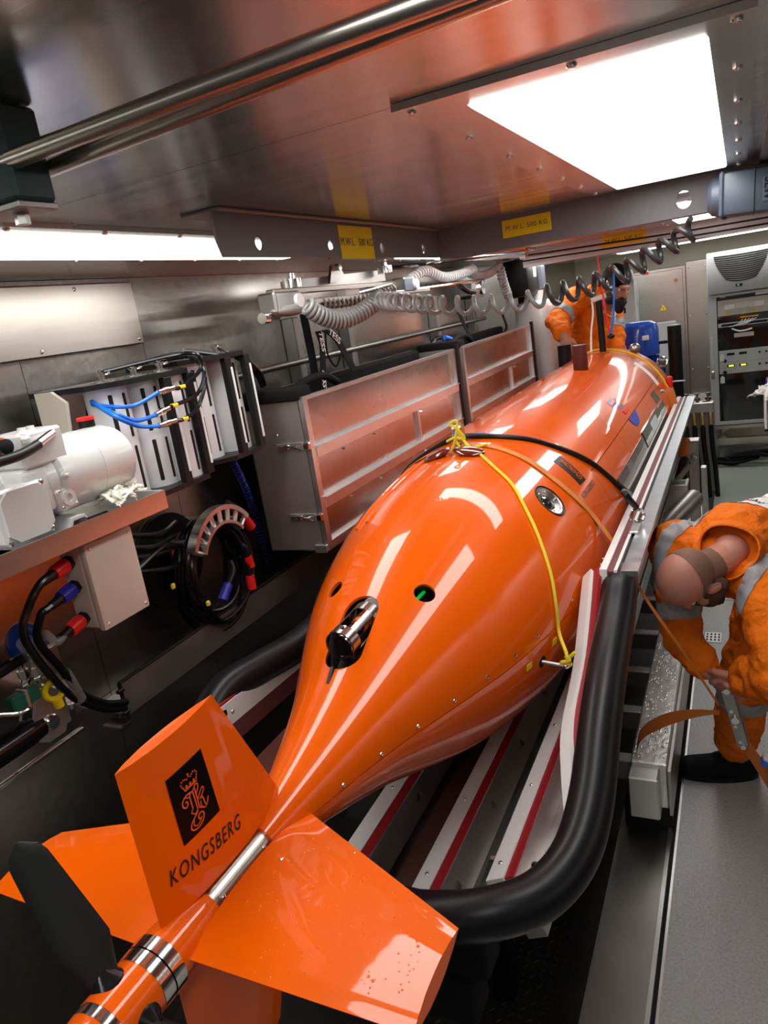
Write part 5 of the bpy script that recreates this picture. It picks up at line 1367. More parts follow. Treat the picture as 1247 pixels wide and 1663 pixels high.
# black webbing straps with lettering
def webbing(pts, wd, label, letters=None, X=None):
    P = smooth_path(pts, 6); N = len(P); sd = V((0, wd / 2, 0))
    t = thing('webbing_strap', label, 'strap', P[-1], 'black straps on the wall')
    mk('webbing', G().ribbon(P, [sd] * N, [V((.004, 0, 0))] * N), 'cloth_blk', t)
    if letters:
        for s in letters:
            i = int(s * (N - 2)); d = (P[i + 1] - P[i]).normalized(); c = P[i] + V((.0055, 0, 0))
            lettering('lettering', 'TESS', .042, plane_fn(c, d, V((1, 0, 0)).cross(d)) if s < 2 else None, 'print', t, bold=.0008)
    return t
webbing([AX(492, 510, -1.62), AX(498, 540, -1.60), AX(505, 575, -1.58), AX(512, 615, -1.57)], .055, 'wide black strap hanging at the left of the lettered straps')
webbing([AX(515, 538, -1.56), AX(522, 560, -1.55), AX(524, 600, -1.54), AX(525, 625, -1.53)], .04, 'vertical black strap with white lettering hanging into the storage box', [.35, .9])
webbing([AX(525, 536, -1.55), AX(545, 550, -1.54), AX(560, 575, -1.53), AX(575, 602, -1.52)], .05, 'slanting black strap with white lettering hanging into the storage box', [.3])
lash('strap_loop', [AX(528, 540, -1.55), AX(532, 575, -1.54), AX(545, 595, -1.54), AX(552, 580, -1.54)], .004, 'cloth_blk', 'thin black strap loop beside the lettered straps', 'strap')
webbing([AX(742, 500, -1.55), AX(752, 525, -1.53), AX(765, 550, -1.5)], .05, 'far black strap above the second storage box')
webbing([AX(815, 510, -1.5), AX(822, 530, -1.5), AX(818, 540, -1.5)], .05, 'short black strap at the far end of the second storage box')
lash('blue_hose', [AX(700, 572, -1.55), AX(705, 552, -1.55), AX(722, 548, -1.55), AX(735, 552, -1.55)], .012, 'gloss_black', 'black hose loop lying on the rim of the nearer storage box', 'hose')
o = mk('blue_clip', G().cyl(AX(722, 548, -1.53), AX(732, 551, -1.53), .014, n=12), 'blue_cable'); tag(o, 'blue clip on the hose above the nearer storage box', 'clip')

# ================================================================== OVERHEAD TROLLEY AND COILED CABLES
t = thing('hoist_trolley', 'steel rail trolley with rollers and grey switch boxes under the beam at left', 'trolley', (-1.45, 2.8, 2.15))
a = AX(470, 478, -1.45); b = AX(655, 437, -1.45)
d = (b - a); yv = V((0, 1, 0))
mk('rail', G().cbox((-1.45, (a.y + b.y) / 2, a.z + .01), (.035, b.y - a.y + .25, .02), .003), 'steel_lit', t)
mk('rail', G().cbox((-1.40, (a.y + b.y) / 2 + .1, a.z - .035), (.03, b.y - a.y + .1, .018), .003), 'alu', t)
mk('hanger_plate', G().prism([(-1.50, 2.40, 2.12), (-1.50, 3.3, 2.15), (-1.50, 3.3, 2.20), (-1.50, 2.40, 2.17)], (-.012, 0, 0)), 'steel_dull', t, smooth=False)
mk('pivot_lug', G().prism([(-1.47, 2.70, 2.15), (-1.47, 2.85, 2.16), (-1.47, 2.80, 2.22), (-1.47, 2.74, 2.22)], (-.012, 0, 0)), 'steel_dull', t, smooth=False)
mk('pivot_bolt', G().cyl((-1.45, 2.77, 2.21), (-1.48, 2.77, 2.21), .014, n=6), 'chrome', t)
for u, v in ((475, 463), (625, 440)):
    p = AX(u, v, -1.45); r_ = mk('roller', G().lathe(p - V((0, 0, .01)), p + V((0, 0, 1)), [(0, .02), (.0, .034), (.03, .034), (.03, .014), (.05, .014), (.05, .001)], 20), 'chrome', t)
for u, v, nm in ((455, 492, 0), (655, 464, 1)):
    p = AX(u, v, -1.42); bx_ = mk('switch_box', G().cbox(p, (.07, .17 if nm == 0 else .12, .07), .006), 'steel_dull', t, label='grey switch box')
    mk('box_face', G().cbox(p + V((.036, -.02, 0)), (.006, .10, .055), .003), 'motor_grey' if nm else 'grey_coil', bx_)
    mk('roller_cap', G().cyl(p + V((.036, .055, 0)), p + V((.05, .055, 0)), .024, n=18), 'white_pe', bx_)
p = AX(445, 505, -1.42); mk('end_screw', G().tube([p + V((0, -.07, -.02)), p + V((0, .02, -.02))], .010, 10), 'chrome', t); mk('end_knob', G().lathe(p + V((0, -.08, -.02)), p + V((0, 1, -.02)), [(0, .018), (.03, .018), (.03, .01)], 14), 'chrome', t)
p = AX(470, 503, -1.40); mk('cable_hood', G().ell(p, (.03, .11, .022), None, 18, 10), 'grey_coil', t)
p = AX(566, 478, -1.42); mk('terminal_strip', G().cbox(p, (.05, .12, .035), .006), 'white_pe', t)
for k in range(2): o = mk('guide_rod', G().tube([AX(520, 497 - 6 * k, -1.43), AX(655, 462 - 4 * k, -1.43)], .007, 8), 'chrome', t)
a = AX(660, 472, -1.45); b = AX(785, 455, -1.45)
mk('far_rod', G().tube([a, b], .009, 8), 'chrome', t)
# grey coil nearest the trolley
o = mk('coiled_cable', G().tube(helix([AX(498, 496, -1.32), AX(520, 512, -1.30), AX(552, 520, -1.27), AX(585, 508, -1.23), AX(612, 488, -1.19), AX(622, 482, -1.17)], lambda s: .026, 22, 14), .0075, 8), 'grey_coil'); tag(o, 'tightly wound grey coiled cable hanging from the trolley end', 'coiled cable')
o = mk('coiled_cable', G().tube(helix([AX(520, 492, -1.40), AX(560, 490, -1.40), AX(600, 480, -1.40), AX(640, 468, -1.40)], .017, 19, 12), .0055, 6), 'grey_coil'); tag(o, 'small grey coiled cable behind the trolley coil', 'coiled cable')
# long stretched coil: grey at left, darker towards the motor
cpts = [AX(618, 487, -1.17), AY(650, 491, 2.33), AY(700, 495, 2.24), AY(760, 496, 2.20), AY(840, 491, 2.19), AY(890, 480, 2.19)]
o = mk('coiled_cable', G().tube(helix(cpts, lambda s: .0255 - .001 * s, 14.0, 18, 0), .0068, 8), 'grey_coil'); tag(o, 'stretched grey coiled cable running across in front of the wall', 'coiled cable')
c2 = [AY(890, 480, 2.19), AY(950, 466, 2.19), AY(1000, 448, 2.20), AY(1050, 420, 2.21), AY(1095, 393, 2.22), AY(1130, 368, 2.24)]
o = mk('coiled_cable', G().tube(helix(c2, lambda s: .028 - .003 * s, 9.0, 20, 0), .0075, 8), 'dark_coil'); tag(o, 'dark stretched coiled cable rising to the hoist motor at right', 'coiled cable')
o = mk('coiled_cable', G().tube(helix([AX(664, 455, -1.5), AX(690, 440, -1.5), AX(720, 450, -1.5), AX(745, 446, -1.5), AX(770, 436, -1.5)], .022, 30, 10), .0075, 6), 'white_tube'); tag(o, 'pale coiled cable sagging under the pipe, nearer sag', 'coiled cable')
o = mk('coiled_cable', G().tube(helix([AX(754, 440, -1.55), AX(775, 447, -1.55), AX(795, 444, -1.55), AX(812, 430, -1.55)], .022, 24, 10), .0075, 6), 'white_tube'); tag(o, 'pale coiled cable sagging under the pipe, farther sag', 'coiled cable')
o = mk('coiled_cable', G().tube(helix([AX(812, 436, -1.5), AX(818, 460, -1.5), AX(825, 480, -1.5)], .026, 9, 12), .008, 6), 'white_tube'); tag(o, 'short pale coiled cable hanging straight down by the control box', 'coiled cable')
# control boxes at the far left
p = AX(845, 453, -1.45); t = thing('control_box', 'dark control box with blue clips hanging from the rail', 'control box', p)
mk('body', G().cbox(p, (.20, .34, .26), .03, None, 2), 'black', t); mk('cover', G().cbox(p + V((.02, .24, -.01)), (.19, .16, .2), .02), 'motor_grey', t)
mk('label', G().bb((p.x + .101, p.y - .02, p.z + .0), (p.x + .104, p.y + .06, p.z + .07)), 'print', t)
for k in range(2): mk('clip', G().cbox(p + V((.05, -.14 + .22 * k, .16)), (.06, .06, .08), .01), 'blue_paint', t)
p = AX(860, 492, -1.45); o = mk('pendant_box', G().cbox(p, (.12, .28, .16), .03, None, 2), 'black'); tag(o, 'rounded black pendant box below the control box', 'box')
p = AX(765, 470, -1.5); t = thing('valve_unit', 'small steel valve unit with black lever behind the coiled cables', 'valve', p)
mk('body', G().cbox(p, (.12, .22, .11), .02), 'steel_dull', t); mk('dial', G().cyl(p + V((.06, 0, 0)), p + V((.08, 0, 0)), .04, n=20), 'chrome', t); mk('lever', G().tube([p + V((.05, -.1, -.02)), p + V((.06, -.25, -.01)), p + V((.06, -.36, .02))], .016, 8), 'black', t)

# ================================================================== FAR END
# electronics rack
RY = 8.2
tl = AY(1147, 420, RY); rw = .60
x0 = tl.x; x1 = x0 + rw
zb = AY(1158, 692, RY).z; zt = AY(1150, 412, RY).z
t = thing('electronics_rack', 'tall grey electronics rack with glass door and cooling unit at far right', 'rack cabinet', (x0 + .3, RY + .3, zb - .1))
mk('cabinet_body', G().bb((x0 + .005, RY + .02, zb), (x1, RY + .6, zt - .0)), 'rack_grey', t, smooth=False)
zs = AY(1150, 480, RY).z          # bottom of the cooling unit
mk('cooling_unit', G().cbox((x0 + .3, RY - .01, (zs + zt) / 2), (rw, .06, zt - zs), .012, None, 2), 'grey_light', t)
# louvres
zl1 = AY(1165, 410, RY).z - .02; nl = 13
for k in range(nl):
    s = k / (nl - 1); z = zt - .045 - s * (zt - zs) * .56; half = .235 - .10 * s ** 1.6
    P_ = [V((x0 + .30 + half * q, RY - .044, z - .02 * (1 - q * q) * (.3 + s))) for q in [-1 + .25 * i for i in range(9)]]
    mk('louvre', G().ribbon(P_, [V((0, .0, .0045))] * 9, [V((0, .008, 0))] * 9), 'dark', t, smooth=False)
dz = zs + (zt - zs) * .16
dsp = mk('display', G().cbox((x0 + .28, RY - .043, dz), (.06, .008, .026), .003), 'black', t); mk('digits', G().bb((x0 + .265, RY - .0485, dz - .007), (x0 + .283, RY - .047, dz + .007)), 'led_g', dsp)
# door
dz0, dz1 = zb + .01, zs - .01
for nm, a, b in (('door_stile', (x0, RY - .02, dz0), (x0 + .075, RY + .015, dz1)), ('door_stile', (x1 - .05, RY - .02, dz0), (x1, RY + .015, dz1)), ('door_rail', (x0 + .075, RY - .02, dz1 - .02), (x1 - .05, RY + .015, dz1)), ('door_rail', (x0 + .075, RY - .02, dz0), (x1 - .05, RY + .015, dz0 + .03))):
    mk(nm, G().bb(a, b), 'rack_grey', t, smooth=False)
mk('door_glass', G().bb((x0 + .075, RY + .012, dz0 + .03), (x1 - .05, RY + .018, dz1 - .02)), 'glass_dk', t, smooth=False)
mk('door_handle', G().cbox((x0 + .025, RY - .03, dz0 + (dz1 - dz0) * .56), (.022, .02, .34), .006), 'grey_light', t); mk('lock', G().cbox((x0 + .025, RY - .035, dz0 + (dz1 - dz0) * .40), (.028, .02, .08), .004), 'chrome', t)
H = dz1 - dz0; gx0, gx1 = x0 + .085, x1 - .06
def panel(f0, f1, m, name, ya=RY - .004, xs=0, xe=0):
    return mk(name, G().bb((gx0 + xs, ya, dz0 + H * f0), (gx1 - xe, RY + .012, dz0 + H * f1)), m, t, smooth=False)
p = panel(.84, .955, 'grey_box', 'breaker_panel', RY - .002)
br = mk('breaker_strip', G().bb((gx0 + .06, RY - .012, dz0 + H * .885), (gx1 - .05, RY - .003, dz0 + H * .92)), 'print', p, smooth=False)
for k in range(8): mk('breaker', G().bb((gx0 + .15 + .022 * k, RY - .018, dz0 + H * .885), (gx0 + .167 + .022 * k, RY - .0125, dz0 + H * .925)), 'grey_box', br, smooth=False)
for xx, zz in ((.07, .865), (.30, .862), (.02, .985)): mk('yellow_label', G().bb((gx0 + xx, RY - .006, dz0 + H * (zz - .008)), (gx0 + xx + .05, RY - .0025, dz0 + H * (zz + .006))), 'yellow', t, smooth=False)
mk('white_label', G().bb((gx1 - .12, RY - .006, dz0 + H * .965), (gx1 - .01, RY - .0025, dz0 + H * .985)), 'print', t, smooth=False)
sw_ = panel(.755, .785, 'grey_light', 'network_switch', RY - .006)
mk('switch_ports', G().bb((gx0 + .03, RY - .009, dz0 + H * .762), (gx1 - .02, RY - .0065, dz0 + H * .779)), 'black', sw_, smooth=False)
mk('lamp_row', G().bb((gx0 + .20, RY - .007, dz0 + H * .812), (gx0 + .36, RY - .003, dz0 + H * .82)), 'yellow', t, smooth=False)
for k in range(5): mk('patch_cable', G().tube(smooth_path([(gx0 + .22 + .03 * k, RY - .012, dz0 + H * .80), (gx0 + .18 + .02 * k, RY - .03, dz0 + H * .77), (gx0 + .10 + .03 * k, RY - .015, dz0 + H * .755)], 5), .004, 6), 'white_tube', sw_)
mk('patch_cable', G().tube(smooth_path([(gx0 + .12, RY - .015, dz0 + H * .74), (gx0 + .2, RY - .03, dz0 + H * .715), (gx0 + .30, RY - .02, dz0 + H * .725)], 5), .008, 6), 'white_tube', sw_)
panel(.67, .70, 'grey_box', 'blank_panel', RY - .004, .14, .14)
for k in range(2):
    f0 = .40 + .085 * (1 - k) * 1.05; p = panel(f0, f0 + .088, 'rack_grey', 'power_supply', RY - .014)
    for q in range(2):
        d_ = mk('meter', G().bb((gx0 + .07 + .11 * q, RY - .018, dz0 + H * (f0 + .05)), (gx0 + .14 + .11 * q, RY - .0145, dz0 + H * (f0 + .068))), 'black', p, smooth=False)
        if k == 1: mk('digits', G().bb((gx0 + .085 + .11 * q, RY - .0195, dz0 + H * (f0 + .053)), (gx0 + .13 + .11 * q, RY - .0185, dz0 + H * (f0 + .065))), 'led_y', d_, smooth=False)
        mk('dial_knob', G().cyl((gx0 + .36 + .06 * q, RY - .014, dz0 + H * (f0 + .055)), (gx0 + .36 + .06 * q, RY - .03, dz0 + H * (f0 + .055)), .010, n=14), 'black', p)
    mk('switch_lever', G().cbox((gx0 + .05, RY - .02, dz0 + H * (f0 + .012)), (.035, .01, .03), .004, Matrix.Rotation(.6, 3, 'Y')), 'black', p)
for k, f in enumerate((.50, .33)): mk('paper_tag', G().prism([(gx0 + .005, RY - .03, dz0 + H * f), (gx0 + .045, RY - .03, dz0 + H * f), (gx0 + .045, RY - .03, dz0 + H * (f + .045)), (gx0 + .025, RY - .03, dz0 + H * (f + .06)), (gx0 + .005, RY - .03, dz0 + H * (f + .045))], (0, .002, 0)), 'print', t, smooth=False)
# rack stand
t = thing('rack_stand', 'steel frame stand under the electronics rack', 'stand', (x0 + .3, RY + .3, 0))
mk('top_rail', G().bb((x0 - .03, RY - .02, zb - .035), (x1, RY + .6, zb)), 'steel_lit', t, smooth=False)
mk('shock_mount', G().lathe((x0 + .10, RY + .05, zb - .13), (x0 + .10, RY + .05, 9), [(0, .05), (.02, .05), (.045, .02), (.07, .05), (.095, .05)], 18), 'steel_dull', t)
mk('cross_rail', G().bb((x0 - .02, RY - .03, zb - .20), (x1, RY + .04, zb - .13)), 'steel_lit', t, smooth=False)
mk('leg', G().bb((x0 + .0, RY + .0, 0.004), (x0 + .06, RY + .06, zb - .2)), 'steel_dull', t, smooth=False); mk('leg', G().bb((x1 - .06, RY, 0.004), (x1, RY + .06, zb - .2)), 'steel_dull', t, smooth=False)
mk('kick_plate', G().bb((x0 + .10, RY + .02, .05), (x1, RY + .03, zb - .24)), 'steel_dull', t, smooth=False)
# cable heap on the floor
random.seed(5)
lb = ['front', 'left', 'middle', 'right', 'rear', 'topmost', 'low']
for k in range(7):
    cx = x0 + .10 + .055 * k; cy = RY - .18 + .02 * math.sin(k * 2); N = 16; R1 = .10 + .03 * (k % 3)
    pts = [V((cx + R1 * 1.3 * math.cos(2 * PI * i / N) + random.uniform(-.01, .01), cy + R1 * .5 * math.sin(2 * PI * i / N), .025 + .014 * k + .03 * math.sin(4 * PI * i / N + k) * .5 + .012)) for i in range(N)]
    o = mk('floor_cable', G().tube(smooth_path(pts, 3, True), .014, 8, closed=True), 'cloth_blk'); tag(o, lb[k] + ' loop in the heap of dark cable on the floor before the rack', 'cable', 'floor cable heap')
# steel cabinets on the end wall
CY = 8.75
zt2 = AY(1100, 435, CY).z + .02; zb2 = .25
xa_ = AY(1028, 455, CY).x - .25; xm = AY(1113, 432, CY).x; xe = AY(1146, 430, CY).x + .02
t = thing('steel_cabinet', 'wide brushed steel wall cabinet with a yellow warning triangle', 'cabinet', ((xa_ + xm) / 2, CY, zb2))
mk('cabinet_body', G().cbox(((xa_ + xm) / 2, CY + .15, (zt2 + zb2) / 2), (xm - xa_ - .004, .3, zt2 - zb2), .006), 'steel_lit', t)
dr = mk('door', G().cbox(((xa_ + xm) / 2 + .06, CY - .006, (zt2 + zb2) / 2), (xm - xa_ - .18, .012, zt2 - zb2 - .06), .004), 'steel_lit', t)
for f in (.92, .60): mk('door_lock', G().cyl((xm - .10, CY - .012, zb2 + (zt2 - zb2) * f), (xm - .10, CY - .03, zb2 + (zt2 - zb2) * f), .018, n=12), 'chrome', dr)
p = AY(1077, 500, CY - .013); wt = mk('warning_triangle', G().prism([p + V((-.035, 0, -.025)), p + V((.035, 0, -.025)), p + V((0, 0, .035))], (0, -.002, 0)), 'yellow', dr, smooth=False)
mk('bolt_mark', G().prism([p + V((.004, -.0025, .016)), p + V((-.008, -.0025, -.006)), p + V((.001, -.0025, -.004)), p + V((-.004, -.0025, -.019)), p + V((.009, -.0025, .003)), p + V((0, -.0025, .001))], (0, -.001, 0)), 'ink_dk', wt, smooth=False)
p = AY(1048, 443, CY - .013); mk('red_label', G().bb((p.x - .03, CY - .016, p.z - .022), (p.x + .03, CY - .0125, p.z + .004)), 'red_cap', dr, smooth=False); mk('white_label', G().bb((p.x - .03, CY - .016, p.z + .006), (p.x + .03, CY - .0125, p.z + .025)), 'print', dr, smooth=False)
t = thing('steel_cabinet', 'narrow brushed steel panel between the wide cabinet and the rack', 'cabinet', ((xm + xe) / 2, CY, zb2))
mk('panel', G().cbox(((xm + xe) / 2, CY + .13, (zt2 + .03 + zb2) / 2), (xe - xm, .3, zt2 + .03 - zb2), .006), 'steel_lit', t)
screws(t, [(xm + dx_, CY - .02, zb2 + (zt2 - zb2) * f) for dx_ in (.03, xe - xm - .03) for f in (.05, .38, .7, .98)], (0, -1, 0), 1.6)
o = mk('pale_sheet', G().bb((AY(1118, 655, CY).x, CY - .10, .30), (AY(1150, 655, CY).x, CY - .08, AY(1130, 640, CY - .1).z)), 'white_pe', None, smooth=False); tag(o, 'pale sheet standing behind the brass hose manifold', 'sheet')
# white wall box and conduit
p = AY(1010, 505, 7.6); t = thing('wall_box', 'white wall box with a small black mark behind the far worker', 'box', p)
mk('box_body', G().cbox((p.x, 7.7, p.z - .02), (.24, .2, .62), .012), 'white_paint', t); mk('mark', G().cbox((p.x + .02, 7.598, p.z), (.03, .006, .05), .002), 'black', t)
o = mk('conduit_pipe', G().tube(smooth_path([AY(1020, 440, 7.8), AY(1024, 452, 7.8), AY(1030, 475, 7.8), AY(1032, 530, 7.8)], 6), .035, 12), 'grey_light'); tag(o, 'grey flexible conduit beside the white wall box', 'conduit')
# blue motor
MY = 6.2
c0 = AY(1037, 600, MY); R_ = .165
zt3 = AY(1040, 523, MY - .1).z
t = thing('blue_motor', 'blue upright electric motor with domed fan cowl behind the vehicle nose', 'motor', (c0.x, MY, .6))
mk('fan_cowl', G().lathe((c0.x, MY, zt3 - .26), (c0.x, MY, 9), [(0, R_ - .02), (0, R_), (.19, R_), (.235, R_ - .015), (.255, R_ - .05), (.26, .02), (.26, .001)], 40), 'blue_paint', t)
mk('motor_body', G().lathe((c0.x, MY, zt3 - .72), (c0.x, MY, 9), [(0, .04), (0, R_ - .03), (.46, R_ - .03)], 36), 'blue_paint', t)
for k in range(16):
    a = PI + PI * k / 15; p = V((c0.x + math.cos(a) * (R_ - .02), MY + math.sin(a) * (R_ - .02), zt3 - .48)); mk('cooling_fin', G().cbox(p, (.03, .005, .42), .001, Matrix.Rotation(a, 3, 'Z')), 'blue_paint', t)
mk('name_plate', G().cbox((c0.x + .08, MY - R_ * .88, zt3 - .12), (.05, .02, .035), .003), 'print', t)
mk('eye_bolt', G().tube([(c0.x + R_ - .01, MY, zt3 - .18), (c0.x + R_ + .06, MY - .01, zt3 - .18)], .012, 8), 'black', t)
mk('foot', G().bb((c0.x - .12, MY - .1, -.14), (c0.x + .12, MY + .1, zt3 - .72)), 'steel_dull', t)
g = G(); p = AY(1075, 588, 5.9); g.torus(p, (.2, -1, .2), .035, .010, 20, 8); o = mk('steel_ring', g, 'chrome'); tag(o, 'bright steel ring fitting beside the blue motor', 'ring')
mk('ring_shank', G().cyl(p - V((0, 0, .04)), p - V((0, -.01, .20)), .024, n=14), 'blue_paint', o)
# black posts
for u0, u1, v0, y, lab in ((1083, 1106, 530, 5.85, 'tall black post right of the blue motor'),):
    a = AY(u0, v0, y); b = AY(u1, v0, y); cx = (a.x + b.x) / 2; r = (b.x - a.x) / 2
    t = thing('black_post', lab, 'post', (cx, y, -.14))
    mk('post', G().lathe((cx, y, -.14), (cx, y, 9), [(0, .001), (0, r), (a.z + .14, r), (a.z + .14, .001)], 28), 'rubber', t)
    mk('post_cap', G().lathe((cx, y, a.z), (cx, y, 9), [(0, .001), (0, r - .004), (.006, r - .006), (.006, .001)], 28), 'grey_coil', t)
    zz = AY(1095, 620, y).z; g = G(); g.torus((cx, y, zz), (0, .2, 1), r + .006, .006, 28, 6); mk('tie', g, 'white_pe', t)
o = mk('grey_wall_unit', G().cbox(AY(1075, 555, 7.2), (.25, .1, .34), .01), 'grey_light'); tag(o, 'pale grey box between blue motor and black post', 'box')
# manifold with hoses
MYY = 6.9
p = AY(1133, 665, MYY); t = thing('hose_manifold', 'steel manifold block with brass ended black hoses left of the rack', 'manifold', (p.x, MYY, .5))
mk('block', G().cbox((p.x, MYY, p.z + .02), (.26, .10, .09), .008), 'alu', t)
for k in range(3):
    x = p.x - .085 + .085 * k
    mk('needle_valve', G().lathe((x, MYY - .02, p.z + .065), (x, MYY - .02, 9), [(0, .018), (.02, .018), (.02, .026), (.04, .026), (.04, .010), (.07, .010), (.07, .022), (.08, .022), (.08, .001)], 12), 'chrome', t)
for k in range(4):
    x = p.x - .10 + .066 * k; e_ = mk('brass_end', G().lathe((x, MYY - .03, p.z - .02), (x + .008, MYY - .04, p.z - .2), [(0, .012), (.03, .018), (.07, .018), (.11, .022), (.13, .022)], 12), 'brass', t)
    mk('hose', G().tube(smooth_path([(x + .005, MYY - .04, p.z - .13), (x + .01, MYY - .04, p.z - .3), (x + .03, MYY - .02, p.z - .55), (x + .04, MYY, .0)], 6), .02, 10), 'rubber', t)
mk('pedestal', G().bb((p.x - .11, MYY + .06, .004), (p.x + .13, MYY + .10, p.z - .02)), 'steel_dull', t, smooth=False)
mk('side_filter', G().cyl(AY(1147, 650, MYY), AY(1147, 672, MYY), .035, n=16), 'chrome', t)
p = AY(1150, 735, 7.2); o = mk('electrical_box', G().cbox((p.x, 7.2, .25), (.14, .14, .49), .01), 'steel_dull'); tag(o, 'small steel box on the floor between hoses and rack stand', 'box')
# basket with gloves at the right edge
p = AY(1243, 662, 4.6); t = thing('wire_basket', 'white edged basket with red and grey items at the right edge', 'basket', p - V((0, 0, .15)))
mk('side', G().cbox(p + V((.0, .05, -.02)), (.012, .2, .19), .004), 'print', t); mk('front', G().bb((p.x + .006, p.y - .05, p.z - .12), (p.x + .25, p.y - .045, p.z - .02)), 'clear', t); mk('base', G().bb((p.x - .006, p.y - .05, p.z - .125), (p.x + .25, p.y + .15, p.z - .115)), 'black', t)
mk('red_item', G().ell(p + V((.04, .0, -.06)), (.025, .03, .04)), 'red_cap', t); mk('hook_plate', G().bb((p.x - .006, p.y + .14, p.z - .12), (p.x + .25, p.y + .15, p.z + .1)), 'grey_light', t)
mk('stand_post', G().cyl((p.x + .12, p.y + .05, .004), (p.x + .12, p.y + .05, p.z - .12), .018, n=14), 'steel_dull', t); mk('stand_foot', G().cyl((p.x + .12, p.y + .05, .004), (p.x + .12, p.y + .05, .018), .11, n=24), 'steel_dull', t)
rag('white_glove', [p + V((.02, .02, .075)), p + V((.06, .02, .085)), p + V((.0, .0, .06))], .045, 'white glove lying on the basket at the right edge', 'cloth_wht')
o = mk('striped_cloth', G().cbox(p + V((.05, .05, .14)), (.09, .05, .05), .012), 'blue_cap'); tag(o, 'blue white striped bundle on top of the white glove', 'cloth')
for k in range(4): mk('stripe', G().bb((p.x + .012 + .022 * k, p.y + .024, p.z + .122), (p.x + .020 + .022 * k, p.y + .0255, p.z + .158)), 'print', o)

# orange lashing over the vehicle's far side
P_ = [AY(1078, 632, 4.62), AY(1086, 640, 4.60), AY(1094, 665, 4.58), AY(1100, 695, 4.56), AY(1106, 712, 4.54)]
t = thing('far_strap', 'wide orange lashing strap coming down past the far cradle end', 'strap', P_[-1])
P_ = smooth_path(P_, 5); N = len(P_)
mk('webbing', G().ribbon(P_, [V((.035 * (1 - .5 * i / N), 0, .008)) for i in range(N)], [V((0, .004, 0))] * N), 'strap_dk', t)
p = AY(1106, 722, 4.54); mk('hook_bundle', G().lathe(p + V((0, 0, .035)), p + V((.0, 0, -1)), [(0, .03), (.004, .048), (.02, .050), (.024, .044), (.07, .044), (.10, .034), (.10, .001)], 20), 'strap_dk', t)
mk('bundle_tie', G().tube([p + V((.03, -.02, -.06)), p + V((.05, -.01, -.10)), p + V((.045, 0, -.12))], .006, 6), 'steel_dull', t)
t = thing('rope_bundle', 'pale rope tied down the hull side by the far strap', 'rope', AY(1084, 690, 4.6))
for k in range(3):
    mk('rope', G().tube(smooth_path([AY(1083 + 1.5 * k, 638, 4.62), AY(1084 + 2 * k, 655, 4.61), AY(1083 + 2.5 * k, 675, 4.6), AY(1088 + 1.5 * k, 700, 4.6)], 5), .008, 8), 'cloth_wht' if k else 'cloth_blk', t)
mk('rope', G().tube(smooth_path([AY(1066, 641, 4.4), AY(1075, 634, 4.45), AY(1082, 638, 4.6)], 5), .006, 8), 'cloth_wht', t)
o = mk('red_clip', G().cbox(AY(1087, 622, 4.75), (.035, .05, .08), .008), 'red_cap'); tag(o, 'small red clip at the far hull edge', 'clip')
# yellow lines across the hull near the nose
yl = [(4.84, -40), (4.83, -10), (4.80, 10), (4.79, 30), (4.75, 50), (4.70, 70), (4.66, 84)]
for k in range(2):
    lash('nose_line', [HP(y + .03 * k, d, .004) for y, d in yl], .004, 'yellow_rope' if k == 0 else 'strap', ['pale yellow', 'orange'][k] + ' line wrapped across the hull near the nose', 'rope')
# right rear frames by the deck
t = thing('deck_frame', 'grey steel bracket frame standing beside the far cradle end', 'frame', (-.35, 5.2, 0))
a = AY(1125, 715, 5.0)
mk('upright', G().cbox((a.x, 5.0, a.z / 2), (.06, .09, a.z - .01), .004), 'steel_lit', t); mk('upright', G().cbox((a.x + .055, 5.05, a.z * .4), (.035, .06, a.z * .8), .004), 'alu', t)
mk('shelf_bar', G().cbox((a.x - .13, 4.95, .52), (.22, .06, .05), .004), 'alu', t); mk('shelf_bar', G().cbox((a.x - .13, 4.75, .40), (.22, .12, .03), .004), 'alu', t)
mk('brace', G().cbox((a.x - .11, 4.9, .68), (.03, .05, .42), .004, Matrix.Rotation(math.radians(38), 3, 'Y')), 'steel_dull', t)
mk('foot_channel', G().bb((a.x + .05, 4.7, .004), (a.x + .12, 6.2, .05)), 'grey_light', t)
mk('cap_plate', G().cbox((a.x, 5.0, a.z + .002), (.075, .10, .012), .003), 'alu', t)
p0 = AY(1128, 808, 3.95); p1 = AY(1075, 862, 3.6)
t = thing('grey_cylinder', 'dull steel cylinder lying slanted beside the cradle behind the bending worker', 'cylinder', p1)
dd = (p0 - p1).length; mk('cylinder', G().lathe(p1 - (p0 - p1) * .6, p0, [(0, .001), (0, .052), (dd * 1.6 - .02, .052), (dd * 1.6, .045), (dd * 1.6, .001)], 28), 'steel_dull', t)
p = AY(1092, 808, 4.0); t = thing('plastic_bin', 'small pale grey open bin under the cradle plate', 'bin', p - V((0, 0, .1)))
for nm, c_, d_ in (('side', (-.07, 0, 0), (.008, .12, .16)), ('side', (.07, 0, 0), (.008, .12, .16)), ('side', (0, -.06, 0), (.14, .008, .16)), ('side', (0, .06, 0), (.14, .008, .16)), ('base', (0, 0, -.08), (.14, .12, .008)), ('rim', (0, -.064, .08), (.16, .014, .012)), ('rim', (.074, 0, .08), (.014, .13, .012))):
    mk(nm, G().cbox(p + V(c_), d_, .003), 'grey_light', t)
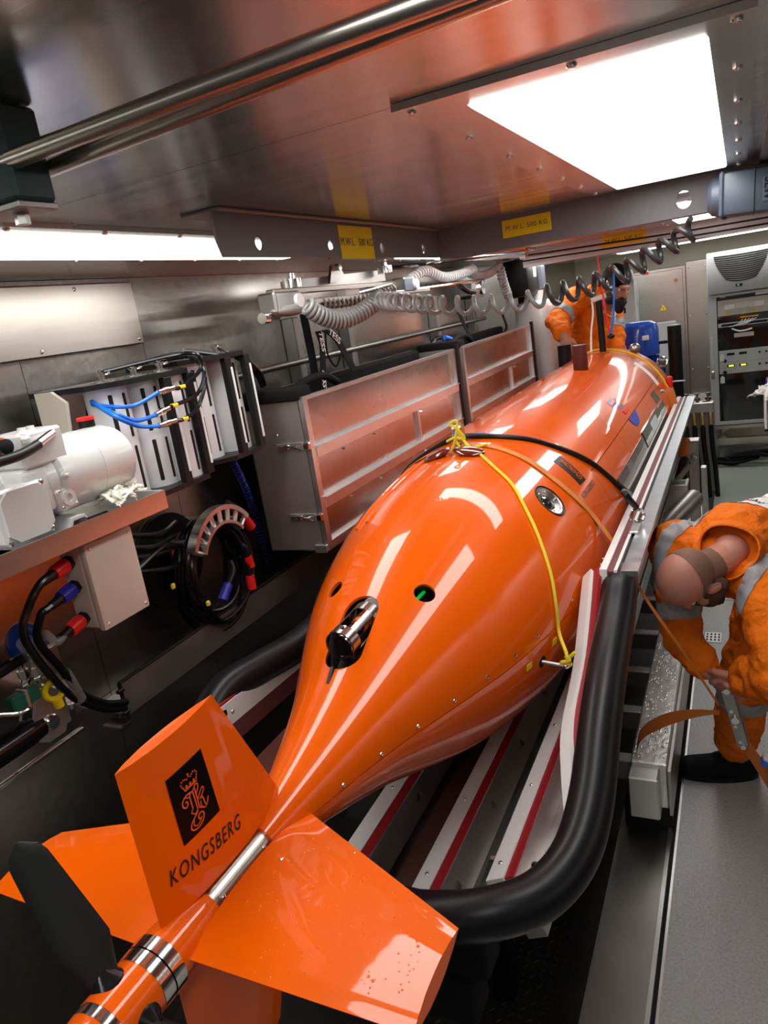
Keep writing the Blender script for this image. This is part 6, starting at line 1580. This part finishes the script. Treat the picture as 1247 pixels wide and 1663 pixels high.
# white tank behind the far worker
p = AY(872, 540, 5.6); t = thing('white_tank', 'pinkish white plastic tank behind the second storage box', 'tank', p - V((0, 0, .3)))
mk('body', G().cbox(p + V((-.02, .15, -.08)), (.26, .4, .62), .05, None, 3), 'white_paint', t); mk('neck', G().cyl(p + V((0, .1, .22)), p + V((0, .1, .3)), .05), 'white_paint', t)
o = mk('fire_extinguisher', G().lathe(AY(880, 622, 5.6), AY(900, 600, 5.6), [(0, .001), (.0, .045), (.10, .045), (.13, .02)], 18), 'red_cap'); tag(o, 'red extinguisher bottle behind the hull at the far left', 'extinguisher')
# posts on the far hull side and the hanging mast
a = AY(905, 562, 5.1); b = AY(926, 556, 5.1); cx = (a.x + b.x) / 2; r = (b.x - a.x) / 2
mk('black_transducer', G().lathe((cx, 5.1, 1.25), (cx, 5.1, 9), [(0, .001), (0, r), (a.z - 1.25, r), (a.z - 1.25, .001)], 24), 'rubber', auv, label='black cylinder gripped by the far worker')
POST_TOP = V((cx, 5.1, a.z))
a = AY(972, 487, 4.75); b = AY(980, 578, 4.75)
t = thing('hanging_mast', 'thin dark mast with a pale cap standing on the hull before the far worker', 'mast', b)
mk('mast', G().cyl(b - V((0, 0, .04)), a, .020, n=14), 'black', t); mk('mast_cap', G().cbox(a + V((0, 0, .01)), (.085, .05, .03), .006, Matrix.Rotation(-.2, 3, 'Y')), 'grey_light', t)
lash('white_wire', [a + V((-.04, 0, 0)), AY(963, 510, 4.74), AY(960, 540, 4.74), AY(960, 572, 4.7)], .006, 'white_pe', 'thin white wire hanging left of the dark mast', 'wire')
lash('blue_wire', [AY(996, 440, 4.5), AY(997, 480, 4.5), AY(995, 520, 4.5), AY(990, 548, 4.5)], .006, 'blue_cable', 'thin blue wire hanging in front of the far worker', 'wire')
lash('red_wire', [AY(970, 415, 4.5), AY(976, 460, 4.5), AY(984, 510, 4.5), AY(990, 545, 4.5)], .005, 'red_cap', 'thin red wire hanging in front of the far worker', 'wire')
o = mk('black_bulb', G().ell(AY(992, 546, 4.48), (.022, .022, .016)), 'black'); tag(o, 'small black bulb at the end of the hanging wires', 'bulb')

# ================================================================== PEOPLE
def blob(name, caps, ells, voxel, m, parent=None, smooth=4, wr=0.0, wscale=8.0, label=None, seed=0):
    g = G()
    for a, b, ra, rb in caps: g.cap(a, b, ra, rb, 16)
    for e in ells: g.ell(e[0], e[1], e[2] if len(e) > 2 else None, 24, 16)
    me = bpy.data.meshes.new(name); me.from_pydata(g.v, [], g.f); me.materials.append(M[m])
    o = bpy.data.objects.new(name, me); COL.objects.link(o)
    md = o.modifiers.new('r', 'REMESH'); md.mode = 'VOXEL'; md.voxel_size = voxel
    if smooth:
        ms = o.modifiers.new('s', 'SMOOTH'); ms.factor = .5; ms.iterations = smooth
    apply_mods(o); COL.objects.unlink(o)
    me = o.data
    if not me.materials: me.materials.append(M[m])
    if wr:
        off = V((seed * 3.1, seed * 1.7, seed))
        new = []
        for v in me.vertices:
            p = v.co + off; q = V((p.x, p.y, p.z * 1.7))
            n = noise.noise(q * wscale); n2 = 1 - abs(noise.noise(q * wscale * 1.9 + V((5, 5, 5)))) * 2
            new.append(v.co + v.normal * wr * (n * 1.1 + n2 * .55))
        for v, c in zip(me.vertices, new): v.co = c
    for p in me.polygons: p.use_smooth = True
    me.update()
    place(o, parent)
    if label: o['label'] = label
    return o
def extract(src, pred, name, m, parent, off=.003, label=None, planes=()):
    # a piece of cloth or hair lying on a figure: faces chosen by pred, with clean cut edges along the given planes
    bm = bmesh.new(); bm.from_mesh(src.data)
    for co, no in planes:
        bmesh.ops.bisect_plane(bm, geom=bm.verts[:] + bm.edges[:] + bm.faces[:], plane_co=co, plane_no=no)
    bm.normal_update()
    drop = [f for f in bm.faces if not pred(f.calc_center_median())]
    nr = {v: v.normal.copy() for v in bm.verts}
    for v in bm.verts: v.co += nr[v] * off
    bmesh.ops.delete(bm, geom=drop, context='FACES')
    nm = bpy.data.meshes.new(name); bm.to_mesh(nm); bm.free(); nm.materials.clear(); nm.materials.append(M[m])
    for p in nm.polygons: p.use_smooth = True; p.material_index = 0
    o = bpy.data.objects.new(name, nm); place(o, parent)
    if label: o['label'] = label
    return o
def band_planes(a, b, s0, s1):
    a = V(a); b = V(b); d = (b - a).normalized(); return [(a.lerp(b, s0), d), (a.lerp(b, s1), d)]
def band(a, b, s0, s1, rmax):
    a = V(a); b = V(b); L_ = (b - a).length; d = (b - a) / L_
    def f(c):
        t = (c - a).dot(d); return s0 * L_ < t < s1 * L_ and (c - a - d * t).length < rmax
    return f
def basis(up, fwd):
    z = V(up).normalized(); y = V(fwd); y = (y - z * y.dot(z)).normalized(); x = y.cross(z); return Matrix((x, y, z)).transposed()
def head_parts(c, B, k=1.0):
    T = lambda p: V(c) + B @ (V(p) * k)
    ells = [(T((0, -.012, .03)), (.077 * k, .097 * k, .092 * k), B), (T((0, .042, -.052)), (.058 * k, .058 * k, .078 * k), B), (T((0, .088, .012)), (.050 * k, .016 * k, .016 * k), B),
            (T((.079, -.005, -.022)), (.010 * k, .019 * k, .032 * k), B), (T((-.079, -.005, -.022)), (.010 * k, .019 * k, .032 * k), B), (T((.05, .06, -.03)), (.022 * k, .022 * k, .022 * k), B), (T((-.05, .06, -.03)), (.022 * k, .022 * k, .022 * k), B),
            (T((0, .1, -.072)), (.024 * k, .010 * k, .009 * k), B)]
    caps = [(T((0, .098, .0)), T((0, .118, -.042)), .010 * k, .015 * k), (T((0, -.015, -.05)), T((0, -.045, -.17)), .052 * k, .054 * k)]
    return caps, ells, T
def eyes(T, B, k, parent):
    for sx in (-1, 1):
        e = mk('eye', G().ell(T((sx * .032, .080, -.004)), (.012 * k, .012 * k, .010 * k), None, 12, 8), 'print', parent)
        mk('iris', G().ell(T((sx * .032, .0905, -.005)), (.005 * k, .003 * k, .005 * k), B, 10, 6), 'hair_dk', e)
def hand_caps(w_, palm_dir, side, curl, k=1.0, nrm=None):
    # w_: wrist; palm_dir: towards the knuckles; side: towards the thumb; nrm: direction the fingers curl
    d = V(palm_dir).normalized(); s = V(side); s = (s - d * s.dot(d)).normalized(); n = V(nrm) if nrm else d.cross(s); n = (n - d * n.dot(d) - s * n.dot(s)).normalized()
    caps = []
    for i, (o, L_) in enumerate(((.030, .082), (.010, .090), (-.011, .084), (-.030, .066))):
        k0 = w_ + d * (.092 * k - abs(o) * .15) + s * o * k
        caps.append((w_ + d * .02 * k + s * o * .55 * k, k0, .013 * k, .0115 * k))
        p = k0; dd = d.copy()
        for j, f in enumerate((.45, .32, .23)):
            c_ = curl * (.6, 1.0, .8)[j]; dd = (dd * math.cos(c_) + n * math.sin(c_)).normalized() if j == 0 else (dd * math.cos(c_) + (n - dd * n.dot(dd)).normalized() * math.sin(c_)).normalized()
            q = p + dd * L_ * f * k; caps.append((p, q, (.0098 - .0008 * j) * k, (.0092 - .0010 * j) * k)); p = q
    t0 = w_ + d * .025 * k + s * .022 * k; t1 = t0 + (d * .7 + s * .75 + n * .2).normalized() * .042 * k; t2 = t1 + (d * .9 + s * .2 + n * .5).normalized() * .032 * k; t3 = t2 + (d * .85 + n * .6).normalized() * .026 * k
    caps += [(t0, t1, .015 * k, .0115 * k), (t1, t2, .0110 * k, .010 * k), (t2, t3, .010 * k, .0085 * k)]
    return caps

# ---- bending worker at the right
def worker_right():
    Hc = AY(1120, 938, 2.36); B = basis((-.60, -.78, .02), (-.30, .20, -.93))
    hc, he, T = head_parts(Hc, B, 1.0)
    NB = T((0, -.055, -.165))
    SR = AY(1092, 885, 2.60); SL = AY(1238, 948, 2.44)
    CH = (SR + SL) / 2 + V((.07, .12, .0)); HIP = V((.20, 3.00, .97))
    ER = AY(1108, 1035, 2.50); WR = AY(1152, 1090, 2.41)
    EL = AY(1268, 1108, 2.22); WL = AY(1200, 1098, 2.33)
    h1 = V((.115, 2.97, .90)); k1 = AY(1207, 1118, 2.72); a1 = AY(1196, 1240, 2.83); a1.z = max(a1.z, .11)
    h2 = V((.29, 2.98, .90)); k2 = V((.36, 2.76, .50)); a2 = V((.37, 2.98, .10))
    GR = AY(1180, 1120, 2.355)
    caps = hc + [(NB, CH, .055, .085), (CH, HIP, .10, .10), (SR, SL, .042, .042), (SR, ER, .042, .040), (ER, WR, .042, .028), (SL, EL, .050, .042), (EL, WL, .042, .028),
                 (HIP, h1, .10, .09), (HIP, h2, .10, .09), (h1, k1, .08, .055), (k1, a1, .055, .04), (h2, k2, .08, .055), (k2, a2, .055, .04)]
    caps += hand_caps(WR, (GR - WR), V((.5, -.8, .2)), .75, 1.0, V((.3, .6, -.6)))
    caps += hand_caps(WL, (GR + V((.004, 0, .02)) - WL), V((-.2, -.3, .9)), .85, 1.0, V((-.3, .5, -.7)))
    body = blob('person', caps, he, .0042, 'skin', smooth=2)
    tag(body, 'bald bearded worker in orange coveralls bending over the ratchet strap at right', 'person')
    Bi = B.inverted(); loc = lambda c: Bi @ (c - Hc)
    def rim(c):
        q = loc(c); return q.z + .45 * q.y < .022 and q.y < .020 and q.z > -.10 + .3 * max(0, -q.y - .03) and abs(q.x) < .0815 and q.length < .2
    extract(body, rim, 'hair_rim', 'stubble', body, .0022, 'cropped brown hair rim', [(T((0, 0, .022)), B @ V((0, .45, 1))), (T((0, .02, 0)), B @ V((0, 1, 0))), (T((0, 0, -.10)), B @ V((0, 0, 1)))])
    eyes(T, B, 1.0, body)
    # beard
    blob('beard', [(T((0, .085, -.085)), T((0, .135, -.17)), .050, .034)], [(T((.054, .035, -.065)), (.026, .050, .05), B), (T((-.054, .035, -.065)), (.026, .050, .05), B), (T((0, .09, -.10)), (.062, .042, .055), B)], .005, 'hair', body, 2, .006, 40, 'long brown beard')
    # coverall
    cc = [(CH, HIP, .165, .165), (SR + V((.03, .02, -.01)), SL + V((0, .04, -.01)), .088, .088), (CH, (SR + SL) / 2, .15, .10), (SR, ER, .078, .066), (ER, WR - (WR - ER).normalized() * .035, .064, .052), (SL, EL, .080, .070), (EL, WL - (WL - EL).normalized() * .04, .070, .058),
          (HIP, h1, .14, .125), (HIP, h2, .14, .125), (h1, k1, .118, .090), (k1, a1 + V((0, 0, .055)), .088, .080), (h2, k2, .118, .09), (k2, a2 + V((0, 0, .05)), .088, .08)]
    cov = blob('coverall', cc, [], .0085, 'fabric', body, 2, .012, 11.0, 'orange work coverall', 3)
    # collar: open band round the neck
    ax = (NB - CH).normalized(); nb = NB + ax * .022; t1 = ax.orthogonal().normalized(); t2 = ax.cross(t1); g = G(); vs = []; n = 28
    for i in range(n + 1):
        a = 2 * PI * i / n
        dirv = t1 * math.cos(a) + t2 * math.sin(a)
        for h, r in ((-.07, .110), (-.01, .086), (.03, .084), (.03, .090), (-.012, .096)): vs.append(nb + ax * h + dirv * (r + .006 * math.sin(3 * a)))
    fs = []
    for i in range(n):
        for k in range(4): fs.append((i * 5 + k, i * 5 + k + 1, i * 5 + 6 + k, i * 5 + 5 + k))
    g.add(vs, fs); mk('collar', g, 'fabric', body)
    # reflective bands
    for a, b, s0, s1, r, nm in ((SR, ER, .60, .78, .12, 0), (k1, a1, -.02, .16, .14, 0)):
        extract(cov, band(a, b, s0, s1, r), 'reflective_band', 'reflect', body, .003, None, band_planes(a, b, s0, s1))
    dtor = (HIP - CH).normalized(); across = (SL - SR).normalized()
    mid = (SR + SL) / 2
    def shoulder(s):
        c0 = SR if s < 0 else SL
        def f(c):
            t = (c - mid).dot(across); return (.130 < abs(t) < .178) and t * s > 0 and (c - mid).dot(dtor) > -.12 and (c - mid).dot(dtor) < .30 and c.z > CH.z - .10
        return f
    for s in (-1, 1): extract(cov, shoulder(s), 'reflective_band', 'reflect', body, .003, None, [(mid + across * s * .13, across), (mid + across * s * .178, across), (mid - dtor * .12, dtor), (mid + dtor * .30, dtor), (V((0, 0, CH.z - .10)), V((0, 0, 1)))])
    up = V((0, 0, 1))
    def prt(c):
        t = (c - mid).dot(across); q = (c - mid).dot(dtor); return abs(t - .015) < .12 and .16 < q < .42 and c.z > CH.z + .08
    pr_ = extract(cov, prt, 'back_print', 'print', body, .003, 'white printed panel on the back', [(mid + across * .135, across), (mid - across * .105, across), (mid + dtor * .16, dtor), (mid + dtor * .42, dtor), (V((0, 0, CH.z + .08)), V((0, 0, 1)))])
    def arcp(c):
        t = (c - mid).dot(across); q = (c - mid).dot(dtor) - .28 - .06 * math.cos(t * 22); return abs(t - .015) < .10 and abs(q) < .008 and c.z > CH.z + .08
    extract(cov, arcp, 'red_arc', 'ink_red', pr_, .0045)
    def arcb(c):
        t = (c - mid).dot(across); q = (c - mid).dot(dtor) - .25 + .03 * math.cos(t * 25); return abs(t - .015) < .09 and abs(q) < .006 and c.z > CH.z + .08
    extract(cov, arcb, 'dark_arc', 'ink_dk', pr_, .0045)
    # boots
    for an, fw in ((a1, V((-1, -.22, 0))), (a2, V((-.9, -.4, 0)))):
        fw = fw.normalized(); p = V((an.x, an.y, 0)); sdv = V((-fw.y, fw.x, 0))
        bt = blob('boot', [(p - fw * .035 + V((0, 0, .052)), p + fw * .06 + V((0, 0, .055)), .050, .052), (p + fw * .06 + V((0, 0, .05)), p + fw * .175 + V((0, 0, .046)), .050, .044), (p + V((0, 0, .06)), p - fw * .005 + V((0, 0, .14)), .055, .056)], [], .006, 'cloth_blk', body, 3, .001, 20, 'black safety boot')
        n = 20; poly = []
        for i in range(n):
            a = 2 * PI * i / n; poly.append(p + fw * (.07 + math.cos(a) * .152) + sdv * math.sin(a) * .050 + V((0, 0, .001)))
        mk('sole', G().prism(poly, (0, 0, .022)), 'black', bt)
    return body
worker_right()

# ---- worker behind the vehicle
def worker_far():
    Y = 5.78
    Hc = AY(1000, 463, Y - .12); B = basis((.35, -.18, .90), (.62, -.55, -.42))
    hc, he, T = head_parts(Hc, B, 1.05)
    NB = T((0, -.05, -.19))
    HIP = AY(958, 600, Y); SR = AY(936, 487, Y - .17); SL = AY(992, 500, Y + .12)
    CH = (SR + SL) / 2 + V((-.02, 0, -.12))
    PT = POST_TOP
    ER = AY(903, 522, Y - .40); WR = PT + V((-.01, .06, .055))
    EL = AY(1000, 548, Y - .05); WL = AY(1000, 590, Y - .2)
    FZ = HIP.z - .88
    h1 = HIP + V((.02, -.09, -.04)); h2 = HIP + V((.02, .09, -.04)); k1 = h1 + V((.05, 0, -.42)); k2 = h2 + V((.05, 0, -.42)); a1 = V((k1.x - .03, k1.y, FZ + .1)); a2 = V((k2.x - .03, k2.y, FZ + .1))
    caps = hc + [(NB, CH, .06, .12), (CH, HIP, .13, .13), (SR, SL, .06, .06), (SR, ER, .05, .042), (ER, WR, .042, .03), (SL, EL, .05, .042), (EL, WL, .042, .03), (HIP, h1, .1, .09), (HIP, h2, .1, .09), (h1, k1, .08, .055), (k1, a1, .055, .04), (h2, k2, .08, .055), (k2, a2, .055, .04)]
    caps += hand_caps(WR, V((.25, -.45, -.85)), V((.9, -.1, .1)), .55, 1.0, V((0, .6, -.5)))
    caps += hand_caps(WL, V((.1, -.2, -1)), V((.2, -.9, .1)), .5)
    body = blob('person', caps, he, .0065, 'skin2', smooth=3)
    tag(body, 'worker in orange coveralls and dark cap leaning behind the vehicle nose', 'person')
    eyes(T, B, 1.05, body)
    blob('beard', [(T((0, .08, -.09)), T((0, .09, -.13)), .048, .034)], [(T((.05, .03, -.07)), (.028, .045, .055), B), (T((-.05, .03, -.07)), (.028, .045, .055), B)], .007, 'hair_dk', body, 2, .004, 40, 'dark beard')
    cp = blob('cap', [], [(T((0, -.014, .05)), (.090, .112, .092), B), (T((0, -.09, .0)), (.07, .05, .06), B)], .008, 'cloth_blk', body, 2, .003, 20, 'dark patterned cap')
    Bi = B.inverted()
    for k in range(3):
        mk('cap_pattern', G().ell(T((-.096 if 0 else .092, -.03 + .04 * k, .03)), (.006, .012, .010), B, 10, 6), 'print', cp); mk('cap_pattern', G().ell(T((-.092, -.03 + .04 * k, .03)), (.006, .012, .010), B, 10, 6), 'print', cp)
    cov = blob('coverall', [(CH, HIP, .165, .165), (SR, SL, .09, .09), (CH, (SR + SL) / 2 + V((0, 0, .02)), .15, .11), (SR, ER, .085, .075), (ER, WR - (WR - ER).normalized() * .05, .072, .058), (SL, EL, .08, .07), (EL, WL - (WL - EL).normalized() * .05, .07, .06), (HIP, h1, .14, .12), (HIP, h2, .14, .12), (h1, k1, .115, .09), (k1, a1, .088, .08), (h2, k2, .115, .09), (k2, a2, .088, .08)], [], .011, 'fabric', body, 2, .014, 8.0, 'orange work coverall', 9)
    extract(cov, band(SR, ER, .62, .82, .14), 'reflective_band', 'reflect', body, .004, None, band_planes(SR, ER, .62, .82))
    extract(cov, band(SL, EL, .55, .80, .12), 'reflective_band', 'reflect', body, .004, None, band_planes(SL, EL, .55, .80))
    ax = (NB - CH).normalized(); g = G(); g.lathe(NB - ax * .05, NB + ax, [(0, .10), (.05, .082), (.08, .085), (.08, .092), (.04, .095)], 24, caps=False); mk('collar', g, 'print', body)
    for an in (a1, a2):
        p = V((an.x, an.y, FZ)); blob('boot', [(p + V((-.03, 0, .052)), p + V((.17, -.02, .045)), .05, .044), (p + V((0, 0, .06)), p + V((0, 0, .15)), .055, .056)], [], .009, 'cloth_blk', body, 2, 0, 8, 'black safety boot')
    t = thing('step_platform', 'steel step platform under the worker behind the vehicle', 'platform', (HIP.x, Y, -.14))
    mk('top', G().bb((HIP.x - .35, Y - .22, FZ - .03), (HIP.x + .12, Y + .35, FZ)), 'steel_dull', t, smooth=False)
    for sx in (-.32, .09):
        for sy in (-.19, .32): mk('leg', G().bb((HIP.x + sx - .02, Y + sy - .02, -.14), (HIP.x + sx + .02, Y + sy + .02, FZ - .03)), 'steel_dull', t, smooth=False)
worker_far()
